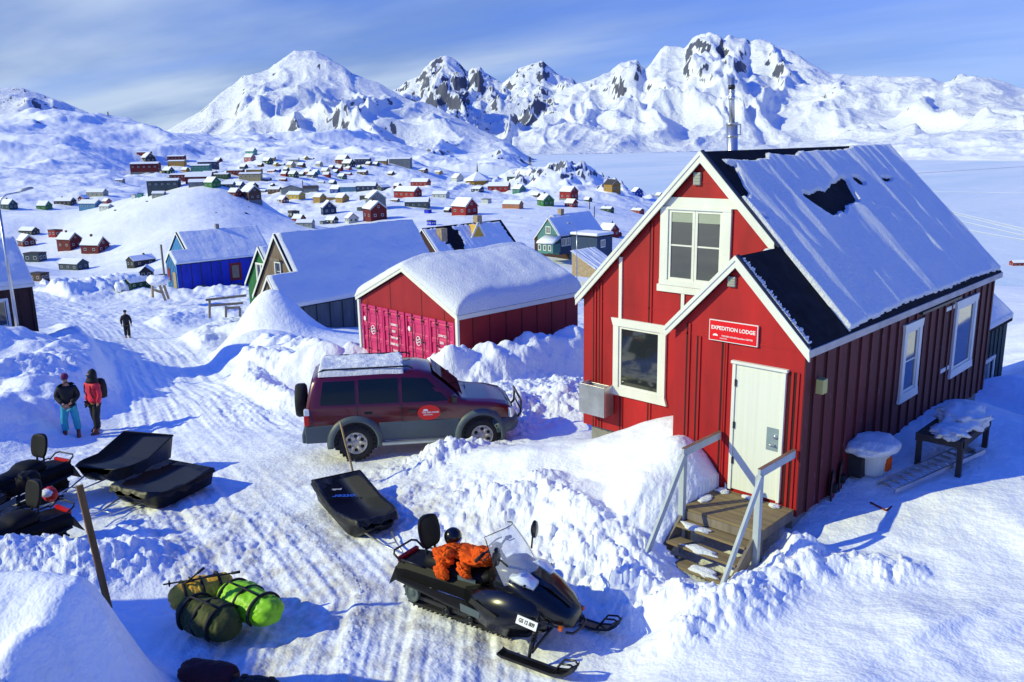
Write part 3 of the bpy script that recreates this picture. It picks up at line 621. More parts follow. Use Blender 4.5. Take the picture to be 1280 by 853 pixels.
# board-and-batten: recessed dark joints read as thin dark strips beside thin battens
jb = MB(); jd = MB(); js = MB()
def joint(x, y, z0, z1, side=False):
    if not side: jd.box((x-.022, y-.006, z0), (x+.022, y+.002, z1)); jb.box((x+.022, y-.022, z0), (x+.06, y+.002, z1))
    else:
        segs = [(z0, z1)]
        for (ya, yb, wa_, wb_) in ((2.514, 3.463, .912, 2.405), (5.318, 6.772, .795, 2.423)):
            if ya-.11 < x < yb+.03: segs = [(z0, wa_), (wb_, z1)]
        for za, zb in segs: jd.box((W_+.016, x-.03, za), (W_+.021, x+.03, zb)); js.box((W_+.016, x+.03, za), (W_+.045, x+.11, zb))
for x in (.27, .42): joint(x, 0, .0, zt(x)-.05)
joint(.95, 0, .0, .80); joint(1.62, 0, 0, .80); joint(1.60, 0, 2.36, zt(1.6)-.03); joint(2.30, 0, 2.36, 3.0); joint(2.30, 0, 0, .8)
for x in (XP+.24, XP+.44, XP+.90): joint(x, -PP, 0, zp(x)-.12 if x < XP+.3 else 2.62)
for x in (4.0, 5.13, 5.22): joint(x, -PP, 0, 2.3 if x > 5 else 2.62)
y = -1.1; 
rnd = random.Random(5)
while y < L_h-.2:
    joint(y, 0, 0, rz_at(W_)-.2, True); y += .40+rnd.uniform(-.05, .05)
jd.build('cladding_joint', paint('joint_dark', (.03, .004, .004), .8, .2), lodge); jb.build('batten', 'red_cladding', lodge); js.build('side_batten', 'red_worn_shade', lodge)
bz = MB()                                                              # horizontal board seams
for (x0, x1, y, z) in ((.45, XP, 0, 2.62), (XP+.02, W_-.02, -PP, 2.62), (1.85, 3.3, 0, 3.05), (W_/2-.36, W_/2+.36, 0, 4.98)):
    bz.box((x0, y-.006, z), (x1, y+.002, z+.035))
bz.build('seam', 'red_cladding', lodge)
wb = MB()
for x, z0, z1 in ((.93, 2.35, rz_at(.93)-.2), (2.34, 2.35, 3.1), (2.98, 2.8, 3.1)): wb.box((x-.035, -.03, z0), (x+.035, .002, z1))
wb.build('white_batten', 'white_paint', lodge)
# roof decks (real boards, felted) : main left slope, main right slope, porch left slope
rf = MB(); nrm = Vector((SL, 0, 1)).normalized()
def deck(x0, x1, y0, y1, zf, th=.11):
    rf.prism([(x0, y0, zf(x0)), (x1, y0, zf(x1)), (x1, y0, zf(x1)-th), (x0, y0, zf(x0)-th)], (0, y1-y0, 0))
fr = lambda x: ZR-SL*abs(x-W_/2)
deck(-EV, W_/2-.0005, -OV+.03, L_h+OV, fr); deck(W_/2+.0005, W_+EV, -OV+.03, L_h+OV, fr)
fp = lambda x: zq-SL*abs(x-XQ)
deck(XQ+.0005, W_+EV, -PP-OV+.03, -OV+.028, fp)
rf.prism([(XP-EV, -PP-OV+.03, fp(XP-EV)), (XQ, -PP-OV+.03, fp(XQ)), (XQ, -PP-OV+.03, fp(XQ)-.11), (XP-EV, -PP-OV+.03, fp(XP-EV)-.11)], (0, PP+OV-.03, 0))
roof = rf.build('roof', 'tar_felt', lodge)
# bargeboards
bg_ = MB()
def barge(x0, x1, y, zf, wd=.21, th=.035):
    bg_.prism([(x0, y, zf(x0)+.012), (x1, y, zf(x1)+.012), (x1, y, zf(x1)-wd*1.42), (x0, y, zf(x0)-wd*1.42)], (0, -th, 0))
    bg_.prism([(x0, y-th, zf(x0)+.02), (x1, y-th, zf(x1)+.02), (x1, y-th, zf(x1)-.06), (x0, y-th, zf(x0)-.06)], (0, -.018, 0))
barge(-EV-.02, W_/2, -OV+.028, fr, .13); barge(W_/2, XQ-.06, -OV+.028, fr, .13)
barge(XP-EV-.02, XQ, -PP-OV+.028, fp, .12); barge(XQ, W_+EV+.02, -PP-OV+.028, fp, .12)
bg_.build('bargeboard', 'white_paint', lodge)
fa = MB(); fa.box((W_+EV, -PP-OV, ze-.13), (W_+EV+.025, L_h+OV, ze-.015)); fa.build('fascia', paint('fascia_grey', (.45, .42, .40), .6, .2), lodge)
gt = MB(); gt.box((W_+EV-.02, 3.1, ze-.20), (W_+EV+.05, 5.3, ze-.15)); gt.build('gutter', 'dark_metal', lodge)
re_ = MB(); re_.prism([(W_/2+.02, -OV-.01, fr(W_/2)+.03), (XQ, -OV-.01, fr(XQ)+.03), (XQ, -OV-.01, fr(XQ)), (W_/2+.02, -OV-.01, fr(W_/2))], (0, .09, 0))
re_.build('rake_edge', 'dark_metal', lodge); re_ = MB()
re_.prism([(XQ+.02, -PP-OV-.01, fp(XQ)+.03), (W_+EV, -PP-OV-.01, fp(W_+EV)+.03), (W_+EV, -PP-OV-.01, fp(W_+EV)), (XQ+.02, -PP-OV-.01, fp(XQ))], (0, .08, 0))
re_.build('rake_edge', 'dark_metal', lodge)
# snow on the right slope, bare patches read from the photo's outline and laid on the roof plane
nv = np.array([SL, 0, 1])/math.hypot(SL, 1); uvv = np.array([1, 0, -SL])/math.hypot(SL, 1); O0 = np.array([W_/2, -OV, ZR])
def roof_uv(x, y):
    d = ray(x, y); t_ = ((O0-cam_pos)@nv)/(d@nv); P = cam_pos+d*t_-O0; return P[1], P@uvv
def poly_sd(U, V, P):                                                  # signed distance, negative inside
    P = np.array(P); dmin = np.full(U.shape, 1e9); ins = np.zeros(U.shape, bool); n = len(P)
    for i in range(n):
        a, b2 = P[i], P[(i+1) % n]; e = b2-a; t_ = np.clip(((U-a[0])*e[0]+(V-a[1])*e[1])/(e@e+1e-12), 0, 1); dmin = np.minimum(dmin, np.hypot(U-a[0]-t_*e[0], V-a[1]-t_*e[1]))
        c_ = ((a[1] > V) != (b2[1] > V)); ins ^= c_ & (U < (b2[0]-a[0])*(V-a[1])/(b2[1]-a[1]+1e-12)+a[0])
    return np.where(ins, -dmin, dmin)
holes = [
 [(865,185),(875,190),(905,230),(925,247),(934,249),(936,243),(930,235),(924,220),(917,208),(908,205),(902,200),(915,201),(935,203),(948,201),(956,201),(958,193),(970,195),(985,195),(993,196),(997,190),(1010,191),(1030,190),(1062,187),(1064,178),(1000,170),(865,178)],
 [(999,241),(1010,244),(1020,238),(1030,240),(1036,232),(1043,229),(1050,223),(1056,226),(1063,240),(1070,252),(1064,256),(1057,258),(1055,268),(1048,265),(1044,270),(1037,272),(1025,264),(1012,256),(1003,248)],
 [(1062,221),(1071,223),(1079,229),(1078,233),(1070,232),(1065,228)],
 [(1098,222),(1106,223),(1113,224),(1112,227),(1105,229),(1100,227)],
 [(1129,230),(1135,234),(1138,236),(1134,235),(1131,233)],
 [(947,268),(953,270),(957,273),(954,274.5),(950,272)],
]
hp = [[roof_uv(*q) for q in h_] for h_ in holes]
tz = MB()
def roofhole(U, V):
    d = np.full(U.shape, 9.)
    for h_ in hp: d = np.minimum(d, poly_sd(U, V, h_))
    # snow stops at the line of the porch roof, at the rake and above the eave
    q1 = roof_uv(969, 313); q2 = roof_uv(1057, 411); 
    d = np.minimum(d, (U-np.interp(V, [0, q1[1]-.3, q1[1], q2[1], q2[1]+.6], [.10, .10, max(q1[0], .1), max(q2[0], .1), max(q2[0], .1)]))*1.0)
    eave_v = np.interp(U, [0, 1.5, 3, 5, 6.5, 8.3], [Lv-.05, Lv-.10, Lv-.14, Lv-.10, Lv-.13, Lv-.06])
    return np.minimum(d, eave_v-V)
Lv = (W_/2+EV)*math.hypot(1, SL)
snow_slab('roof_snow', O0, (0, 1, 0), uvv, nv, L_h+2*OV, Lv, .06, 'roof_snow', roof, roofhole, 3, .022, .035, .35, .034)
# left slope snow
nl = np.array([-SL, 0, 1])/math.hypot(SL, 1); ul = np.array([-1, 0, -SL])/math.hypot(SL, 1)
snow_slab('roof_snow', (W_/2-.1, -OV+.02, ZR-.1), (0, 1, 0), ul, nl, L_h+2*OV-.04, Lv-.2, .03, 'roof_snow', roof, lambda U, V: V-1.2+.3*U*0, 5, .06, .3)
snow_slab('roof_snow', (XQ-.05, -PP-OV+.02, zq-.05), (0, 1, 0), ul, nl, PP+OV-.1, 1.5, .03, 'roof_snow', roof, lambda U, V: .5-abs(V-1.2), 6, .04, .2)
sp = MB()
for px__, r__ in (((918,347),.05),((930,352),.02),((1010,432),.03)):
    pass
q = roof_uv(931, 345)
# frosted edge along the porch rake
sd_ = MB(); n_s = 60
for i in range(n_s):
    x = XQ+.05+(W_+EV-XQ-.1)*i/n_s; r = rnd.uniform(.012, .03); zc0 = fp(x)+.012
    sd_.box((x, -PP-OV+.06, zc0-.02), (x+.03, -PP-OV+.06+rnd.uniform(.04, .14), zc0+r*.5))
sd_.build('rake_frost', 'roof_snow', lodge)
vs_ = MB(); c = Vector((3.9, -.07, fp(3.9)+.35)); vs_.lathe([(.001, .05), (.06, .04), (.10, .0)], (XQ-.12, -.2, fp(XQ)-.06), 10); vs_.build('roof_snow', 'roof_snow', lodge)
# windows
def window(x0, x1, z0, z1, M, parent, fr_=.13, flare=.05, sash=(1, 1), head=.16, sill=.17, mat_='white_paint', deep=.05, sash_w=.05, blind=False, name='window'):
    """M: local x right, y up, z out of the wall"""
    f = MB()
    f.prism([(x0+flare, z0+sill, 0), (x0+flare+fr_, z0+sill, 0), (x0+flare+fr_, z1-head, 0), (x0+flare, z1-head, 0)], (0, 0, deep))
    f.prism([(x1-flare-fr_, z0+sill, 0), (x1-flare, z0+sill, 0), (x1-flare, z1-head, 0), (x1-flare-fr_, z1-head, 0)], (0, 0, deep))
    f.prism([(x0, z1, 0), (x0+flare, z1-head, 0), (x1-flare, z1-head, 0), (x1, z1, 0)], (0, 0, deep+.008))
    f.prism([(x0, z0, 0), (x1, z0, 0), (x1-flare, z0+sill, 0), (x0+flare, z0+sill, 0)], (0, 0, deep+.008))
    fo = f.build(name, mat_, parent, bevel=.004, M=M)
    a0, a1, c0, c1 = x0+flare+fr_, x1-flare-fr_, z0+sill, z1-head; nx, nz = sash; s_ = MB(); g_ = MB(); sw = sash_w
    cw_ = (a1-a0)/nx
    for i in range(nx):
        xa, xb = a0+i*cw_+.004, a0+(i+1)*cw_-.004
        for (p0, p1, r0, r1) in ((xa, xa+sw, c0, c1), (xb-sw, xb, c0, c1)): s_.prism([(p0, r0, -.03), (p1, r0, -.03), (p1, r1, -.03), (p0, r1, -.03)], (0, 0, .055))
        hh = (c1-c0)/nz
        s_.prism([(xa+sw, c0, -.03), (xb-sw, c0, -.03), (xb-sw, c0+sw, -.03), (xa+sw, c0+sw, -.03)], (0, 0, .055))
        s_.prism([(xa+sw, c1-sw, -.03), (xb-sw, c1-sw, -.03), (xb-sw, c1, -.03), (xa+sw, c1, -.03)], (0, 0, .055))
        for k in range(1, nz): s_.prism([(xa+sw, c0+k*hh-.014, -.028), (xb-sw, c0+k*hh-.014, -.028), (xb-sw, c0+k*hh+.014, -.028), (xa+sw, c0+k*hh+.014, -.028)], (0, 0, .045))
    s_.build('sash', mat_, fo, M=M)
    g_.prism([(a0, c0, .004), (a1, c0, .004), (a1, c1, .004), (a0, c1, .004)], (0, 0, .004)); g_.build('pane', 'glass', fo, M=M)
    if blind:
        bl = MB()
        for i in range(nx): bl.prism([(a0+i*cw_+sw+.005, c1-sw-.17, .009), (a0+(i+1)*cw_-sw-.005, c1-sw-.17, .009), (a0+(i+1)*cw_-sw-.005, c1-sw, .009), (a0+i*cw_+sw+.005, c1-sw, .009)], (0, 0, .003))
        bl.build('blind', paint('blind_cream', (.34, .38, .30), .7, .05), fo, M=M)
    return fo
MF = lambda y: basis((0, y, 0), (1, 0, 0), (0, 0, 1))                  # facade facing -Y : local z points out
window(.733, 2.059, .798, 2.356, MF(-.002), lodge, .13, .05, (1, 1), .15, .17)
window(1.833, 3.275, 3.13, 4.56, MF(-.002), lodge, .17, .0, (2, 2), .05, .10, blind=True)
wt = MB(); wt.prism([(W_/2-.99, -.03, 4.56), (W_/2+.99, -.03, 4.56), (W_/2+.83, -.03, 4.73), (W_/2-.83, -.03, 4.73)], (0, .028, 0)); wt.build('lintel', 'white_paint', lodge, bevel=.004); wt = MB()
wt.box((1.78, -.045, 3.0), (3.3, -.002, 3.13)); wt.build('window_ledge', 'white_paint', lodge, bevel=.004)
MSide = basis((W_+.016, 0, 0), (0, 1, 0), (0, 0, 1))
window(2.514, 3.463, .912, 2.405, MSide, lodge, .12, .04, (1, 2), .15, .17)
window(5.318, 6.772, .795, 2.423, MSide, lodge, .13, .05, (1, 1), .15, .17)
st_ = MB(); st_.box((W_+.016, 4.75, 2.30), (W_+.04, 5.3, 2.38)); st_.box((W_+.016, 4.75, 1.02), (W_+.04, 5.3, 1.10)); st_.build('trim', 'white_paint', lodge)
# door
DX0, DX1, DZ0, DZ1 = 4.176, 5.076, .163, 2.283; y = -PP
f = MB(); f.box((DX0, y-.05, DZ0), (DX0+.055, y+.0, DZ1)); f.box((DX1-.055, y-.05, DZ0), (DX1, y, DZ1)); f.box((DX0-.02, y-.075, DZ1), (DX1+.03, y, DZ1+.045))
fo = f.build('door_frame', 'white_paint', lodge, bevel=.004)
d_ = MB(); d_.box((DX0+.06, y-.028, DZ0+.02), (DX1-.06, y-.001, DZ1-.01)); dr = d_.build('door', 'white_boards', lodge)
pl_ = MB(); pl_.box((DX1-.27, y-.034, DZ0+.83), (DX1-.075, y-.027, DZ0+1.20)); pl_.build('lock_plate', paint('plate_blue', (.33, .42, .45), .4, .1, metal=.4), dr)
h_ = MB(); M0 = basis((DX1-.12, y-.034, DZ0+1.07), (1, 0, 0), (0, 0, 1)); h_.lathe([(.001, .03), (.03, .028), (.033, .0)], n=14, M=M0)
h_.tube([(DX1-.12, y-.034, DZ0+.93), (DX1-.12, y-.085, DZ0+.93), (DX1-.23, y-.085, DZ0+.94)], .011); h_.build('handle', 'steel', dr)
hg = MB()
for z in (.45, 1.05, 1.75): hg.box((DX0+.05, y-.055, DZ0+z), (DX0+.075, y-.02, DZ0+z+.11))
hg.build('hinge', 'dark_metal', dr)
# sign
paint('sign_red', (.72, .008, .012), .4, .03, bmp=0); paint('sign_white', (.8, .8, .8), .5, .02, bmp=0)
def sxz(x, yy):
    d = ray(x, yy); t_ = (-PP-.0-CY)/d[1]; P = cam_pos+d*t_; return P[0], P[2]
sx0, sz1 = sxz(889, 398.5); sx1, sz0 = sxz(948.5, 432.5)
_, z1b = sxz(948.5, 406.5); _, z0a = sxz(889, 425); sz1 = (sz1+z1b)/2; sz0 = (sz0+z0a)/2
sg = MB(); sg.box((sx0, y-.05, sz0), (sx1, y-.02, sz1)); sign = sg.build('sign', 'sign_white', lodge)
i_ = .012; s2 = MB(); s2.box((sx0+i_, y-.053, sz0+i_), (sx1-i_, y-.049, sz1-i_)); s2.build('sign_panel', 'sign_red', sign)
sw_, sh_ = sx1-sx0, sz1-sz0; scx = (sx0+sx1)/2
text('lettering', 'EXPEDITION LODGE', sw_*.098, 'sign_white', sign, basis((scx, y-.054, sz0+sh_*.63), (1, 0, 0), (0, 0, 1)), .0022, .002)
text('lettering', 'THE RED HOUSE Expedition CENTER', sw_*.040, 'sign_white', sign, basis((scx+sw_*.09, y-.054, sz0+sh_*.27), (1, 0, 0), (0, 0, 1)), .0006, .002)
text('lettering', 'GREENLAND', sw_*.026, 'sign_white', sign, basis((scx-sw_*.19, y-.054, sz0+sh_*.15), (1, 0, 0), (0, 0, 1)), .0002, .002)
def dome(px0, pz0, s_, yy, parent, M=None):
    m_ = MB(); pts = [(px0+s_*math.cos(a)*1.0, yy, pz0+s_*math.sin(a)*.75) for a in np.linspace(0, math.pi, 10)]
    m_.prism(pts, (0, -.004, 0)); return m_.build('emblem', 'sign_white', parent)
dome(sx0+sw_*.14, sz0+sh_*.24, sw_*.055, y-.053, sign)
# vents, boxes
def vent(x, y_, z, w__, h__, nm='vent'):
    v = MB(); v.box((x-w__/2, y_-.05, z-h__/2), (x+w__/2, y_, z+h__/2))
    vo = v.build(nm, paint('vent_grey', (.36, .38, .33), .6, .1), lodge, bevel=.006); s_ = MB()
    for k in range(4): s_.box((x-w__/2+.012, y_-.062, z-h__/2+h__*(k+.35)/4.4), (x+w__/2-.012, y_-.049, z-h__/2+h__*(k+.6)/4.4))
    s_.build('louvre', 'vent_grey', vo)
vent(W_/2-.10, -.0, 5.06, .14, .22); vent(XQ-.10, -PP, 3.57, .13, .16)
bx = MB(); bx.box((W_+.018, -1.02, 1.93), (W_+.16, -.86, 2.16)); bx.build('light_box', paint('box_yellow', (.50, .46, .16), .6, .1), lodge, bevel=.01)
# steel box on the left of the facade
sbx = MB(); sbx.box((.16, -.34, .36), (.80, -.30, .98)); sbx.box((.76, -.30, .36), (.80, -.03, .98)); sbx.box((.16, -.30, .36), (.20, -.03, .98)); sbx.box((.20, -.30, .36), (.76, -.03, .40)); sbx.box((.20, -.03, .36), (.76, -.003, .94))
mbx = sbx.build('steel_bin', 'steel', None, bevel=.004); tag(mbx, 'open grey steel box mounted low on the red front wall left of the window', 'metal box')
sn = MB(); sn.box((.22, -.28, .80), (.74, -.05, .90)); o = sn.build('snow', 'roof_snow', mbx, bevel=.03)
# flue with bracket
fx, fy = W_/2-.75, 1.55
p0 = None
def at_y(x, yy, Y): d = ray(x, yy); return Vector(cam_pos+d*((Y-CY)/d[1]))
A = at_y(919, 190, 1.6); B = at_y(914.5, 97, 1.6); ax = (B-A).normalized(); A2_ = A-Vector((0, 0, 1.1)); Lf = (B-A).length
Mf = basis(A2_, (1, 0, 0), (0, 0, 1))
fl = MB(); up2 = (B-A2_); Lf2 = up2.length
def along(t_): return A2_+up2*t_
ppx = Lf/93.5                                                          # metres per photo pixel at the flue
zq0 = 1-Lf/Lf2
T = lambda yy: zq0+(190-yy)/93.5*(1-zq0)
fl.tube([along(0), along(T(154))], 7.2*ppx, 16); fl.tube([along(T(154)), along(T(97))], 3.6*ppx, 16)
flo = fl.build('chimney', 'steel', lodge)
fb = MB(); fb.tube([along(T(156)), along(T(153))], 7.8*ppx, 16); fb.tube([along(T(124)), along(T(120))], 4.4*ppx, 16); fb.tube([along(T(115)), along(T(113))], 4.2*ppx, 16); fb.tube([along(T(171)), along(T(169))], 7.9*ppx, 16); fb.build('clamp', 'steel', flo)
fb = MB(); fb.tube([along(T(111)), along(T(106))], 4.4*ppx, 12); fb.build('collar', 'dark_metal', flo)
fb = MB(); c1 = along(T(168)); c2 = along(T(155)); off = Vector((math.cos(YAW), math.sin(YAW), 0)); fb.tube([c1, c1+off*11*ppx, c2+off*11*ppx, c2], 1.0*ppx, 8); fb.build('bracket', 'steel', flo)
fb = MB(); fb.tube([along(0)-off*5*ppx, along(T(156))-off*6*ppx], 1.0*ppx, 6); fb.tube([along(0)+off*5.5*ppx, along(T(156))+off*5.5*ppx], 1.0*ppx, 6); fb.build('stay', 'steel', flo)
# ------------------------------------------------------------------ steps and handrails
def wr(x, yy, Y): p = at_y(x, yy, Y); return p
steps = thing('entrance_steps', 'weathered wooden steps and landing below the white door of the red lodge', 'steps', (4.6, -2.6, -.7))
Mi = Matrix.Translation(-Vector((4.6, -2.6, -.7)))
LX0, LX1 = 3.98, 5.32; Yl = -2.42; zl = .13
dk_ = MB(); nb = 9
for i in range(nb):
    ya = -PP-.02-(i+1)*(-(Yl)-PP)/nb; dk_.box((LX0, ya, zl-.035), (LX1, ya+(-(Yl)-PP)/nb-.008, zl))
dk_.build('landing', 'deck_wood', steps, M=Mi, bevel=.003)
fm = MB(); fm.box((LX0, Yl-.03, zl-.17), (LX1, Yl, zl-.036)); fm.box((LX1-.04, Yl, zl-.17), (LX1, -PP-.03, zl-.036)); fm.box((LX0, Yl, zl-.17), (LX0+.04, -PP-.03, zl-.036))
fm.box((LX1-.10, Yl+.03, -1.0), (LX1-.02, Yl+.11, zl-.17)); fm.box((LX0+.02, Yl+.03, -1.0), (LX0+.10, Yl+.11, zl-.17)); fm.build('frame', 'grey_wood', steps, M=Mi)
NS = 4; run = .25; rise = .19
for i in range(NS):
    t_ = MB(); ya = Yl-.02-(i+1)*run; zz = zl-(i+1)*rise; t_.box((LX0+.06, ya, zz-.035), (LX1-.10, ya+run+.02, zz)); t_.build('tread', 'deck_wood', steps, M=Mi, bevel=.003)
for x in (LX0+.02, LX1-.10):
    s_ = MB(); s_.prism([(x, Yl, zl-.03), (x, Yl-NS*run-.12, zl-NS*rise-.10), (x, Yl-NS*run-.12, zl-NS*rise-.35), (x, Yl, zl-.34)], (.045, 0, 0)); s_.build('stringer', 'grey_wood', steps, M=Mi)
def snow_bit(c, r, parent=None, M=None, seed=0, squash=.6, mat_='roof_snow', n=14):
    m_ = MB(); m_.sm = True; rr_ = random.Random(seed); bmesh.ops.create_icosphere(m_.bm, subdivisions=3, radius=1)
    k = seed*7.3
    for v in m_.bm.verts:
        q = v.co.copy(); f_ = 1+.32*float(perlin(q.x*1.3+k, q.y*1.3+q.z*.9))+.16*float(perlin(q.x*3.4+k, q.z*3.4+q.y)); v.co = Vector((q.x*r[0]*f_, q.y*r[1]*f_, q.z*r[2]*f_))+Vector(c)
    return m_
sn = MB()
for i, (c, r) in enumerate((((4.15,-1.5,.14),(.12,.1,.04)),((4.62,-1.45,.14),(.16,.06,.03)),((5.05,-1.48,.14),(.1,.07,.035)),((4.1,-1.95,.14),(.1,.16,.03)),((4.35,-2.6,-.05),(.26,.1,.03)),((4.6,-2.85,-.25),(.3,.09,.04)),((4.8,-3.1,-.43),(.25,.1,.05)),((4.2,-3.2,-.46),(.2,.1,.06)))):
    q = snow_bit(c, r, seed=i); q.build('step_snow', 'roof_snow', steps, M=Mi)
def rail(label, x, hasend):
    """posts, sloping rail and level rail; x = plane of the rail"""
    base = Vector((x, Yl-.05, -.8)); o = thing('handrail', label, 'handrail', base, 0, 'white painted handrails of the entrance steps'); M_ = Matrix.Translation(-base)
    top = zl+.92; yf = Yl-NS*run-.15; zf0 = zl-NS*rise+.22
    p = MB(); p.box((x-.045, Yl-.10, -.95), (x+.045, Yl-.01, top-.04)); p.build('post', 'grey_paint', o, M=M_, bevel=.004)
    p = MB(); p.box((x-.05, yf-.05, -1.15), (x+.05, yf+.05, zf0-.02)); p.build('post', 'grey_paint', o, M=M_, bevel=.004)
    p = MB(); p.beam((x, Yl-.08, top), (x, -PP-.06, top), .045, .13); p.build('top_rail', 'grey_paint', o, M=M_, bevel=.004)
    p = MB(); p.beam((x+.052, Yl-.10, top-.02), (x+.052, yf-.02, zf0), .045, .10); p.build('sloping_rail', 'grey_paint', o, M=M_, bevel=.004)
    p = MB(); p.beam((x, Yl-.08, top+.067), (x, -PP-.06, top+.067), .06, .006); p.build('bare_edge', paint('rust_wood', (.22, .11, .07), .8, .3), o, M=M_)
    if hasend:
        p = MB(); p.beam((x, Yl-.13, top-.05), (x-.0, -PP-.1, zl+.35), .04, .09); 
        p.bm.free()
    return o
rail('white-grey wooden handrail on the left side of the entrance steps, beside the snow pile', LX0+.03, True)
rail('white-grey wooden handrail on the right side of the entrance steps, nearest the camera', LX1-.03, False)
# ------------------------------------------------------------------ the parked off-road car
m, t, b = newmat('car_red'); b.inputs['Base Color'].default_value = (.095, .002, .007, 1); b.inputs['Roughness'].default_value = .28; b.inputs['Coat Weight'].default_value = .8; b.inputs['Coat Roughness'].default_value = .08; b.inputs['Metallic'].default_value = .15
bump(t, b, noise(t, 60, 3), .03, .01)
paint('car_grey', (.075, .10, .115), .5, .12, 3, bmp=.05); paint('alloy', (.50, .46, .38), .45, .2, 6, metal=.15); paint('lamp_clear', (.7, .75, .78), .12, .1, 20, spec=.8, bmp=0)
paint('lamp_red', (.55, .01, .01), .2, .1, 20, bmp=0); paint('running_board', (.42, .46, .46), .4, .1, 4, metal=.6)
m, t, b = newmat('car_glass'); b.inputs['Base Color'].default_value = (.006, .012, .018, 1); b.inputs['Roughness'].default_value = .03; b.inputs['Specular IOR Level'].default_value = .35
CS = 1.03
hub = gz(445, 551, -.56); th_c = R(52.9)
# near wheel centre is local (0, -.74)
ox = hub.x-(.74*CS)*math.sin(th_c); oy = hub.y+(.74*CS)*math.cos(th_c)
car = thing('parked_car', 'dark red off-road car with grey lower body and snow on its roof', 'car', (ox, oy, hub.z-.385*CS), th_c); car.scale = (CS,)*3
car.rotation_euler = (0, R(.5), th_c)
def sect(x, zb, zs, belt, zt, wl, wb_, wt, rnd_=.12):
    """half section points bottom -> roof centre"""
    h = [(wl*.80, zb), (wl, zb+.10), (wl+.01, zs), (wb_, belt-.05), (wb_-.02, belt), (wt+(wb_-wt)*.45, belt+(zt-belt)*.52), (wt, zt-rnd_), (wt-.06, zt-rnd_*.45), (wt-.20, zt-.02), (0, zt)]
    return [Vector((x, -y, z)) for y, z in h]+[Vector((x, y, z)) for y, z in h[:-1][::-1]]
st = [(-1.02, .52, .62, .98, 1.0, .72, .80, .70, .03), (-.99, .42, .62, 1.12, 1.22, .80, .84, .76, .05), (-.93, .40, .62, 1.18, 1.50, .84, .86, .74, .1), (-.84, .38, .62, 1.19, 1.76, .85, .87, .70, .1), (-.72, .38, .62, 1.19, 1.83, .85, .875, .69, .1),
      (-.3, .36, .62, 1.19, 1.87, .86, .88, .69, .1), (.6, .36, .62, 1.18, 1.88, .86, .88, .69, .1), (1.35, .36, .62, 1.17, 1.86, .86, .88, .69, .1), (1.62, .36, .62, 1.16, 1.80, .86, .88, .68, .1),
      (1.95, .36, .62, 1.15, 1.52, .86, .88, .72, .08), (2.28, .36, .62, 1.13, 1.21, .86, .87, .78, .03), (2.40, .36, .62, 1.10, 1.175, .86, .86, .76, .03), (2.9, .38, .62, 1.05, 1.13, .85, .84, .72, .04), (3.3, .42, .62, .98, 1.06, .82, .80, .66, .05), (3.46, .46, .62, .90, .98, .76, .74, .60, .05), (3.52, .52, .64, .80, .86, .70, .68, .56, .03)]
B = MB().loft([sect(*s_) for s_ in st]); body = B.build('body', 'car_red', car); 
# lower two-tone cladding, arches
def side_strip(x0, x1, z0, z1, y0, y1, m_):
    for s_ in (-1, 1): m_.prism([(x0, s_*y0, z0), (x1, s_*y0, z0), (x1, s_*y0, z1), (x0, s_*y0, z1)], (0, s_*(y1-y0), 0))
for s_ in (-1, 1):
    m_ = MB(); m_.prism([(.50, s_*.84, .40), (2.2, s_*.84, .40), (2.2, s_*.84, .80), (.50, s_*.84, .80)], (0, s_*.055, 0)); m_.build('sill_cladding', 'car_grey', car, bevel=.015)
    m_ = MB(); m_.prism([(-1.02, s_*.80, .42), (-.50, s_*.80, .42), (-.42, s_*.80, .80), (-1.03, s_*.80, .78)], (0, s_*.09, 0)); m_.build('quarter_cladding', 'car_grey', car, bevel=.02)
    for xw in (0, 2.675):                                              # flared arch
        m_ = MB(); r0, r1 = .455, .60; ang = np.linspace(R(-12), R(192), 22); inner = []; outer = []
        f_ = []
        rings = []
        for a in ang:
            ca_, sa_ = math.cos(a), math.sin(a); zoff = .40
            rings.append([Vector((xw+r0*ca_, s_*.80, zoff+r0*sa_)), Vector((xw+r0*ca_, s_*.935, zoff+r0*sa_)), Vector((xw+(r0+.05)*ca_, s_*.945, zoff+(r0+.045)*sa_)), Vector((xw+r1*ca_, s_*.885, zoff+(r1-.02)*sa_)), Vector((xw+r1*ca_, s_*.80, zoff+(r1-.02)*sa_))])
        m_.loft(rings); m_.build('wheel_arch', 'car_grey', car)
        m_ = MB(); m_.prism([(xw+.456*math.cos(a), s_*.70, .40+.456*math.sin(a)) for a in np.linspace(R(-20), R(200), 24)], (0, s_*.178, 0)); m_.build('wheel_well', 'rubber', car)
m_ = MB(); m_.loft([[Vector((x, y, z)) for (x, z) in ((3.30, .42), (3.62, .44), (3.68, .56), (3.66, .68), (3.5, .74), (3.30, .74))] if abs(y) < .7 else [Vector((x-.30*(abs(y)-.7)/.2, y, z)) for (x, z) in ((3.2, .42), (3.62, .44), (3.68, .56), (3.66, .68), (3.5, .74), (3.2, .74))] for y in (-.9, -.8, -.6, 0, .6, .8, .9)]); m_.build('front_bumper', 'car_grey', car)
m_ = MB(); m_.box((-1.10, -.86, .42), (-.95, .86, .64)); m_.build('rear_bumper', 'car_grey', car, bevel=.03)
m_ = MB()
m_.tube([(3.62, -.50, .60), (3.76, -.48, .72), (3.78, -.46, .98), (3.74, -.40, 1.06), (3.74, .40, 1.06), (3.78, .46, .98), (3.76, .48, .72), (3.62, .50, .60)], .032, 8); m_.tube([(3.77, -.46, .80), (3.77, .46, .80)], .022, 8); m_.build('bull_bar', 'black_plastic', car)
m_ = MB(); m_.box((3.47, -.42, .70), (3.535, .42, .90)); m_.build('grille', 'dark_metal', car, bevel=.01)
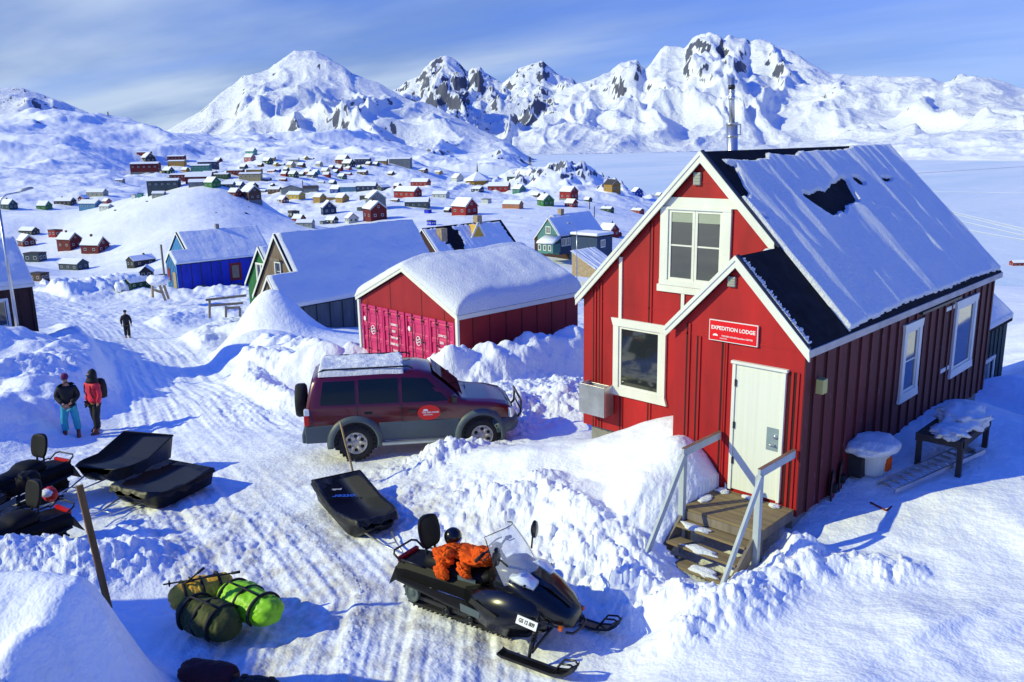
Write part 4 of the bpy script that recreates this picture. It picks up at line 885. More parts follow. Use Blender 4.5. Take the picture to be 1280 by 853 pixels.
for s_ in (-1, 1):
    m_ = MB(); m_.loft([[Vector(p) for p in ((3.36, s_*.80, .74), (3.52, s_*.60, .74), (3.50, s_*.60, .92), (3.35, s_*.77, .95))], [Vector(p) for p in ((3.44, s_*.83, .745), (3.57, s_*.60, .745), (3.545, s_*.60, .90), (3.41, s_*.80, .93))]], smooth=False); m_.build('headlight', 'lamp_clear', car)
    m_ = MB(); m_.box((-1.04, min(s_*.76, s_*.875), .80), (-.93, max(s_*.76, s_*.875), 1.02)); tl = m_.build('tail_light', 'lamp_red', car, bevel=.02)
    m_ = MB(); m_.box((-1.035, min(s_*.765, s_*.872), 1.02), (-.92, max(s_*.765, s_*.872), 1.16)); m_.build('tail_light', 'lamp_clear', car, bevel=.02)
# glass : side panes lie just outside the loft
def pane(pts, s_, nm='side_window'):
    def y_(x, z):
        # interpolate half width of the section
        i = max(0, min(len(st)-2, next((k for k in range(len(st)-1) if st[k][0] <= x <= st[k+1][0]), 0))); f_ = (x-st[i][0])/(st[i+1][0]-st[i][0])
        def hw(s0):
            b0, zt0, wb0, wt0, rr0 = s0[3], s0[4], s0[6], s0[7], s0[8]
            zs_ = [b0, b0+(zt0-b0)*.52, zt0-rr0, zt0-rr0*.45]; ws_ = [wb0-.02, wt0+(wb0-wt0)*.45, wt0, wt0-.06]
            return np.interp(z, zs_, ws_)
        return hw(st[i])*(1-f_)+hw(st[i+1])*f_
    m_ = MB(); 
    (xa, za), (xb, zb), (xc, zc_), (xd, zd_) = pts; n = 6; rows = []
    for j in range(n+1):
        g_ = j/n; row = []
        for i in range(n+1):
            f_ = i/n; x = (xa*(1-f_)+xb*f_)*(1-g_)+(xd*(1-f_)+xc*f_)*g_; z = (za*(1-f_)+zb*f_)*(1-g_)+(zd_*(1-f_)+zc_*f_)*g_
            row.append(Vector((x, s_*(y_(x, z)+.008), z)))
        rows.append(row)
    V = [[m_.bm.verts.new(p) for p in r_] for r_ in rows]
    for j in range(n):
        for i in range(n): m_.bm.faces.new((V[j][i], V[j][i+1], V[j+1][i+1], V[j+1][i]))
    m_.sm = True; return m_.build(nm, 'car_glass', car)
for s_ in (-1, 1):
    pane([(-.70, 1.235), (.02, 1.225), (.02, 1.70), (-.62, 1.70)], s_); pane([(.10, 1.225), (.92, 1.215), (.92, 1.72), (.10, 1.71)], s_); pane([(1.0, 1.215), (1.98, 1.20), (1.52, 1.68), (1.0, 1.72)], s_)
    m_ = MB(); m_.box((2.02, min(s_*.90, s_*1.10), 1.20), (2.14, max(s_*.90, s_*1.10), 1.36)); m_.build('mirror', 'black_plastic', car, bevel=.03)
    for x in (.98, .06): 
        m_ = MB(); m_.box((x-.006+.0, min(s_*.872, s_*.888), .62), (x+.006, max(s_*.872, s_*.888), 1.17)); m_.build('door_gap', 'rubber', car)
    for x in (.20, 1.12):
        m_ = MB(); m_.box((x, min(s_*.87, s_*.90), 1.00), (x+.17, max(s_*.87, s_*.90), 1.055)); m_.build('door_handle', 'black_plastic', car, bevel=.01)
    m_ = MB(); m_.box((.55, min(s_*.86, s_*1.0), .33), (2.12, max(s_*.86, s_*1.0), .385)); m_.build('running_board', 'running_board', car, bevel=.012)
    m_ = MB(); m_.tube([(-.70, s_*.62, 1.88), (-.62, s_*.62, 1.93), (1.15, s_*.62, 1.935), (1.25, s_*.62, 1.88)], .018, 8); m_.build('roof_rail', 'black_plastic', car)
# windscreen and rear window
m_ = MB(); m_.quad((1.66, -.56, 1.775), (2.27, -.68, 1.235), (2.27, .68, 1.235), (1.66, .56, 1.775)); m_.build('windscreen', 'car_glass', car, M=Matrix.Translation((.022, 0, .022)))
m_ = MB(); m_.quad((-.96, -.62, 1.26), (-.83, -.58, 1.74), (-.83, .58, 1.74), (-.96, .62, 1.26)); m_.build('rear_window', 'car_glass', car, M=Matrix.Translation((-.022, 0, .0)))
# wheels
def wheel(x, y, s_, r=.385, w_=.26, nm='wheel', z=.385, par=None):
    Mw = Matrix.Translation((x, y, z)) @ Matrix.Rotation(R(90)*(-1 if s_ > 0 else 1), 4, 'X')
    t_ = MB(); t_.lathe([(r*.60, -w_/2), (r*.80, -w_/2), (r*.96, -w_*.42), (r, -w_*.30), (r, w_*.30), (r*.96, w_*.42), (r*.80, w_/2), (r*.60, w_/2), (r*.58, w_*.2)], n=40, M=Mw)
    n_l = 26
    for k in range(n_l):
        for sd_ in (-1, 1):
            a = 2*math.pi*(k+.25*sd_)/n_l; Ml = Mw @ Matrix.Rotation(a, 4, 'Z'); t_.box((r*.955, sd_*w_*.0-.018, min(sd_*w_*.06, sd_*w_*.47)), (r*1.035, .025, max(sd_*w_*.06, sd_*w_*.47)), Ml)
    wo = t_.build('wheel', 'rubber', par or car, smooth=True)
    d = MB(); d.lathe([(.001, w_*.50), (r*.18, w_*.50), (r*.20, w_*.44), (r*.45, w_*.42), (r*.56, w_*.46), (r*.60, w_*.52), (r*.64, w_*.47)], n=30, M=Mw)
    for k in range(6):
        Ml = Mw @ Matrix.Rotation(2*math.pi*k/6, 4, 'Z'); d.box((r*.12, -.036, w_*.40), (r*.56, .036, w_*.485), Ml)
    rm = d.build('rim', 'alloy', wo)
    c = MB()
    for k in range(6):
        Ml = Mw @ Matrix.Rotation(2*math.pi*(k+.5)/6, 4, 'Z'); c.lathe([(.001, w_*.455), (r*.10, w_*.455), (r*.10, w_*.40)], n=10, M=Ml @ Matrix.Translation((r*.40, 0, 0)))
    c.build('rim_hole', 'rubber', wo); return wo
for x in (0, 2.675):
    for s_ in (-1, 1): wheel(x, s_*.78, s_)
sw = MB(); Ms = Matrix.Translation((-1.17, .22, 1.06)) @ Matrix.Rotation(R(-90), 4, 'Y'); sw.lathe([(.001, .12), (.22, .12), (.26, .12), (.34, .11), (.37, .06), (.37, -.08), (.33, -.12), (.001, -.12)], n=32, M=Ms); sw.build('spare_wheel', 'rubber', car)
# door sticker
stk = MB(); c0 = Vector((1.55, -.893, .97)); stk.prism([(c0.x+.24*math.cos(a), c0.y, c0.z+.165*math.sin(a)) for a in np.linspace(0, 2*math.pi, 32)[:-1]], (0, -.004, 0)); sk = stk.build('door_sticker', 'sign_red', car)
m_ = MB(); m_.prism([(c0.x-.07+.055*math.cos(a), c0.y-.004, c0.z+.035+.045*math.sin(a)) for a in np.linspace(0, math.pi, 12)], (0, -.003, 0)); m_.build('emblem', 'sign_white', sk)
text('lettering', 'THE RED HOUSE', .048, 'sign_white', sk, basis((c0.x+.03, c0.y-.005, c0.z+.0), (1, 0, 0), (0, 0, 1)), .0015, .001)
text('lettering', 'GREENLAND', .034, 'sign_white', sk, basis((c0.x-.02, c0.y-.005, c0.z-.05), (1, 0, 0), (0, 0, 1)), .0008, .001)
# snow slab on the roof
nx, ny = 60, 40; u = np.linspace(-.72, 1.05, nx); v = np.linspace(-.67, .67, ny); U, V = np.meshgrid(u, v, indexing='ij')
e = np.minimum(np.minimum(U-u[0], u[-1]-U+.10*perlin(V*4, V*0, 3)), np.minimum(V-v[0], v[-1]-V)); e = np.clip(e/.07, 0, 1); th = (.10+.05*perlin(U*2.2, V*2.5, 4)+.015*perlin(U*8, V*8, 5))*np.sqrt(np.clip(1-(1-e)**2, 0, 1))
Zr = np.where(np.abs(V) < .49, 1.872, 1.872-.05*((np.abs(V)-.49)/.11)); P_s = np.stack([U, V, Zr+th], -1); Pb = np.stack([U, V, Zr-.01+0*th], -1)
sn = grid_np('roof_snow', P_s, np.ones((nx-1, ny-1), bool), 'roof_snow', None); sn.parent = car
m_ = MB(); m_.tube([(2.25, .55, 1.2), (2.15, .6, 1.75)], .004, 5); m_.build('aerial', 'dark_metal', car)
m_ = MB(); m_.box((2.18, -.94, 1.05), (2.30, -.88, 1.09)); m_.bm.free()
m_ = MB(); m_.tube([(2.42, .1, 1.19), (2.44, .55, 1.19)], .008, 5); m_.tube([(2.44, .55, 1.19), (2.2, .3, 1.33)], .006, 5); m_.build('wiper', 'black_plastic', car)

for ch_ in car.children_recursive:
    if ch_.type == 'MESH':
        for v in ch_.data.vertices:
            if v.co.x > 2.95: v.co.x = 2.95+(v.co.x-2.95)*.78
# ------------------------------------------------------------------ snowmobiles: local x forward, y left, origin on the snow under the middle
paint('sm_black', (.004, .004, .005), .24, .2, 5, spec=.35, coat=.35, bmp=.03); paint('vinyl', (.006, .006, .007), .6, .25, 6, bmp=.12, spec=.18); paint('sm_grey', (.10, .13, .13), .3, .1, 6, bmp=.03)
paint('reflector', (.55, .10, .01), .3, .1, bmp=0); paint('plate_ink', (.01, .01, .01), .5, 0, bmp=0)
m, t, b = newmat('windshield'); b.inputs['Base Color'].default_value = (.95, .97, 1, 1); b.inputs['Roughness'].default_value = .02
b.inputs['Transmission Weight'].default_value = .0; b.inputs['Alpha'].default_value = .22; b.inputs['Specular IOR Level'].default_value = 1.0
def ell(cx_, cz_, hw, hh, x, n=14, pw=2.6, z0=None):
    r_ = []
    for k in range(n):
        a = 2*math.pi*k/n; c_, s_ = math.cos(a), math.sin(a); r_.append(Vector((x, cx_+hw*math.copysign(abs(c_)**(2/pw), c_), cz_+hh*math.copysign(abs(s_)**(2/pw), s_))))
    return r_
def snowmobile(label, loc, rot, plate=True, mirror=True, group=None):
    o = thing('snowmobile', label, 'snowmobile', loc, rot, group)
    # track : an endless belt with lugs
    prof = []; 
    for (cx_, cz_, r_, a0, a1) in ((-1.22, .20, .19, 90, 270), (.55, .12, .11, 270, 350), (.72, .33, .13, -20, 90)):
        for a in np.linspace(R(a0), R(a1), 9): prof.append((cx_+r_*math.cos(a), cz_+r_*math.sin(a)))
    m_ = MB(); ctr_ = np.mean(prof, 0)
    rings = []
    for y in (-.20, .20): pass
    outer = [Vector((x, -.20, z)) for x, z in prof]; 
    def off(p, d):
        n_ = len(p); r = []
        for i in range(n_):
            a = np.array(p[i-1]); c = np.array(p[(i+1) % n_]); tt = c-a; tt = tt/np.linalg.norm(tt); nn = np.array([tt[1], -tt[0]]); r.append((p[i][0]-nn[0]*d, p[i][1]-nn[1]*d))
        return r
    inn = off(prof, .035)
    V = [[m_.bm.verts.new((x, y, z)) for x, z in pr] for pr, y in ((prof, -.20), (prof, .20), (inn, .20), (inn, -.20))]
    n_ = len(prof)
    for a, b_ in ((0, 1), (1, 2), (2, 3), (3, 0)):
        for i in range(n_): m_.bm.faces.new((V[a][i], V[a][(i+1) % n_], V[b_][(i+1) % n_], V[b_][i]))
    P2 = np.array(prof+[prof[0]]); seg = np.hypot(*np.diff(P2, axis=0).T); cs = np.concatenate([[0], np.cumsum(seg)]); nl_ = 52
    for k in range(nl_):
        s_ = cs[-1]*k/nl_; x = np.interp(s_, cs, P2[:, 0]); z = np.interp(s_, cs, P2[:, 1]); x2 = np.interp((s_+.01) % cs[-1], cs, P2[:, 0]); z2 = np.interp((s_+.01) % cs[-1], cs, P2[:, 1]); d = Vector((x2-x, 0, z2-z)).normalized(); nn = Vector((d.z, 0, -d.x))
        M_ = Matrix(((d.x, 0, nn.x, x), (0, 1, 0, 0), (d.z, 0, nn.z, z), (0, 0, 0, 1))); m_.box((-.012, -.19, -.01), (.012, .19, .035), M_)
    trk = m_.build('track', 'rubber', o, smooth=False)
    for x, z, r_ in ((-1.22, .20, .135), (-.55, .10, .065), (-.1, .10, .065), (.35, .11, .065), (-.75, .27, .06)):
        m_ = MB(); m_.lathe([(.001, .02), (r_*.35, .025), (r_*.4, .01), (r_*.75, .012), (r_*.85, .03), (r_, .025), (r_, -.025), (.001, -.025)], n=20, M=Matrix.Translation((x, -.215, z)) @ Matrix.Rotation(R(90), 4, 'X')); m_.build('bogie_wheel', 'dark_metal' if r_ < .1 else 'sm_grey', trk)
    m_ = MB(); m_.beam((-1.25, -.17, .13), (.55, -.17, .07), .03, .05); m_.beam((-1.25, .17, .13), (.55, .17, .07), .03, .05); m_.build('slide_rail', 'dark_metal', trk)
    m_ = MB()
    for a, c_ in (((-.95, .40), (-.5, .13)), ((-.35, .13), (.05, .40)), ((-.95, .42), (-1.2, .2))): m_.beam((a[0], -.18, a[1]), (c_[0], -.18, c_[1]), .025)
    m_.build('swing_arm', 'dark_metal', trk)
    # tunnel with running boards
    m_ = MB(); m_.loft([[Vector((x, y, z)) for y, z in ((-.26, .38), (-.26, .50+h), (-.20, .58+h), (.20, .58+h), (.26, .50+h), (.26, .38))] for x, h in ((-1.50, .0), (-1.3, .03), (0, .03), (.7, .03))], smooth=False); m_.build('tunnel', 'vinyl', o)
    for s_ in (-1, 1):
        m_ = MB(); m_.prism([(-1.42, s_*.26, .37), (.55, s_*.26, .30), (.55, s_*.46, .31), (-.2, s_*.46, .34), (-1.42, s_*.36, .39)], (0, 0, .028)); m_.build('running_board', 'rubber', o)
        m_ = MB(); m_.prism([(-.05, s_*.455, .34), (.30, s_*.455, .32), (.30, s_*.465, .42), (-.05, s_*.465, .45)], (0, s_*.012, 0)); m_.build('side_trim', 'sm_grey', o)
    m_ = MB(); m_.prism([(-1.50, -.26, .52), (-1.50, .26, .52), (-1.68, .24, .22), (-1.68, -.24, .22)], (-.012, 0, 0)); m_.build('snow_flap', 'rubber', o)
    m_ = MB(); m_.box((-1.53, -.20, .56), (-1.46, .20, .63)); m_.build('tail_light', 'lamp_red', o, bevel=.01)
    m_ = MB(); m_.tube([(-1.40, -.24, .60), (-1.55, -.24, .68), (-1.60, -.18, .70), (-1.60, .18, .70), (-1.55, .24, .68), (-1.40, .24, .60)], .016, 8); m_.tube([(-.98, -.24, .63), (-1.40, -.24, .63)], .014, 8); m_.tube([(-.98, .24, .63), (-1.40, .24, .63)], .014, 8); m_.build('rear_rack', 'dark_metal', o)
    # side cowl lower
    for s_ in (-1, 1):
        m_ = MB(); m_.loft([[Vector((x, s_*(y0), z0)), Vector((x, s_*(y1), z0+.02)), Vector((x, s_*(y1+.01), (z0+z1)/2)), Vector((x, s_*y2, z1)), Vector((x, s_*(y2-.16), z1)), Vector((x, s_*(y0-.05), (z0+z1)/2))] for x, y0, y1, y2, z0, z1 in ((-.12, .26, .30, .27, .40, .56), (.15, .30, .44, .34, .30, .62), (.45, .30, .50, .42, .24, .70), (.80, .28, .50, .44, .22, .74), (1.1, .22, .44, .38, .26, .70), (1.32, .16, .30, .26, .33, .58))]); m_.build('side_panel', 'sm_black', o)
    # hood
    hood = [(.28, 0, .64, .22, .16, 3.2), (.45, 0, .69, .30, .19, 3.2), (.70, 0, .71, .35, .20, 3.2), (.95, 0, .67, .37, .19, 3.4), (1.20, 0, .60, .34, .17, 3.2), (1.42, 0, .52, .28, .14, 3.0), (1.56, 0, .46, .20, .11, 2.8), (1.64, 0, .43, .12, .07, 2.4)]
    m_ = MB(); m_.loft([ell(c_, z, hw, hh, x, 22, pw) for x, c_, z, hw, hh, pw in hood]); m_.build('hood', 'sm_black', o)
    for s_ in (-1, 1):
        m_ = MB(); m_.loft([[Vector((x, s_*y, z)) for y, z in ((a, zz), (b2, zz-.03), (b2, zz-.07), (a, zz-.04))] for x, a, b2, zz in ((.70, .14, .30, .935), (.90, .12, .33, .925), (1.08, .13, .26, .865))]); m_.build('headlight', 'lamp_clear', o)
        m_ = MB(); m_.box((1.50, s_*.27-.02, .40), (1.56, s_*.27+.02, .45)); m_.build('reflector', 'reflector', o)
    m_ = MB()
    for s_ in (-1, 1): m_.prism([(1.0, s_*.04, .868), (1.40, s_*.02, .70), (1.42, s_*.05, .695), (1.02, s_*.10, .86)], (0, 0, .012))
    m_.build('hood_crease', 'sm_grey', o)
    for s_ in (-1, 1):
        m_ = MB(); m_.prism([(.10, s_*.455, .50), (.62, s_*.535, .44), (.66, s_*.53, .49), (.14, s_*.44, .56)], (0, s_*.012, 0)); m_.build('side_vent', 'rubber', o)
        m_ = MB(); m_.tube([(.30, s_*.40, .64), (.75, s_*.455, .60), (1.2, s_*.43, .52), (1.5, s_*.29, .44)], .012, 6); m_.build('panel_edge', 'dark_metal', o)
        for k_ in range(3): m_ = MB(); m_.prism([(.52+k_*.07, s_*.20, .885+.0*k_), (.56+k_*.07, s_*.20, .89), (.60+k_*.07, s_*.33, .84), (.56+k_*.07, s_*.33, .838)], (0, 0, .03)); m_.build('hood_vent', 'rubber', o)
    m_ = MB(); m_.loft([[Vector((x, y, z)) for y, z in ((-w2, z0), (-w2*.6, z1), (w2*.6, z1), (w2, z0))] for x, w2, z0, z1 in ((.55, .22, .86, .955), (.85, .16, .87, .945), (1.25, .10, .78, .825), (1.55, .05, .60, .64))], smooth=False); m_.build('hood_ridge', 'sm_black', o)
    # dash, steering, handlebars
    m_ = MB(); m_.loft([[Vector((x, y, z)) for y, z in ((-w_, z0), (-w_*.8, z1), (w_*.8, z1), (w_, z0))] for x, w_, z0, z1 in ((.22, .18, .74, .82), (.40, .24, .80, .93), (.62, .28, .84, .97), (.78, .26, .86, .93))]); m_.build('dashboard', 'black_plastic', o)
    m_ = MB(); m_.tube([(.46, 0, .85), (.28, 0, 1.06)], .03, 8); m_.tube([(.20, -.36, 1.04), (.24, -.24, 1.09), (.28, -.08, 1.08), (.28, .08, 1.08), (.24, .24, 1.09), (.20, .36, 1.04)], .016, 8); hb = m_.build('handlebar', 'dark_metal', o)
    for s_ in (-1, 1):
        m_ = MB(); m_.tube([(.23, s_*.25, 1.085), (.19, s_*.40, 1.03)], .024, 10); m_.build('grip', 'rubber', hb)
        m_ = MB(); m_.tube([(.26, s_*.2, 1.09), (.32, s_*.22, 1.08), (.29, s_*.36, 1.04)], .008, 6); m_.build('brake_lever', 'dark_metal', hb)
    m_ = MB(); m_.tube([(.22, -.15, 1.13), (.25, .0, 1.17), (.22, .15, 1.13)], .012, 6); m_.box((.20, -.05, 1.06), (.32, .05, 1.11)); m_.build('grab_loop', 'black_plastic', hb)
    # windshield, curved sheet
    rows = []
    for j in range(9):
        g_ = j/8; x0 = 1.00-.50*g_; z = .86+.58*g_-.04*g_*g_; hw = .38-.12*g_**2.2; row = []
        for i in range(13):
            f_ = (i/12*2-1); row.append(Vector((x0-.34*abs(f_)**2.1*(1-.25*g_), f_*hw, z-.05*abs(f_)**2-(.0 if g_ < .9 else .05*abs(f_)**3))))
        rows.append(row)
    m_ = MB(); V = [[m_.bm.verts.new(p) for p in r_] for r_ in rows]
    for j in range(8):
        for i in range(12): m_.bm.faces.new((V[j][i], V[j][i+1], V[j+1][i+1], V[j+1][i]))
    m_.sm = True; ws = m_.build('windshield', 'windshield', o, solid=.004)
    m_ = MB(); bd = [r_[0] for r_ in rows]+rows[-1][1:]+[r_[-1] for r_ in rows[:-1]][::-1]; m_.tube(bd, .006, 6); m_.build('windshield_edge', 'black_plastic', ws)
    m_ = MB(); m_.tube([r_*1 for r_ in (Vector((.97, y, .855-.02*abs(y))) for y in np.linspace(-.34, .34, 9))], .02, 6); m_.build('windshield_base', 'sm_black', ws)
    if mirror:
        for s_ in (-1, 1):
            m_ = MB(); m_.tube([(.66, s_*.28, 1.02), (.62, s_*.36, 1.12), (.60, s_*.43, 1.17)], .014, 6); m_.lathe([(.001, .04), (.05, .035), (.075, .01), (.07, -.02), (.001, -.03)], n=18, M=Matrix.Translation((.60, s_*.44, 1.20)) @ Matrix.Diagonal((1, 1, 1.6, 1)) @ Matrix.Rotation(R(-90), 4, 'Y')); m_.build('mirror', 'sm_black', o)
    # seat
    seat = [(-1.02, .20, .60, .74), (-.90, .24, .60, .80), (-.60, .25, .58, .82), (-.50, .22, .57, .74), (-.42, .20, .57, .72), (-.10, .20, .57, .71), (.12, .18, .57, .73), (.30, .13, .60, .80)]
    m_ = MB(); m_.loft([[Vector((x, y, z)) for y, z in ((-w_, z0), (-w_*1.05, (z0+z1)/2), (-w_*.92, z1-.03), (-w_*.6, z1), (0, z1+.012), (w_*.6, z1), (w_*.92, z1-.03), (w_*1.05, (z0+z1)/2), (w_, z0))] for x, w_, z0, z1 in seat]); m_.build('seat', 'vinyl', o, sub=1)
    m_ = MB(); m_.prism([(-.30, -.215, .60), (.02, -.20, .60), (.02, -.205, .66), (-.30, -.22, .66)], (0, -.012, 0)); m_.build('seat_trim', 'sm_grey', o)
    m_ = MB(); m_.loft([[Vector((x+.05*(abs(y)/.2)**2*-0, y, z)) for y, z in ((-.16, z_), (-.18, z_), (0, z_), (.18, z_), (.16, z_))] for x, z_ in ((-1.0, .78),)], cap=False) if False else None
    br = MB(); rings = []
    for z, hw, x in ((.80, .12, -1.03), (.86, .19, -1.04), (.98, .22, -1.07), (1.10, .215, -1.10), (1.18, .19, -1.12), (1.22, .12, -1.13)):
        rings.append([Vector((x-.055*math.copysign(abs(math.sin(a))**.7, math.sin(a))+.05*math.cos(a)**2, hw*math.cos(a), z)) for a in np.linspace(0, 2*math.pi, 19)[:-1]])
    br.loft(rings); br.build('backrest', 'vinyl', o, sub=1); m_ = MB(); m_.tube([(-1.0, -.09, .60), (-1.05, -.09, .95)], .02, 8); m_.tube([(-1.0, .09, .60), (-1.05, .09, .95)], .02, 8); m_.build('backrest_post', 'dark_metal', o)
    # front suspension and skis
    for s_ in (-1, 1):
        m_ = MB(); ys = s_*.56
        m_.tube([(1.10, s_*.20, .40), (1.24, ys-.03*s_, .17)], .020, 8); m_.tube([(1.36, s_*.18, .38), (1.24, ys-.03*s_, .17)], .020, 8); m_.tube([(1.16, s_*.22, .52), (1.22, ys-.04*s_, .30)], .016, 8)
        sp = m_.build('suspension_arm', 'dark_metal', o)
        m_ = MB(); m_.tube([(1.22, s_*.30, .62), (1.23, ys-.06*s_, .20)], .020, 8)
        for k in range(9):
            g_ = .25+.07*k; c_ = Vector((1.22, s_*.30, .62)).lerp(Vector((1.23, ys-.06*s_, .20)), g_); m_.lathe([(.03, -.008), (.042, 0), (.03, .008)], (c_.x, c_.y, c_.z), 12)
        m_.build('shock_absorber', 'black_plastic', sp)
        m_ = MB(); m_.tube([(1.22, ys, .12), (1.26, ys, .34)], .025, 8); m_.build('spindle', 'dark_metal', sp)
        m_ = MB(); pr = [(.72, .05), (.80, .03), (1.6, .03), (1.80, .07), (1.93, .16), (1.98, .22)]
        m_.loft([[Vector((x, ys+y, z+zz)) for y, zz in ((-.075, 0), (-.075, .035), (-.05, .02), (.05, .02), (.075, .035), (.075, 0), (.02, -.008), (.012, -.03), (-.012, -.03), (-.02, -.008))] for x, z in pr]); sk_ = m_.build('ski', 'black_plastic', o, smooth=False)
        m_ = MB(); m_.tube([(1.62, ys-.045, .05), (1.76, ys-.05, .22), (1.92, ys-.05, .25), (1.98, ys-.04, .22), (1.98, ys+.04, .22), (1.92, ys+.05, .25), (1.76, ys+.05, .22), (1.62, ys+.045, .05)], .013, 8); m_.build('ski_loop', 'black_plastic', sk_)
    m_ = MB(); m_.tube([(1.58, -.22, .36), (1.66, -.16, .34), (1.70, 0, .34), (1.66, .16, .34), (1.58, .22, .36)], .018, 8); m_.build('bumper', 'dark_metal', o)
    return o
sm = snowmobile('glossy black snowmobile with clear windshield and number plate, parked nearest the camera', (sm_c[0], sm_c[1], smz), sm_a)
sm.scale = (ks*1.02, ks*1.20, ks*1.24)
# number plate on the right flank of the hood (faces the camera side)
pm = basis((1.13, -.485, .50), (1, -.02, -.06), (.08, .55, 1)); 
p_ = MB(); p_.box((-.17, -.05, .0), (.17, .05, .006)); pl = p_.build('number_plate', 'sign_white', sm, M=pm)
text('lettering', 'GS 12 809', .062, 'plate_ink', pl, pm @ Matrix.Translation((0, 0, .008)), .002, .001)
# ------------------------------------------------------------------ people
def skin_body(name, mat_, J, E_, parent=None, sub=2, root=0):
    me = bpy.data.meshes.new(name); me.from_pydata([j[0] for j in J], E_, []); o = bpy.data.objects.new(name, me); COL.objects.link(o)
    if parent: o.parent = parent
    sk = o.modifiers.new('skin', 'SKIN'); 
    sk.use_smooth_shade = True
    if not me.skin_vertices: 
        bpy.context.view_layer.objects.active = o
    lay = me.skin_vertices[0].data if me.skin_vertices else None
    for i, j in enumerate(J):
        lay[i].radius = j[1] if isinstance(j[1], tuple) else (j[1], j[1]); lay[i].use_root = (i == root)
    sb = o.modifiers.new('sub', 'SUBSURF'); sb.levels = sub; sb.render_levels = sub
    me.materials.append(MATS[mat_]); return o
def freeze(o):
    bpy.context.view_layer.update(); dg = bpy.context.evaluated_depsgraph_get(); me = bpy.data.meshes.new_from_object(o.evaluated_get(dg)); o.modifiers.clear(); o.data = me; me.polygons.foreach_set('use_smooth', [True]*len(me.polygons)); return o
paint('skin', (.42, .22, .15), .55, .1, 8, bmp=.05); paint('cloth_black', (.012, .012, .014), .75, .3, 9, bmp=.4); paint('cloth_red', (.72, .028, .055), .6, .15, 7, bmp=.35); paint('cloth_turquoise', (.03, .34, .44), .65, .2, 9, bmp=.35)
paint('cloth_purple', (.14, .012, .08), .8, .2, 12, bmp=.4); paint('boot', (.14, .04, .03), .6, .3, 9); paint('hair', (.03, .018, .012), .7, .3, 14, bmp=.3)
def person(label, loc, rot, jacket, trousers, hat, h=1.74, stance=.13, arms='down', hood=False, walk=0., legmat=None, pack=False, boots='boot', seg=True):
    k = h/1.74
    # a body in one continuous surface; clothing is drawn over it as children
    J = [((0, 0, .93), (.12, .09)), ((0, .0, 1.12), (.11, .08)), ((0, 0, 1.32), (.12, .08)), ((0, .0, 1.43), (.07, .06)), ((0, .0, 1.52), (.05, .05)), ((0, -.015, 1.60), (.075, .085)), ((0, -.01, 1.68), (.08, .095)), ((0, .0, 1.735), (.06, .07))]
    E_ = [(0, 1), (1, 2), (2, 3), (3, 4), (4, 5), (5, 6), (6, 7)]
    for s_ in (-1, 1):
        n0 = len(J); dy = walk*s_
        J += [((s_*.09, 0, .86), (.07, .07)), ((s_*stance, -.03-dy*.5, .48), (.055, .055)), ((s_*(stance+.01), .03-dy, .10), (.045, .05)), ((s_*(stance+.03), -.10-dy, .045), (.045, .035))]
        E_ += [(0, n0), (n0, n0+1), (n0+1, n0+2), (n0+2, n0+3)]
        n1 = len(J)
        if arms == 'front': A = [((s_*.17, 0, 1.36), .045), ((s_*.25, .0, 1.14), .04), ((s_*.10, -.20, .99), .030), ((s_*.05, -.24, .965), .026)]
        else: A = [((s_*.17, 0, 1.36), .045), ((s_*.255, .02, 1.13), .04), ((s_*.265, -.06, .90), .030), ((s_*.262, -.08, .82), .034)]
        J += A; E_ += [(3, n1), (n1, n1+1), (n1+1, n1+2), (n1+2, n1+3)]
    J = [((p[0]*k, p[1]*k, p[2]*k), r) for p, r in J]
    body = freeze(skin_body('person', 'skin', J, E_)); body.location = loc; body.rotation_euler = (0, 0, rot); body['label'] = label; body['category'] = 'person'
    def cloth(name, mat_, J2, E2, grow=1.0):
        o = freeze(skin_body(name, mat_, [((p[0]*k, p[1]*k, p[2]*k), tuple(x*grow for x in (r if isinstance(r, tuple) else (r, r)))) for p, r in J2], E2, body)); return o
    Jj = [((0, 0, .84), (.225, .17)), ((0, 0, 1.05), (.20, .15)), ((0, 0, 1.22), (.205, .15)), ((0, 0, 1.36), (.20, .145)), ((0, 0, 1.45), (.19, .16)), ((0, .005, 1.535), (.125, .125))]; Ej = [(0, 1), (1, 2), (2, 3), (3, 4), (4, 5)]
    if hood:
        m_ = MB(); m_.loft([[Vector(((rx*math.cos(a))*k, (cy+ry*math.sin(a))*k, z*k)) for a in np.linspace(0, 2*math.pi, 17)[:-1]] for z, rx, ry, cy in ((1.46, .20, .16, .01), (1.53, .15, .14, .01), (1.60, .125, .125, .03), (1.68, .12, .125, .035), (1.76, .09, .10, .04), (1.82, .03, .04, .05))]); m_.build('hood', 'cloth_black', body)
    for s_ in (-1, 1):
        n1 = len(Jj)
        if arms == 'front': A = [((s_*.20, 0, 1.38), .095), ((s_*.27, .0, 1.14), .085), ((s_*.10, -.20, .99), .07)]
        else: A = [((s_*.20, 0, 1.38), .085), ((s_*.275, .02, 1.13), .075), ((s_*.28, -.055, .895), .058)]
        Jj += A; Ej += [(3, n1), (n1, n1+1), (n1+1, n1+2)]
    cloth('jacket', jacket, Jj, Ej)
    Jt = [((0, 0, .98), (.19, .14))]; Et = []
    for s_ in (-1, 1):
        n1 = len(Jt); dy = walk*s_
        Jt += [((s_*.095, 0, .84), (.125, .12)), ((s_*stance, -.03-dy*.5, .48), (.10, .10)), ((s_*(stance+.01), .02-dy, .14), (.098, .10))]; Et += [(0, n1), (n1, n1+1), (n1+1, n1+2)]
    cloth('trousers', trousers, Jt, Et)
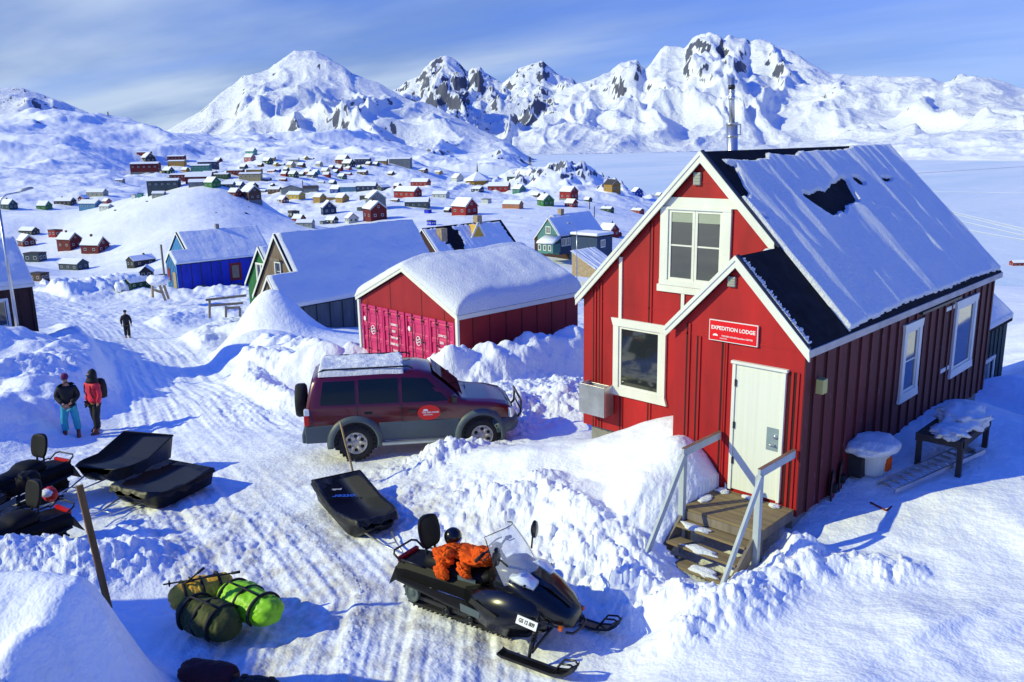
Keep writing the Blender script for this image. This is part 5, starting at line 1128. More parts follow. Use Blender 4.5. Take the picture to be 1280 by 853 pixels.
    for s_ in (-1, 1):
        dy = walk*s_; m_ = MB(); m_.loft([[Vector(((s_*(stance+.02)+.052*math.cos(a))*k, (-.03-dy+ly*math.sin(a)-ly*.4)*k, z*k)) for a in np.linspace(0, 2*math.pi, 13)[:-1]] for z, ly in ((-.03, .13), (.03, .14), (.07, .12), (.12, .07), (.18, .06))]); m_.build('boot', boots, body)
    if arms == 'front':
        pass
    if hat:
        m_ = MB(); m_.lathe([(.092, -.035), (.098, .0), (.092, .05), (.06, .09), (.001, .10)], (0, 0, 1.70*k), 18); m_.build('hat', hat, body)
    if not hood and not hat or seg:
        pass
    m_ = MB(); m_.tube([(-.075*k, -.075*k, 1.655*k), (-.04*k, -.105*k, 1.655*k), (0, -.11*k, 1.655*k), (.04*k, -.105*k, 1.655*k), (.075*k, -.075*k, 1.655*k)], .020*k, 8); m_.build('sunglasses', 'glass', body)
    m_ = MB(); m_.lathe([(.001, .02), (.014, .0), (.012, -.015), (.001, -.02)], (0, -.115*k, 1.615*k), 8); m_.build('nose', 'skin', body)
    # hands with five fingers
    for s_ in (-1, 1):
        if arms == 'front': w0 = Vector((s_*.055, -.245, .965)); dr_ = Vector((-s_*.75, -.35, -.5)).normalized()
        else: w0 = Vector((s_*.272, -.075, .865)); dr_ = Vector((-s_*.05, -.12, -1)).normalized()
        sd_ = dr_.cross(Vector((0, -1, 0) if arms == 'front' else (s_, 0, 0))).normalized()
        Jh = [(tuple(w0), (.026, .020)), (tuple(w0+dr_*.05), (.036, .016)), (tuple(w0+dr_*.085), (.036, .014))]; Eh = [(0, 1), (1, 2)]
        for q, ln in ((-1.5, .062), (-.5, .075), (.5, .07), (1.5, .055)):
            i0 = len(Jh); b0 = w0+dr_*.09+sd_*q*.018; curl = Vector((0, -.4, 0)) if arms != 'front' else Vector((0, 0, -.4)); Jh += [(tuple(b0), .0085), (tuple(b0+dr_*ln*.55+curl*.012), .008), (tuple(b0+dr_*ln+curl*.05), .007)]; Eh += [(2, i0), (i0, i0+1), (i0+1, i0+2)]
        i0 = len(Jh); b0 = w0+dr_*.03+sd_*-.03; Jh += [(tuple(b0), .010), (tuple(b0+dr_*.035-sd_*.018), .009), (tuple(b0+dr_*.065-sd_*.02), .008)]; Eh += [(0, i0), (i0, i0+1), (i0+1, i0+2)]
        freeze(skin_body('hand' if arms == 'front' else 'glove', 'skin' if arms == 'front' else 'cloth_black', [((p[0]*k, p[1]*k, p[2]*k), r) for p, r in Jh], Eh, body, 1))
    if pack:
        m_ = MB(); rings = []
        for z, hx, hy in ((.98, .10, .06), (1.0, .15, .10), (1.15, .17, .12), (1.35, .16, .12), (1.50, .13, .09), (1.54, .08, .05)):
            rings.append([Vector((hx*math.copysign(abs(math.cos(a))**.6, math.cos(a)), .25+hy*math.copysign(abs(math.sin(a))**.6, math.sin(a)), z)) for a in np.linspace(0, 2*math.pi, 17)[:-1]])
        m_.loft(rings); bp = m_.build('backpack', 'cloth_black', None); bp.location = loc; bp.rotation_euler = (0, 0, rot); tag(bp, 'black backpack worn by the person in the pink-red jacket', 'backpack')
        m_ = MB()
        for s_ in (-1, 1): m_.tube([(s_*.10, .15, 1.47), (s_*.12, .0, 1.545), (s_*.135, -.145, 1.42), (s_*.14, -.165, 1.25), (s_*.15, -.10, 1.08), (s_*.12, .16, 1.02)], .016, 6)
        m_.build('strap', 'cloth_black', bp)
    return body
def stand(x, y, z=None): p = hit(x, y, 12) if z is None else gz(x, y, z); return p
def face_to(p, px_, off=0):                                            # local -y looks towards the camera, turned by off
    return math.atan2(CY-p.y, CX-p.x)+R(90)+R(off)
pA = stand(91, 545); person('person in a black jacket, purple hat and turquoise trousers, hands together in front', pA, face_to(pA, 0, -10), 'cloth_black', 'cloth_turquoise', 'cloth_purple', 1.74, .15, 'front')
pB = stand(123, 541); person('person in a pink-red jacket and black trousers with the hood up, turned to the left', pB, face_to(pB, 0, -60), 'cloth_red', 'cloth_black', None, 1.78, .13, 'down', hood=True, walk=.10, pack=True)
pC = stand(160, 423); MATS['skin_save'] = MATS['skin']; person('lone person all in black walking away down the snowy road', pC, face_to(pC, 0, 172), 'cloth_black', 'cloth_black', 'cloth_black', 1.76, .10, 'down', walk=.08)
# ------------------------------------------------------------------ the garage with container doors
def vline_z(P, y):                                                     # height on the vertical through P that shows at photo row y
    lo, hi = -60., 80.
    for _ in range(50):
        m_ = (lo+hi)/2
        if pix((P[0], P[1], m_))[1] > y: lo = m_
        else: hi = m_
    return (lo+hi)/2
def on_line(P, d, x):                                                  # distance along d from P to photo column x
    lo, hi = -5., 60.
    f0 = pix(Vector(P)+Vector(d)*.01)[0] < pix(Vector(P)+Vector(d)*1.)[0]
    for _ in range(50):
        m_ = (lo+hi)/2; v = pix(Vector(P)+Vector(d)*m_)[0]
        if (v < x) == f0: lo = m_
        else: hi = m_
    return (lo+hi)/2
paint('garage_red', (.30, .010, .014), .6, .15, 2, worn=.05, bmp=.1, stretch=(1, 1, .3)); paint('container_pink', (.60, .035, .15), .5, .12, 3, worn=.12, worncol=(.45, .10, .16), bmp=.05)
paint('panel_gap', (.05, .006, .008), .8, .1)
A, B = edge((445.5, 369), (571.8, 394.7), 5.5); gw = (B-A).length; gx = (B-A).normalized(); gy = Vector((-gx.y, gx.x, 0)); ga = math.atan2(gx.y, gx.x)
GL = on_line(B, gy, 727.8); mid = (A+B)/2; zpk = vline_z(mid, 333.5)-A.z
GB = 3.05                                                              # eave height over the ground
gar = thing('garage', 'dark red garage with pink shipping-container doors and thick rounded snow on its roof', 'garage', (A.x, A.y, A.z-GB), ga)
def gl(x, y, z): return Vector((x, y, z))
m_ = MB(); m_.prism([(.12, .10, 0), (gw-.12, .10, 0), (gw-.12, .10, GB-.12), (gw/2, .10, GB+zpk-.18), (.12, .10, GB-.12)], (0, GL-.2, 0)); m_.build('wall', 'garage_red', gar)
m_ = MB()
for a_, b_ in ((0, gw/2), (gw, gw/2)): m_.prism([(a_, .0, GB), (b_, .0, GB+zpk), (b_, .0, GB+zpk-.14), (a_, .0, GB-.14)], (0, GL, 0))
gro = m_.build('roof', 'tar_felt', gar)
m_ = MB()
for a_, b_ in ((-.03, gw/2), (gw+.03, gw/2)): m_.prism([(a_, .0, GB+.0), (b_, .0, GB+zpk+.01), (b_, .0, GB+zpk-.16), (a_, .0, GB-.17)], (0, -.035, 0)); m_.prism([(a_, -.036, GB+.012), (b_, -.036, GB+zpk+.022), (b_, -.036, GB+zpk-.05), (a_, -.036, GB-.06)], (0, -.02, 0))
m_.build('bargeboard', 'white_paint', gar)
m_ = MB(); m_.box((gw+.0, 0, GB-.15), (gw+.03, GL, GB-.01)); m_.build('fascia', 'white_paint', gar)
m_ = MB(); m_.box((gw-.13, .0, 0), (gw-.02, .08, GB-.14)); m_.build('corner_post', 'white_paint', gar); m_ = MB(); m_.box((.02, .0, 0), (.13, .08, GB-.14)); m_.build('corner_post', 'white_paint', gar)
m_ = MB()
for k in range(1, 8): m_.box((gw-.125, GL*k/8-.015, 0), (gw-.112, GL*k/8+.015, GB-.14))
for x, z1 in ((.55, GB+.15), (1.9, GB+.9), (3.6, GB+.9), (4.75, GB+.35)): m_.box((x-.012, .094, GB-.28), (x+.012, .101, z1-.22))
m_.build('panel_joint', 'panel_gap', gar)
# rounded snow blanket over the whole gable roof
nx, ny = 110, 120; u = np.linspace(-.02, gw+.02, nx); v = np.linspace(-.05, GL-.02, ny); U, V = np.meshgrid(u, v, indexing='ij')
roofz = GB+zpk*(1-np.abs(U-gw/2)/(gw/2)); smz_ = GB+zpk*(1-np.sqrt(((U-gw/2)/(gw/2))**2+.05)/1.02)
ed = np.minimum(np.minimum(U+.02, gw+.02-U)/.42, np.minimum((V+.05)/1.25, (GL-V)/.5)); ed = np.clip(ed, 0, 1); ed = np.sqrt(1-(1-ed)**2)
T_ = np.maximum(smz_-roofz, -.2)+.52+.05*perlin(U*.7, V*.7, 2)+.02*perlin(U*2.2, V*2.2, 3)
Zs = roofz+.01+np.maximum(T_, .1)*ed
sn = grid_np('roof_snow', np.stack([U, V, Zs], -1), np.ones((nx-1, ny-1), bool), 'roof_snow', None); sn.parent = gro
# four container door leaves with corrugation, rods and lettering
cw = (gw-.5)/4
for k in range(4):
    x0 = .24+k*cw+(.0 if k < 2 else .06); x1 = x0+cw-.03; zt_ = GB-.28; zb_ = .02
    m_ = MB(); prof = []; n_ = 5
    xs_ = [x0]; ys_ = [0]
    # horizontal ribbed leaf
    zz = zb_; rows = []
    while zz < zt_-.05:
        rows += [(zz, .05), (zz+.10, .05), (zz+.14, .075), (zz+.44, .075), (zz+.48, .05)]; zz += .50
    rows.append((zt_, .05)); rows = [(z, y) for z, y in rows if z <= zt_]
    V_ = [[m_.bm.verts.new((x, y, z)) for x in (x0+.05, x1-.05)] for z, y in rows]
    for a_, b_ in zip(V_[:-1], V_[1:]): m_.bm.faces.new((a_[0], a_[1], b_[1], b_[0]))
    for xa, xb in ((x0, x0+.06), (x1-.06, x1)): m_.box((xa, .02, zb_), (xb, .085, zt_))
    m_.box((x0+.06, .02, zt_-.07), (x1-.06, .085, zt_))
    dr = m_.build('container_door', 'container_pink', gar, smooth=False)
    m_ = MB()
    for xx in (x0+cw*.30, x0+cw*.72): m_.tube([(xx, -.005, zb_), (xx, -.005, zt_+.04)], .020, 8)
    for xx in (x0+cw*.30, x0+cw*.72):
        for z in (.5, 1.2, 1.9, 2.6): m_.box((xx-.04, -.02, z), (xx+.04, .03, z+.05))
    m_.build('locking_rod', paint('rod_dark', (.10, .03, .05), .5, .2, metal=.4), dr)
    M_ = lambda x, z: basis((x, .018, z), (1, 0, 0), (0, 0, 1))
    if k % 2 == 0:
        c_ = (x0+cw*.52, zt_-.85)
        m_ = MB(); m_.tube([(c_[0]+.12*math.cos(a), .025, c_[1]+.15*math.sin(a)) for a in np.linspace(0, 2*math.pi, 21)[:-1]], .014, 6, closed=True)
        for dz in (-.045, .045): m_.tube([(c_[0]+t_*.085, .025, c_[1]+dz+.03*math.sin(t_*3.1)) for t_ in np.linspace(-1, 1, 9)], .016, 6)
        m_.build('emblem', 'sign_white', dr)
        m_ = MB(); m_.prism([(x0+cw*.14+.07*math.cos(a), .02, zt_-.5+.09*math.sin(a)) for a in np.linspace(0, 2*math.pi, 9)[:-1]], (0, -.003, 0)); m_.build('patch', 'sign_white', dr)
    else:
        rowsT = ['218403 2' if k == 1 else '219462 2', '2251', 'MAX.GR.', '30480 KG', 'TARE', '2250 KG', 'NET', '28230 KG', 'CU.CAP.', '33.2 CU.M']
        for i, r_ in enumerate(rowsT):
            text('lettering', r_, .105, 'sign_white', dr, M_(x0+cw*(.50 if i % 2 else .53), zt_-.50-i*.225), .004, .002)
# ------------------------------------------------------------------ three older houses of the same kind as the lodge: main gable plus lower front gable
def twin_gable(name, label, cat, E_px, r, ap, mp, rot, L, walls, porch_extra=0, hgt=3., snow_t=.3, joints=.9, holes=None, mat_trim='white_paint', jmat='dark_wood', streak=0, lum=.25, sink=.6):
    E = rz(*E_px, r); ca_, sa_ = math.cos(rot), math.sin(rot); ux = Vector((ca_, sa_, 0)); uy = Vector((-sa_, ca_, 0)); C0 = Vector(cam_pos)
    def hit_plane(px_, P0, n):
        d = Vector(ray(*px_)); return C0+d*((P0-C0).dot(n)/d.dot(n))
    Ap = hit_plane(ap, E, uy); wa2 = (E-Ap).dot(ux); ra = Ap.z-E.z; s = ra/wa2
    npl = (ux*s+Vector((0, 0, 1))).normalized(); Mp = hit_plane(mp, E, npl); W2 = (E-Mp).dot(ux); rm = Mp.z-E.z; Pd = (Mp-E).dot(uy)
    print(name, 'half widths', round(wa2, 2), round(W2, 2), 'pitch', round(s, 2), 'porch', round(Pd, 2), 'eave z', round(E.z, 2))
    W = 2*W2; wa = 2*wa2
    o = thing(name, label, cat, (E.x-ux.x*W, E.y-ux.y*W, E.z-hgt), rot)     # local: x 0..W, y 0 = front of the annex
    m_ = MB(); m_.prism([(.08, Pd, 0), (W-.08, Pd, 0), (W-.08, Pd, hgt-.1), (W2, Pd, hgt+rm-.14), (.08, Pd, hgt-.1)], (0, L-.1, 0)); m_.build('wall', walls[0], o)
    m_ = MB(); m_.prism([(W-wa+.08, .08, 0), (W-.08, .08, 0), (W-.08, .08, hgt-.1), (W-wa2, .08, hgt+ra-.14), (W-wa+.08, .08, hgt-.1)], (0, Pd-.08, 0)); m_.build('annex_wall', walls[1], o)
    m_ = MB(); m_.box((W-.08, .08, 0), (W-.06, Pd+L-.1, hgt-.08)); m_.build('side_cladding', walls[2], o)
    m_ = MB(); y = .5
    rr_ = random.Random(4)
    while y < Pd+L-.2: m_.box((W-.062, y-.02, 0), (W-.04, y+.05, hgt-.1)); y += joints*(1+rr_.uniform(-.1, .1))
    x = W-wa+.35
    while x < W-.2: m_.box((x-.02, .055, 0), (x+.03, .082, hgt+ra-s*abs(x-(W-wa2))-.2)); x += .42
    m_.build('batten', jmat, o)
    m_ = MB()
    def dk_(x0, x1, y0, y1, zf): m_.prism([(x0, y0, zf(x0)), (x1, y0, zf(x1)), (x1, y0, zf(x1)-.1), (x0, y0, zf(x0)-.1)], (0, y1-y0, 0))
    f1 = lambda x: hgt+rm-s*abs(x-W2); f2 = lambda x: hgt+ra-s*abs(x-(W-wa2))
    dk_(-.05, W2-.001, Pd-.12, Pd+L, f1); dk_(W2+.001, W, Pd-.12, Pd+L, f1); dk_(W-wa2+.001, W, 0, Pd-.122, f2); dk_(W-wa, W-wa2-.001, 0, Pd-.0, f2)
    rf = m_.build('roof', 'tar_felt', o)
    m_ = MB()
    def bg(x0, x1, y, zf): m_.prism([(x0, y, zf(x0)+.01), (x1, y, zf(x1)+.01), (x1, y, zf(x1)-.2), (x0, y, zf(x0)-.2)], (0, -.03, 0))
    bg(-.05, W2, Pd-.12, f1); bg(W2, W-wa2, Pd-.12, f1); bg(W-wa, W-wa2, 0, f2); bg(W-wa2, W, 0, f2); m_.build('bargeboard', mat_trim, o)
    hyp = math.hypot(1, s); nv_ = np.array([s, 0, 1])/hyp; uv_ = np.array([1, 0, -s])/hyp; Lv_ = W2*hyp
    q0 = (W2-wa2)*hyp
    def ho(U, V):
        d = np.where(U < Pd+.05, V-q0-.05, V-.04); d = np.minimum(d, np.minimum(U-.04, Pd+L-.05-U)); d = np.minimum(d, Lv_+.0-V)
        if holes: d = np.minimum(d, holes(U, V))
        return d
    snow_slab('roof_snow', (W2, 0, hgt+rm), (0, 1, 0), uv_, nv_, Pd+L, Lv_+.05, snow_t, 'roof_snow', rf, ho, 7, .09, .02, lum, streak)
    nl_ = np.array([-s, 0, 1])/hyp; ul_ = np.array([-1, 0, -s])/hyp
    snow_slab('roof_snow', (W2, Pd-.1, hgt+rm), (0, 1, 0), ul_, nl_, L, Lv_, snow_t*.7, 'roof_snow', rf, None, 8, .12)
    return o, dict(W=W, W2=W2, wa=wa, wa2=wa2, ra=ra, rm=rm, s=s, P=Pd, h=hgt, f1=f1, f2=f2)
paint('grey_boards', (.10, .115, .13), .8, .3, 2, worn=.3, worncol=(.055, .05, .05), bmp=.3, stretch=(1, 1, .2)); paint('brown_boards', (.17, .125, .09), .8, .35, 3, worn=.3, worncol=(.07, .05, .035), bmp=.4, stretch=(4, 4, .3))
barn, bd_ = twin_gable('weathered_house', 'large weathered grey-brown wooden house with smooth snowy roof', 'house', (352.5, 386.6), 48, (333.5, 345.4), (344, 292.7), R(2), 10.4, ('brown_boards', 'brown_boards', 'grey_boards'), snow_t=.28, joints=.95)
m_ = MB(); h__ = bd_['h']; x0 = bd_['W2']; m_.box((x0-.5, bd_['P']-.19, h__+bd_['rm']-1.55), (x0+.5, bd_['P']-.155, h__+bd_['rm']-1.40)); m_.build('trim', 'grey_wood', barn)
window(-.32, .32, 0, 1.15, basis((x0+.1, bd_['P']-.01, h__+bd_['rm']-2.75), (1, 0, 0), (0, 0, 1)), barn, .07, .0, (1, 2), .07, .07, sash_w=.04, deep=.09)
m_ = MB(); m_.box((bd_['W']-.75, .03, .2), (bd_['W']-.22, .07, 1.9)); m_.build('door', 'white_boards', barn)
blue_, bb_ = None, None
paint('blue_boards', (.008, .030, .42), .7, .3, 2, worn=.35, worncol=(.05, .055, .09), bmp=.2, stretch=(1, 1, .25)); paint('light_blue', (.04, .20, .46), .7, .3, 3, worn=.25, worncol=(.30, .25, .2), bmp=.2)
paint('barn_red', (.22, .018, .015), .75, .3, 3, worn=.2, bmp=.2); paint('pale_wood', (.36, .27, .17), .8, .3, 3, bmp=.3)
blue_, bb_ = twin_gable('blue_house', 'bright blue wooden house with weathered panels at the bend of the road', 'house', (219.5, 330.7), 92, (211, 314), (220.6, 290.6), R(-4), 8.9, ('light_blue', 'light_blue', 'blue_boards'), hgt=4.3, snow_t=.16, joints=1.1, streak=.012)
W = bb_['W']; hb = 4.3
m_ = MB(); m_.box((W-.06, 9.0, hb-2.1), (W-.02, 10.9, hb-.35)); m_.build('red_panel', 'barn_red', blue_); m_ = MB(); m_.box((W-.06, 10.95, hb-2.2), (W-.02, 11.9, hb-.5)); m_.build('door', 'joint_dark', blue_)
window(5.6, 6.9, hb-2.35, hb-.5, basis((W-.06, 0, 0), (0, 1, 0), (0, 0, 1)), blue_, .16, 0, (1, 1), .16, .16, mat_='barn_red', sash_w=.1)
m_ = MB(); m_.box((W-.062, 1.9, 0.9), (W-.03, 2.9, 1.9)); m_.box((W-.062, 5.5, .5), (W-.03, 6.8, 1.6)); m_.box((W-.062, 8.1, .6), (W-.03, 8.9, 2.0)); m_.build('weathered_patch', 'grey_boards', blue_)
m_ = MB(); m_.box((W-bb_['wa']+.4, .03, hb-1.9), (W-bb_['wa']+1.0, .07, hb-.6)); m_.build('shutter', 'barn_red', blue_); m_ = MB(); m_.box((W-1.1, .0, .3), (W-.3, .06, hb-.9)); m_.build('door', 'pale_wood', blue_)
m_ = MB(); m_.box((bb_['W2']-.15, bb_['P']+4.2, hb+bb_['rm']-.3), (bb_['W2']+.2, bb_['P']+4.55, hb+bb_['rm']+.55)); m_.build('chimney', 'concrete', blue_)
# left edge house (its long wall and snowy roof)
E = rz(43, 354, 41); sE = 1.0
nn = (Vector((1, 0, sE))).normalized(); d = Vector(ray(23, 296.5)); Pk = Vector(cam_pos)+d*((E-Vector(cam_pos)).dot(nn)/d.dot(nn)); W2 = E.x-Pk.x; rm = Pk.z-E.z; Ll = 11.; hh = 3.4
print('left house half width', W2, rm)
lh = thing('brown_house', 'dark brown house with snowy roof, cut off by the left edge', 'house', (E.x-2*W2, E.y-Ll, E.z-hh), 0)
paint('dark_brown', (.045, .018, .016), .8, .3, 3, worn=.15, worncol=(.02, .01, .01), bmp=.3, stretch=(1, 1, .25))
m_ = MB(); m_.prism([(.1, .1, 0), (2*W2-.1, .1, 0), (2*W2-.1, .1, hh-.12), (W2, .1, hh+rm-.15), (.1, .1, hh-.12)], (0, Ll-.2, 0)); m_.build('wall', 'dark_brown', lh)
m_ = MB()
for a_, b_ in ((0, W2-.001), (2*W2, W2+.001)): m_.prism([(a_, 0, hh), (b_, 0, hh+rm), (b_, 0, hh+rm-.1), (a_, 0, hh-.1)], (0, Ll, 0))
lr = m_.build('roof', 'tar_felt', lh); hyp = math.hypot(1, rm/W2); s = rm/W2
snow_slab('roof_snow', (W2, 0, hh+rm), (0, 1, 0), np.array([1, 0, -s])/hyp, np.array([s, 0, 1])/hyp, Ll, W2*hyp, .16, 'roof_snow', lr, None, 11, .1)
snow_slab('roof_snow', (W2, 0, hh+rm), (0, 1, 0), np.array([-1, 0, -s])/hyp, np.array([-s, 0, 1])/hyp, Ll, W2*hyp, .12, 'roof_snow', lr, None, 12, .2)
m_ = MB(); m_.box((2*W2, 0, hh-.14), (2*W2+.03, Ll, hh-.0)); m_.build('fascia', 'white_paint', lh)
m_ = MB(); y = 1.
while y < Ll-.2: m_.box((2*W2-.1, y, 0), (2*W2-.07, y+.05, hh-.12)); y += .55
m_.box((2*W2-.12, Ll-.2, 0), (2*W2-.05, Ll-.08, hh-.12)); m_.build('batten', 'dark_brown', lh)
c_ = on_line(E-Vector((0, Ll, .9)), Vector((0, 1, 0)), 12)
window(c_-1.6, c_, hh-1.75, hh-.5, basis((2*W2-.1, 0, 0), (0, 1, 0), (0, 0, 1)), lh, .10, 0, (2, 1), .1, .1)
# green gable between the blue and the weathered house
paint('green_paint', (.012, .13, .035), .65, .25, 3, bmp=.2, stretch=(1, 1, .3)); paint('teal_paint', (.07, .20, .19), .65, .2, 3, bmp=.15); paint('navy_paint', (.02, .045, .10), .7, .25, 3, bmp=.15)
def simple_gable(name, label, cat, lp, rp, pk_y, w_, L, hgt, wall, mats_trim='white_paint', snow_t=.15, rot=None, side=None, group=None, hole=None, left_snow=True, streak=0):
    A, B = (edge(lp, rp, w_)) if rot is None else (lp, rp); gx_ = (B-A); w_ = gx_.length; gx_.normalize(); a = math.atan2(gx_.y, gx_.x); zp_ = vline_z((A+B)/2, pk_y)-A.z if rot is None else pk_y
    o = thing(name, label, cat, (A.x, A.y, A.z-hgt), a, group); s = zp_/(w_/2); print(name, 'r', round(math.hypot(A.x-CX, A.y-CY)), 'rise', round(zp_, 2), 'rot', round(math.degrees(a)), 'z', round(A.z, 1), 'ground', round(hz_(A.x, A.y), 1))
    m_ = MB(); m_.prism([(.1, .12, 0), (w_-.1, .12, 0), (w_-.1, .12, hgt-.1), (w_/2, .12, hgt+zp_-.12), (.1, .12, hgt-.1)], (0, L-.24, 0)); m_.build('wall', wall, o)
    if side: m_ = MB(); m_.box((w_-.1, .12, 0), (w_-.07, L-.12, hgt-.09)); m_.build('side_cladding', side, o)
    m_ = MB()
    for a_, b_ in ((-.1, w_/2-.001), (w_+.1, w_/2+.001)): z_ = hgt-.1*s; m_.prism([(a_, 0, z_), (b_, 0, hgt+zp_), (b_, 0, hgt+zp_-.1), (a_, 0, z_-.1)], (0, L, 0))
    rf = m_.build('roof', 'tar_felt', o)
    m_ = MB()
    for a_, b_ in ((-.1, w_/2), (w_+.1, w_/2)): z_ = hgt-.1*s; m_.prism([(a_, 0, z_+.01), (b_, 0, hgt+zp_+.01), (b_, 0, hgt+zp_-.2), (a_, 0, z_-.2)], (0, -.04, 0))
    m_.build('bargeboard', mats_trim, o); hyp = math.hypot(1, s); Lv_ = (w_/2+.1)*hyp
    snow_slab('roof_snow', (w_/2, 0.05, hgt+zp_), (0, 1, 0), np.array([1, 0, -s])/hyp, np.array([s, 0, 1])/hyp, L-.1, Lv_, snow_t, 'roof_snow', rf, hole, 14, .12, .1, .3, streak)
    if left_snow: snow_slab('roof_snow', (w_/2, 0.05, hgt+zp_), (0, 1, 0), np.array([-1, 0, -s])/hyp, np.array([-s, 0, 1])/hyp, L-.1, Lv_, snow_t, 'roof_snow', rf, None, 15, .15)
    return o, w_, zp_
gh, w_, zp_ = simple_gable('green_house', 'dark green house with white bargeboards squeezed beside the weathered grey house', 'house', rz(307, 352, 60), rz(307, 352, 60)+Vector((3.8, .1, 0)), 2.5, 0, 6, 2.6, 'green_paint', rot=1)
window(-.55, .55, 0, 1.25, basis((w_/2, .1, 2.75), (1, 0, 0), (0, 0, 1)), gh, .09, 0, (2, 1), .09, .09)
m_ = MB(); m_.box((w_/2-.3, 3.2, 2.6+zp_-.3), (w_/2+.3, 3.8, 2.6+zp_+.6)); m_.build('chimney', 'dark_wood', gh)
# teal house, its neighbour and outbuildings
th, w_, zp_ = simple_gable('teal_house', 'teal wooden house with snow-covered entrance porch beside the tall street lamp', 'house', rz(671, 293, 150), rz(671, 293, 150)+Vector((5.1, .1, 0)), 3.0, 0, 6.2, 3.3, 'teal_paint', rot=1, side='navy_paint', snow_t=.12)
window(-.55, .55, 0, 1.3, basis((w_/2, .1, 3.5), (1, 0, 0), (0, 0, 1)), th, .10, 0, (2, 2), .10, .10)
m_ = MB(); m_.prism([(2.0, -1.9, .5), (w_+.2, -1.9, .5), (w_+.2, -1.9, 2.0), (2.0, -1.9, 2.0)], (0, 2.0, 0)); pw_ = m_.build('porch', 'teal_paint', th)
m_ = MB(); m_.loft([[Vector((1.7, -2.2, 2.05)), Vector((1.9, -2.1, 2.45)), Vector((w_+.2, -2.1, 2.45)), Vector((w_+.4, -2.2, 2.05))], [Vector((1.7, .0, 3.0)), Vector((1.9, .05, 3.35)), Vector((w_+.2, .05, 3.35)), Vector((w_+.4, .0, 3.0))]]); m_.build('porch_snow', 'roof_snow', th)
for xx in (2.3, 3.5, 4.6): window(-.32, .32, 0, 1.0, basis((xx, -1.91, .85), (1, 0, 0), (0, 0, 1)), th, .07, 0, (1, 1), .07, .07)
for yy in (1.6, 3.2): window(-.6, .6, 0, 1.4, basis((w_-.065, yy*.8, 1.4), (0, 1, 0), (0, 0, 1)), th, .09, 0, (2, 1), .09, .09)
T0 = rz(715, 322, 146)
# flat-roofed extension
ex = thing('flat_extension', 'grey-blue flat-roofed extension with rounded snow attached right of the teal house', 'shed', rz(727, 318, 142), th.rotation_euler.z)
m_ = MB(); m_.box((-2.2, 0, -1.5), (3.2, 4.2, 3.0)); m_.build('wall', 'navy_paint', ex); m_ = MB(); m_.box((-2.4, -.2, 3.0), (3.4, 4.4, 3.12)); m_.build('roof', 'tar_felt', ex)
m_ = MB(); m_.box((-2.4, -.2, 3.12), (3.4, 4.4, 3.62)); m_.build('roof_snow', 'roof_snow', ex, bevel=.22)
window(-.6, .6, 0, 1.3, basis((3.2, 1.6, 1.2), (0, 1, 0), (0, 0, 1)), ex, .09, 0, (2, 1), .09, .09)
Pr = rz(736.5, 263.5, 165); nb, w_, zp_ = simple_gable('dark_gable_house', 'dark house with brown chimney whose snowy roof rises behind the teal house', 'house', Pr+Vector((-4.4, -11, -4.6)), Pr+Vector((4.4, -11, -4.6)), 4.6, 0, 11, 4.5, 'dark_brown', rot=1, snow_t=.12, side='teal_paint')
m_ = MB(); m_.box((w_/2-.35, 2.2, 4.5+zp_-.4), (w_/2+.45, 3.1, 4.5+zp_+.9)); m_.build('chimney', 'pale_wood', nb)
sh = thing('lean_to_shed', 'low shed with ribbed snowy roof below the teal house, half hidden by the garage', 'shed', rz(733, 338, 118), th.rotation_euler.z)
m_ = MB(); m_.prism([(-2.6, 0, -1), (1.6, 0, -1), (1.6, 0, .3), (-2.6, 0, 2.4)], (0, 5, 0)); m_.build('wall', 'pale_wood', sh)
hyp = math.hypot(4.6, 2.3); snow_slab('roof_snow', (-2.8, -.2, 2.5), (0, 1, 0), np.array([4.6, 0, -2.3])/hyp, np.array([2.3, 0, 4.6])/hyp, 5.6, hyp, .12, 'roof_snow', sh, None, 22, .1, .1, .2, .12)
# house with the yellow dormer behind the garage
Pr = rz(626, 274.8, 104); yh, w_, zp_ = simple_gable('yellow_dormer_house', 'dark-roofed house with yellow dormer gable and two brown chimneys', 'house', Pr+Vector((-4, -12.5, -4)), Pr+Vector((4, -12.5, -4)), 4.0, 0, 12.5, 3, 'dark_brown', rot=1, snow_t=.08, streak=.03,
   hole=lambda U, V: np.minimum(np.abs(U-3.4)-1.3+.5*perlin(U*1.5, V*1.5, 9)+np.clip(V-2.6, 0, 9)*.6, np.minimum(11.9-U+.25*perlin(V*2, V*0, 3), V-.25+.3*perlin(U*1.3, V*0, 4))))
paint('yellow_paint', (.62, .36, .03), .6, .15, 3, bmp=.1)
s_ = zp_/(w_/2)
m_ = MB(); m_.prism([(w_/2+1.6, 6.0, 3+zp_-1.6*s_-.2), (w_/2+1.6, 8.2, 3+zp_-1.6*s_-.2), (w_/2+1.6, 7.1, 3+zp_-.1)], (-2.0, 0, 0)); dm = m_.build('dormer', 'yellow_paint', yh)
m_ = MB()
for a_, b_ in (((5.7, 3+zp_-1.6*s_-.45), (7.1, 3+zp_+.15)), ((8.5, 3+zp_-1.6*s_-.45), (7.1, 3+zp_+.15))): m_.beam((w_/2+1.66, a_[0], a_[1]), (w_/2+1.66, b_[0], b_[1]), .08, .22)
m_.build('dormer_trim', 'white_paint', dm)
for (x, y, z0, z1, q) in ((w_/2, 8.6, -.3, .8, .75), (w_/2+1.2, 1.9, -1.6, -.1, .85)): m_ = MB(); m_.box((x-q/2, y-q/2, 3+zp_+z0), (x+q/2, y+q/2, 3+zp_+z1)); m_.build('chimney', 'pale_wood', yh)
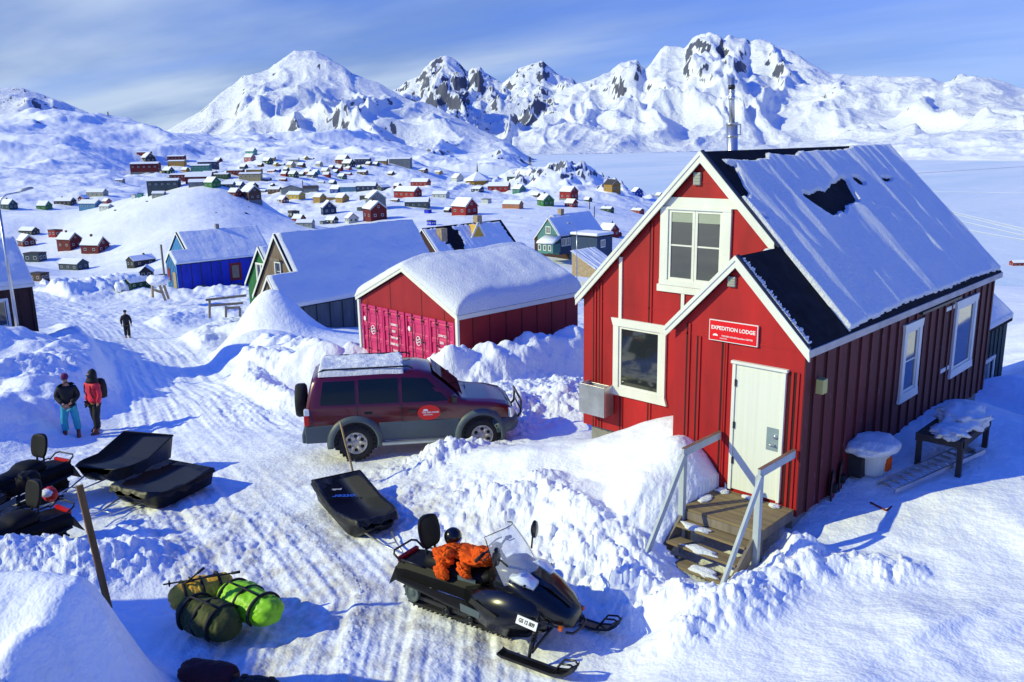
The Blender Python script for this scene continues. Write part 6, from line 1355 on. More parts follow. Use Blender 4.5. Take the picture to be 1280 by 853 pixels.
# green-black building behind the lodge on the right
E = rz(1266, 397, 30); hh = 2.7
rb = thing('dark_green_house', 'dark green weathered house with snowy roof peeking out behind the right end of the lodge', 'house', (E.x-5, E.y-7.5, E.z-hh), 0)
paint('dark_green', (.022, .05, .055), .8, .3, 3, worn=.35, worncol=(.10, .10, .09), bmp=.3, stretch=(1, 1, .25))
m_ = MB(); m_.prism([(.1, .1, 0), (4.9, .1, 0), (4.9, .1, hh-.1), (2.5, .1, hh+2.1), (.1, .1, hh-.1)], (0, 7.3, 0)); m_.build('wall', 'dark_green', rb)
m_ = MB()
for a_, b_ in ((0, 2.499), (5, 2.501)): m_.prism([(a_, 0, hh), (b_, 0, hh+2.25), (b_, 0, hh+2.15), (a_, 0, hh-.1)], (0, 7.5, 0))
q = m_.build('roof', 'tar_felt', rb); hyp = math.hypot(2.5, 2.25); snow_slab('roof_snow', (2.5, 0, hh+2.25), (0, 1, 0), np.array([2.5, 0, -2.25])/hyp, np.array([2.25, 0, 2.5])/hyp, 7.5, hyp, .12, 'roof_snow', q, None, 31, .08)
window(5.2, 6.3, .55, 1.75, basis((4.9, 0, 0), (0, 1, 0), (0, 0, 1)), rb, .10, 0, (2, 1), .1, .1)
m_ = MB(); y = .5
while y < 7.3: m_.box((4.9, y, 0), (4.93, y+.05, hh-.1)); y += .4
m_.build('batten', 'dark_green', rb)
# ------------------------------------------------------------------ street lamps, poles, fences
def street_lamp(label, base, arm, head, group='street lamps', r=.06, hs=1.):
    o = thing('street_lamp', label, 'street lamp', base, 0, group); B = Vector(base)
    top = Vector((base[0], base[1], arm[0].z)); m_ = MB(); m_.tube([(0, 0, -.6), (0, 0, (top-B).z*.5), top-B], [r*1.25, r, r*.8], 10); m_.build('pole', 'steel', o)
    m_ = MB(); m_.tube([top-B]+[a-B for a in arm[1:]], r*.6, 8); m_.build('arm', 'steel', o)
    a, b_ = arm[-1]-B, head-B; d = (b_-a); m_ = MB(); m_.loft([[a+d*f_+Vector((0, 0, z))*hs+Vector((math.cos(YAW), math.sin(YAW), 0)).cross(Vector((0, 0, 1)))*y*hs for y, z in ((-w_, 0), (-w_*.7, h_), (w_*.7, h_), (w_, 0))] for f_, w_, h_ in ((0, .06, .05), (.3, .13, .11), (.8, .14, .10), (1, .09, .04))]); m_.build('lamp_head', paint('lamp_grey', (.35, .38, .42), .5, .1), o)
    return o
b0 = rz(21.5, 409, 38); rl = 38
def at_r(x, y, r): return rz(x, y, r)
topz = vline_z(b0, 262)
street_lamp('street lamp at the left edge in front of the dark brown house', b0, [Vector((b0.x, b0.y, topz)), at_r(1, 249, rl), at_r(8, 243.5, rl), at_r(25, 240.5, rl)], at_r(41, 236, rl))
b0 = rz(721, 345, 110); topz = vline_z(b0, 290)
street_lamp('slim street lamp standing in front of the teal house', b0, [Vector((b0.x, b0.y, topz)), at_r(717.5, 283, 110), at_r(713, 280, 110)], at_r(708.5, 279.5, 110), r=.06, hs=1.6)
# timber rail fence below the weathered house
fr0 = thing('rail_fence', 'old grey timber rail fence with open rails in the snow left of the weathered house', 'fence', rz(262, 397, 46))
P_ = lambda x, y: rz(x, y, 46)-rz(262, 397, 46)
for (a_, b_) in (((262, 374.5), (262, 398)), ((282.5, 383), (282.5, 397)), ((300, 385), (300, 396))): m_ = MB(); m_.beam(P_(*a_), P_(*b_), .09); m_.build('post', 'grey_wood', fr0)
for (a_, b_) in (((257, 375.2), (308, 369.5)), ((261, 382.4), (304, 379)), ((283, 385.3), (300, 384.5))): m_ = MB(); m_.beam(P_(*a_), P_(*b_), .06, .12); m_.build('rail', 'grey_wood', fr0)
def pole(label, x, y0, y1, r, rad=.05, mat_='dark_wood', cat='pole', name='pole', group=None):
    b_ = rz(x, y0, r); h_ = vline_z(b_, y1)-b_.z; m_ = MB(); m_.tube([(0, 0, -.5), (0, 0, h_)], rad, 8); o = m_.build(name, mat_, None); o.location = b_; tag(o, label, cat, group); return o
pole('thin pole with a small cap left of the blue house', 206, 350, 306, 88, .10, 'grey_wood')
def mast(label, x, y0, y1, r, w_):
    b_ = rz(x, y0, r); h_ = vline_z(b_, y1)-b_.z; o = thing('lattice_mast', label, 'mast', b_, .4, 'lattice masts on the hills'); m_ = MB()
    for i in (-1, 1):
        for j in (-1, 1): m_.beam((i*w_, j*w_, -1), (i*w_*.35, j*w_*.35, h_), w_*.22)
    m_.build('frame', 'dark_metal', o); m_ = MB(); n = 7
    for k in range(n):
        z0, z1 = h_*k/n, h_*(k+1)/n; q0, q1 = w_*(1-.65*k/n), w_*(1-.65*(k+1)/n)
        m_.beam((-q0, -q0, z0), (q1, -q1, z1), w_*.14); m_.beam((q0, -q0, z0), (-q1, -q1, z1), w_*.14); m_.beam((q0, q0, z0), (q1, -q1, z1), w_*.14)
    m_.build('bracing', 'dark_metal', o); m_ = MB()
    for z in (.7, .85): m_.beam((-w_*1.4, 0, h_*z), (w_*1.4, 0, h_*z), w_*.2)
    m_.build('cross_arm', 'dark_metal', o)
mast('dark lattice mast standing on the snow beside the rocky knoll above the fjord', 662.6, 214, 196, 700, 1.1)
mast('faint lattice mast on the crest of the left snow hill', 136, 151, 140, 1240, 1.0)
# ------------------------------------------------------------------ cargo sleds, bags, small things
paint('pulk_black', (.007, .007, .008), .5, .3, 5, bmp=.12, spec=.4); paint('logo_blue', (.02, .10, .55), .5, .1, bmp=0); paint('logo_white', (.5, .5, .52), .5, .1, bmp=0)
def pulk(label, quad, z, hgt=.34, cover=True, logo=0, lift=0., group='black cargo sleds'):
    """open black sled tub from four rim corners (tow end left, tow end right, rear right, rear left)"""
    c = sum((Vector(q) for q in quad), Vector())/4; fx = ((Vector(quad[0])+Vector(quad[1]))/2-(Vector(quad[2])+Vector(quad[3]))/2); L = fx.length; a = math.atan2(fx.y, fx.x)
    fy = ((Vector(quad[0])+Vector(quad[3]))/2-(Vector(quad[1])+Vector(quad[2]))/2).length; w_ = fy
    o = thing('cargo_sled', label, 'sled', (c.x, c.y, z), a, group)
    m_ = MB(); st_ = []
    for f_ in np.linspace(-1, 1, 13):
        x = f_*L/2; up = .0+.30*max(0, (f_-.55)/.45)**1.6; k = 1-.30*max(0, (f_-.45)/.55)**2; rim = hgt*(1+.15*max(0, f_))+lift*max(0, -f_)
        wb = w_*.40*k; wr = w_*.5*k
        st_.append([Vector((x, y, zz)) for y, zz in ((-wr-.03, rim+.0), (-wr, rim+.02), (-wb, up+.05), (-wb*.85, up), (-wb*.3, up), (-wb*.25, up+.03), (wb*.25, up+.03), (wb*.3, up), (wb*.85, up), (wb, up+.05), (wr, rim+.02), (wr+.03, rim))])
    m_.loft(st_, cap=False); 
    m_.bm.faces.new([m_.bm.verts[0]] if False else [v for v in m_.bm.verts[:]][1:11])
    ob = m_.build('tub', 'pulk_black', o, smooth=True, solid=.012)
    if cover:
        # slack tarpaulin over the tub
        nx, ny = 70, 40; u = np.linspace(-1, 1, nx); v = np.linspace(-1, 1, ny); U, V = np.meshgrid(u, v, indexing='ij')
        k = 1-.30*np.maximum(0, (U-.45)/.55)**2; zz = hgt*(1+.15*np.maximum(0, U))+lift*np.maximum(0, -U)+.03-.13*(1-U**2)*(1-V**2)+.035*perlin(U*2.2, V*2.2, len(label))+.02*np.abs(perlin(U*5, V*3, 3))+.012*np.abs(perlin(U*12, V*7, 4))+.05*np.maximum(0, U)**4
        edge_ = np.maximum(np.abs(U), np.abs(V)); zz = zz-(.12+.05*perlin(U*4, V*4, 8))*np.clip((edge_-.93)/.07, 0, 1)
        g_ = grid_np('cover', np.stack([U*(L/2+.03), V*(w_/2+.035)*k, zz], -1), np.ones((nx-1, ny-1), bool), 'pulk_black', o)
        if logo:
            M_ = basis((logo*L*.5, 0, hgt+.06+lift*.3), (0, -1 if logo > 0 else 1, 0), (1 if logo > 0 else -1, 0, .0))
            M_ = M_ @ Matrix.Rotation(R(0), 4, 'Z')
    m_ = MB(); m_.tube([(L/2-.15, -w_*.25, .22), (L/2+.5, -w_*.12, .20), (L/2+1.0, -.02, .26)], .016, 8); m_.tube([(L/2-.15, w_*.25, .22), (L/2+.5, w_*.12, .20), (L/2+1.0, .02, .26)], .016, 8); m_.tube([(L/2+.5, -w_*.12, .20), (L/2+.5, w_*.12, .20)], .012, 6); m_.build('tow_bar', 'steel', o)
    for s_ in (-1, 1):
        m_ = MB(); m_.box((-L*.42, s_*w_*.25-.02, -.02), (L*.3, s_*w_*.25+.02, .02)); m_.build('runner', 'pulk_black', o)
    return o
zA = -.98
# sled in front of the car
qa = [gz(505, 650, zA+.3), gz(440, 668, zA+.3), gz(389, 602, zA+.4), gz(452, 597, zA+.4)]
pA_ = pulk('black covered cargo sled with faint blue lettering, between the car and the nearest snowmobile', qa, zA, .36, True, 0, .12)
def wtext(body, c_, xdir, size, mat_, par, rise=.03, up=None, tilt=0):
    """lettering lying on a cover; c_ world point"""
    inv = par.matrix_world.inverted(); bpy.context.view_layer.update(); inv = par.matrix_world.inverted()
    M_ = inv @ basis(c_, xdir, Vector((0, 0, 1)).cross(Vector(xdir))+Vector((0, 0, tilt))); return text('lettering', body, size, mat_, par, M_, .004, .001)
bpy.context.view_layer.update()
xd = (gz(450, 627, zA+.34)-gz(412, 628, zA+.34)).normalized()
wtext('otter', gz(430, 620, zA+.44), -xd, .20, 'logo_blue', pA_); wtext('pulk', gz(421, 612, zA+.46), -xd, .10, 'logo_white', pA_)
m_ = MB(); q0 = gz(432, 625, zA+.44)
# two sleds at the left, behind the snowmobiles
zB = -1.15
qb = [gz(88, 583, zB+.42), gz(150, 601, zB+.40), gz(210, 553, zB+.50), gz(163, 550, zB+.50)]
pB_ = pulk('empty black cargo sled with white lettering inside, the farther one of the overlapping pair', qb, zB+.10, .36, False, 0, .22)
qc = [gz(126, 611, zB+.38), gz(196, 628, zB+.30), gz(262, 590, zB+.36), gz(214, 574, zB+.40)]
pC_ = pulk('black covered cargo sled, the nearer one of the overlapping pair on the left', qc, zB, .36, True, 0, .05)
bpy.context.view_layer.update(); xd = (gz(195, 560, zB+.4)-gz(165, 556, zB+.4)).normalized(); wtext('otter pulk', gz(182, 560, zB+.52), xd, .13, 'logo_white', pB_, tilt=0); wtext('expedition', gz(178, 565, zB+.5), xd, .08, 'logo_white', pB_)
# wooden shaft standing at the sled, and the leaning plank
sh0 = gz(442, 595, -.75); top_ = sh0+Vector((0, 0, vline_z(sh0, 530)-sh0.z)); lean = gz(425, 527, top_.z)
m_ = MB(); m_.tube([Vector((0, 0, -.25)), Vector((0, 0, .0)), (lean-sh0)*.25+Vector((.02, 0, .0)), (lean-sh0)*.6, (lean-sh0)], .022, 10); o = m_.build('shovel_handle', paint('ash_wood', (.34, .24, .11), .6, .2, 5, bmp=.2), None); o.location = sh0; tag(o, 'pale wooden shovel handle sticking up in front of the car rear wheel', 'shovel handle')
s0 = gz(127, 727, .72); s1 = gz(97, 607, .72+1.15*0)
b0 = gz(129, 731, -.05); tz_h = 1.25
d = Vector(ray(99, 607)); tt = ((b0-Vector(cam_pos)).dot(Vector((math.sin(YAW)*-1, math.cos(YAW), 0))))/d.dot(Vector((-math.sin(YAW), math.cos(YAW), 0))); t1 = Vector(cam_pos)+d*tt
m_ = MB(); m_.beam((b0-t1)*.25+Vector((0, 0, 0)), t1-b0, .085, .05); pk_ = m_.build('wooden_stake', paint('stake_wood', (.20, .11, .035), .8, .3, 3, worn=.2, worncol=(.08, .05, .02), bmp=.4, stretch=(5, 5, .5)), None, bevel=.004); pk_.location = b0; tag(pk_, 'weathered brown wooden stake leaning out of the near snow mound', 'stake')
# snowmobiles at the left edge
def sm2(label, px_, z, ang_, k=1.):
    p = gz(px_[0], px_[1], z); o = snowmobile(label, (p.x, p.y, z), ang_, mirror=False); o.scale = (k, k, k); return o
paint('red_cloth', (.55, .015, .01), .6, .1, bmp=.1)
aL = math.atan2((gz(-60, 730, -1.1)-gz(85, 672, -1.1)).y, (gz(-60, 730, -1.1)-gz(85, 672, -1.1)).x)
rear1 = gz(75, 682, -1.12); c1 = rear1+Vector((math.cos(aL), math.sin(aL), 0))*1.35
s1_ = snowmobile('black snowmobile cut off by the left edge with a red-and-white bundle on its seat', (c1.x, c1.y, -1.15), aL, mirror=False, group='snowmobiles parked at the left edge'); s1_.scale = (1., 1.1, 1.12)
s2_ = copy_tree(s1_); s2_['label'] = 'second black snowmobile behind it at the left edge, only backrest and rear rack showing'
rear2 = gz(78, 612, -1.15); c2 = rear2+Vector((math.cos(aL+.15), math.sin(aL+.15), 0))*1.4; s2_.location = (c2.x, c2.y, -1.2); s2_.rotation_euler = (0, 0, aL+.15)
def lumpy(name, label, cat, c, r, mat_, seed=1, sub=4, amp=.14, freq=2.2, M=None, parent=None, flat=.0, pw=1.0):
    m_ = MB(); m_.sm = True; bmesh.ops.create_icosphere(m_.bm, subdivisions=sub, radius=1)
    for v in m_.bm.verts:
        q = v.co.copy(); f_ = 1+amp*float(perlin(q.x*freq+seed, q.y*freq+q.z*1.3))+amp*.5*float(perlin(q.x*freq*2.7, q.z*freq*2.7+q.y+seed)); q = Vector([math.copysign(abs(t_)**pw, t_) for t_ in q]); p = Vector((q.x*r[0]*f_, q.y*r[1]*f_, max(q.z, -1+flat)*r[2]*f_)); v.co = p
    o = m_.build(name, mat_, parent); 
    if M is not None: o.data.transform(M)
    if parent is None: o.location = c; 
    if label: tag(o, label, cat)
    return o
b1 = gz(62, 618, -.30); bu = lumpy('clothes_bundle', 'red and white cloth bundle on the rear of the left snowmobile', 'bundle', b1, (.17, .13, .13), 'red_cloth', 3)
lumpy('snow', None, None, None, (.12, .10, .07), 'roof_snow', 5, 3, M=Matrix.Translation((.06, -.06, .06)), parent=bu)
b1 = gz(35, 600, -.35); lumpy('black_duffel', 'black duffel bag strapped on the rack of the left snowmobile', 'bag', b1, (.24, .20, .18), 'vinyl', 9)
# orange jacket and helmet on the near snowmobile seat
paint('orange_cloth', (.78, .10, .006), .75, .25, 9, bmp=.9, spec=.2)
bpy.context.view_layer.update(); MS = sm.matrix_world.copy()
jk_pts = []
def on_sm(x, y, z): return MS @ Vector((x, y, z))
m_ = MB(); c_j = on_sm(-.48, .02, .80); L_ = lambda x, y, z: on_sm(x, y, z)-c_j
def sleeve(m_, pts, rs, seed):
    m_.sm = True; n = 12; P = [Vector(p) for p in pts]; rings = []; T_ = np.linspace(0, len(P)-1, 28)
    for t_ in T_:
        i = min(int(t_), len(P)-2); f_ = t_-i; p = P[i].lerp(P[i+1], f_); r_ = rs[i]*(1-f_)+rs[i+1]*f_; d = (P[i+1]-P[i]).normalized(); u = d.orthogonal().normalized(); v = d.cross(u)
        rings.append([p+(u*math.cos(a)+v*math.sin(a))*r_*(1+.12*math.sin(t_*9+seed)+.10*float(perlin(t_*3+seed, a*1.2))) for a in np.linspace(0, 2*math.pi, n+1)[:-1]])
    m_.loft(rings)
def crumple(m_, c, r, rot_, seed):
    b2 = bmesh.new(); bmesh.ops.create_icosphere(b2, subdivisions=5, radius=1); Mr = Matrix.Translation(c) @ rot_
    for v in b2.verts:
        q = v.co.copy(); k_ = seed*3.1
        f_ = 1+.22*float(perlin(q.x*1.5+k_, q.y*1.5+q.z))-.30*abs(float(perlin(q.x*3.2+k_, q.z*2.6+q.y*1.8)))-.10*abs(float(perlin(q.x*8+k_, q.y*7+q.z*5)))+.06
        v.co = Mr @ Vector((q.x*r[0]*f_, q.y*r[1]*f_, q.z*r[2]*f_))
    me_ = bpy.data.meshes.new('t'); b2.to_mesh(me_); b2.free(); m_.bm.from_mesh(me_); bpy.data.meshes.remove(me_); m_.sm = True
RZ = lambda a: Matrix.Rotation(sm_a+R(a), 4, 'Z')
crumple(m_, L_(-.20, .04, .83), (.38, .23, .10), RZ(14) @ Matrix.Rotation(R(8), 4, 'Y'), 1)
crumple(m_, L_(-.02, .03, .88), (.18, .17, .12), RZ(-20), 2)
crumple(m_, L_(-.55, -.04, .88), (.16, .16, .09), RZ(30), 3)
crumple(m_, L_(-.58, -.20, .84), (.17, .13, .16), RZ(0) @ Matrix.Rotation(R(25), 4, 'X'), 4)
crumple(m_, L_(-.54, -.30, .68), (.12, .06, .14), RZ(0) @ Matrix.Rotation(R(10), 4, 'X'), 5)
crumple(m_, L_(-.16, -.24, .76), (.13, .08, .14), RZ(-20) @ Matrix.Rotation(R(25), 4, 'X'), 6)
o = m_.build('orange_jacket', 'orange_cloth', None); o.location = c_j; tag(o, 'bright orange down jacket thrown over the seat of the nearest snowmobile', 'jacket')
hc = on_sm(-.66, .10, .98); m_ = MB(); m_.lathe([(.001, .13), (.06, .122), (.105, .085), (.128, .02), (.125, -.05), (.10, -.10), (.05, -.12), (.001, -.12)], n=24); o = m_.build('helmet', 'sm_black', None); o.location = hc; o.rotation_euler = (.6, .5, .3); tag(o, 'black helmet lying on the orange jacket', 'helmet')
m_ = MB(); m_.loft([[Vector((.135*math.cos(a), .135*math.sin(a), z)) for z in (.06, -.04)] + [Vector((.125*math.cos(a), .125*math.sin(a), z)) for z in (-.04, .06)] for a in np.linspace(-1.0, .4, 12)]); m_.build('goggles', 'lamp_clear', o)
# duffel bags bottom left
paint('lime_cloth', (.26, .62, .01), .45, .12, 5, bmp=.3); paint('olive_cloth', (.05, .06, .008), .7, .3, 5, bmp=.4); paint('ochre_cloth', (.80, .42, .03), .65, .3, 6, bmp=.4); paint('maroon_cloth', (.05, .003, .007), .7, .3, 6, bmp=.4)
def duffel(label, a_, b_, z, r, mat_, strap=True, seed=1, sag=.1):
    A_ = gz(*a_, z); B_ = gz(*b_, z); d = B_-A_; L = d.length; ang_ = math.atan2(d.y, d.x); o = thing('duffel_bag', label, 'bag', ((A_+B_)/2)-Vector((0, 0, r*.8)), ang_)
    m_ = MB(); m_.sm = True; rings = []; N_ = 70
    for i in range(N_):
        f_ = i/(N_-1); x = (f_-.5)*L; k = min(1, math.sin(math.pi*min(max(f_, .002), .998))**.22); rings.append([(lambda wr: Vector((x+.03*float(perlin(a*1.3+seed, f_*3)), r*k*math.cos(a)*(1+.10*float(perlin(f_*4+seed, a*1.5)))*wr, r*.8+r*.86*k*math.sin(a)*(1+.12*float(perlin(f_*4+seed, a*1.4+4)))*wr-sag*r*math.sin(f_*9+seed)*.5)))(1-.10*abs(float(perlin(f_*11+seed, a*2.2)))-.05*abs(float(perlin(f_*26+seed, a*5)))) for a in np.linspace(0, 2*math.pi, 65)[:-1]])
    m_.loft(rings); m_.build('body', mat_, o)
    if strap:
        for f_ in (.22, .5, .78):
            x = (f_-.5)*L; m_ = MB(); m_.loft([[Vector((x+s_*.022, (r+e_)*math.cos(a), r*.8+(r*.86+e_)*math.sin(a))) for s_, e_ in ((-.8, -.03), (.8, -.03), (.8, .002), (-.8, .002))] for a in np.linspace(-.6, math.pi+.6, 24)]); m_.build('strap', 'cloth_black', o)
        m_ = MB(); m_.tube([(-L*.28, -.06, r*1.66), (-L*.14, -.10, r*1.80), (L*.14, -.10, r*1.80), (L*.28, -.06, r*1.66)], .014, 6); m_.build('handle', 'cloth_black', o)
    return o
zg = -.90
duffel('lime-green duffel bag with black straps, right end of the luggage pile', (278, 738), (345, 770), zg+.30, .29, 'lime_cloth', seed=2)
duffel('dark olive duffel bag, the large dark one at the front of the luggage pile', (232, 760), (292, 785), zg+.26, .31, 'olive_cloth', seed=5)
duffel('ochre-yellow rucksack, left and rear end of the luggage pile', (212, 750), (290, 728), zg+.36, .25, 'ochre_cloth', seed=8)
duffel('maroon bag cut off by the bottom edge below the luggage pile', (226, 838), (296, 846), zg+.25, .19, 'maroon_cloth', strap=False, seed=3)
duffel('black bag at the bottom edge right of the maroon bag', (290, 856), (350, 862), zg+.2, .15, 'cloth_black', seed=6)
def stick(label, a_, b_, z, r=.012):
    A_ = gz(*a_, z); B_ = gz(*b_, z+.1); m_ = MB(); m_.tube([(0, 0, 0), B_-A_], r, 8); o = m_.build('trekking_pole', 'cloth_black', None); o.location = A_; tag(o, label, 'pole', 'poles on the luggage')
    d = (B_-A_).normalized(); m_ = MB(); m_.tube([B_-A_-d*.12, B_-A_], .02, 8); m_.build('grip', 'rubber', o)
    m_ = MB(); m_.lathe([(.001, 0), (.05, .004), (.001, .008)], n=12, M=basis(d*.08, d.orthogonal(), d.cross(d.orthogonal()))); m_.build('basket', 'rubber', o); return o
stick('black trekking pole lying across the luggage, tip to the left', (204, 731), (300, 715), zg+.56); stick('black trekking pole lying across the luggage, angled down to the left', (232, 729), (255, 710), zg+.60)
# things against the right wall of the lodge
def wall_pt(x, y, X): d = ray(x, y); return Vector(cam_pos+d*((X-CX)/d[0]))
p = hit(1088, 591, 4)
br_ = thing('storage_tub', 'snow-capped white tub with an orange sticker against the lodge wall', 'tub', p)
m_ = MB(); m_.lathe([(.001, 0), (.20, 0), (.25, .06), (.30, .42), (.32, .44), (.29, .45), (.001, .43)], n=24); m_.build('tub', 'white_boards', br_)
m_ = MB(); m_.box((-.34, -.42, .02), (.0, -.10, .40)); m_.build('crate', 'dark_wood', br_)
lumpy('snow_cap', None, None, None, (.42, .56, .17), 'roof_snow', 4, 4, .15, 1.6, M=Matrix.Translation((-.02, -.05, .52)), parent=br_)
m_ = MB(); m_.box((.26, -.08, .12), (.305, .10, .34)); m_.build('sticker', 'orange_cloth', br_)
# bench / rack frame with snow
p = hit(1192, 566, 4); p.z -= .18
bn = thing('wooden_rack', 'dark wooden workbench frame half filled with snow at the far end of the lodge wall', 'rack', p)
for (x, y) in ((.35, -.9), (.35, .5), (-.3, -.9), (-.3, .5)): m_ = MB(); m_.box((x-.04, y-.04, -.3), (x+.04, y+.04, .72)); m_.build('leg', 'dark_wood', bn)
m_ = MB(); m_.box((.31, -1.0, .60), (.39, .6, .74)); m_.box((-.34, -1.0, .60), (-.26, .6, .74)); m_.box((-.26, -1.0, .62), (.31, -.9, .74)); m_.box((-.26, .5, .62), (.31, .6, .74)); m_.build('top_frame', 'dark_wood', bn)
m_ = MB(); m_.beam((.35, -.9, .62), (.35, .5, .05), .05); m_.build('brace', 'dark_wood', bn)
lumpy('snow', None, None, None, (.42, .60, .18), 'roof_snow', 6, 4, .3, 2.2, M=Matrix.Translation((.05, .15, .82)), parent=bn); lumpy('snow', None, None, None, (.28, .42, .11), 'roof_snow', 8, 4, .3, 2.2, M=Matrix.Translation((.1, -.65, .78)), parent=bn)
# ladder lying in the snow
def ladder():
    a = gz(1100, 640, .12); a = hit(1096, 612, 4); b_ = hit(1206, 572, 4); a.z += .10; b_.z += .24; d = b_-a; L = d.length; w_ = d.cross(Vector((0, 0, 1))).normalized()*.36; o = thing('ladder', 'aluminium ladder half buried in the snow along the right side of the lodge', 'ladder', a)
    for q in (Vector(), w_): m_ = MB(); m_.beam(q, q+d, .035, .07); m_.build('side_rail', 'steel', o)
    n = 12
    for k in range(n): p_ = d*((k+.5)/n); m_ = MB(); m_.tube([p_, p_+w_], .024, 8); m_.build('rung', 'steel', o)
ladder()
# snowshoes leaning on the wall
for i, (x, y, nm) in enumerate(((1036, 612, 'left snowshoe of the pair'), (1046, 600, 'right snowshoe of the pair'))):
    p = hit(x, y+12, 4)+Vector((0, 0, .18)); o = thing('snowshoe', 'red and black '+nm+' against the lodge wall', 'snowshoe', p, R(10), 'snowshoes against the lodge wall')
    pts = [(.05, .10*math.cos(a)*(1-.25*math.sin(a)), .27*math.sin(a)+.05) for a in np.linspace(0, 2*math.pi, 21)[:-1]]
    m_ = MB(); m_.tube(pts, .014, 8, closed=True); m_.build('frame', 'dark_metal', o); m_ = MB(); m_.prism([(.045, q[1]*.92, (q[2]-.05)*.92+.05) for q in pts], (.006, 0, 0)); m_.build('deck', paint('snowshoe_red', (.30, .01, .02), .5, .2), o)
    m_ = MB(); m_.box((.03, -.05, -.04), (.12, .05, .10)); m_.build('binding', 'cloth_black', o)
p = hit(1108, 640, 4)
m_ = MB(); m_.tube([(0, 0, .02), (.05, .5, .05)], .02, 6); m_.tube([(.0, .0, .02), (-.3, .1, .04)], .015, 6); o = m_.build('scrap_pipe', 'barn_red', None); o.location = p; tag(o, 'red-tipped scrap pipe poking from the snow below the ladder', 'pipe')
# ------------------------------------------------------------------ the village
VC = dict(red=(.34, .015, .02), dred=(.16, .012, .02), navy=(.012, .03, .11), blue=(.02, .07, .42), sky=(.08, .26, .50), teal=(.05, .22, .20), dteal=(.03, .09, .10), green=(.03, .20, .05), dgreen=(.02, .075, .035),
          ochre=(.42, .24, .05), yellow=(.62, .42, .06), cream=(.50, .42, .22), white=(.62, .66, .66), grey=(.20, .23, .26), dark=(.035, .035, .045), brown=(.12, .06, .04), orange=(.55, .20, .09), pink=(.50, .16, .17), mint=(.10, .42, .32), pale=(.42, .44, .36), slate=(.055, .085, .11), turq=(.10, .45, .50), cobalt=(.01, .04, .75))
for k, c in VC.items(): paint('v_'+k, tuple(x*.72 for x in c), .75, .18, .6, bmp=0)
paint('v_window', (.45, .47, .45), .5, .1, bmp=0); paint('v_pane', (.03, .035, .05), .2, .1, bmp=0); paint('v_roof', (.05, .045, .05), .85, .2, bmp=0)
KD = dict(h=(7, 9, 3.8, 3.2), l=(8, 17, 4.0, 2.8), a=(9, 20, 7.0, 1.2), s=(4.6, 6, 2.3, 2.0), b=(4, 6, 3, 0), p=(22, 14, 4.2, 3.6), t=(7.5, 9, 5.2, 3.0), r=(7, 12, 3.2, 2.0))
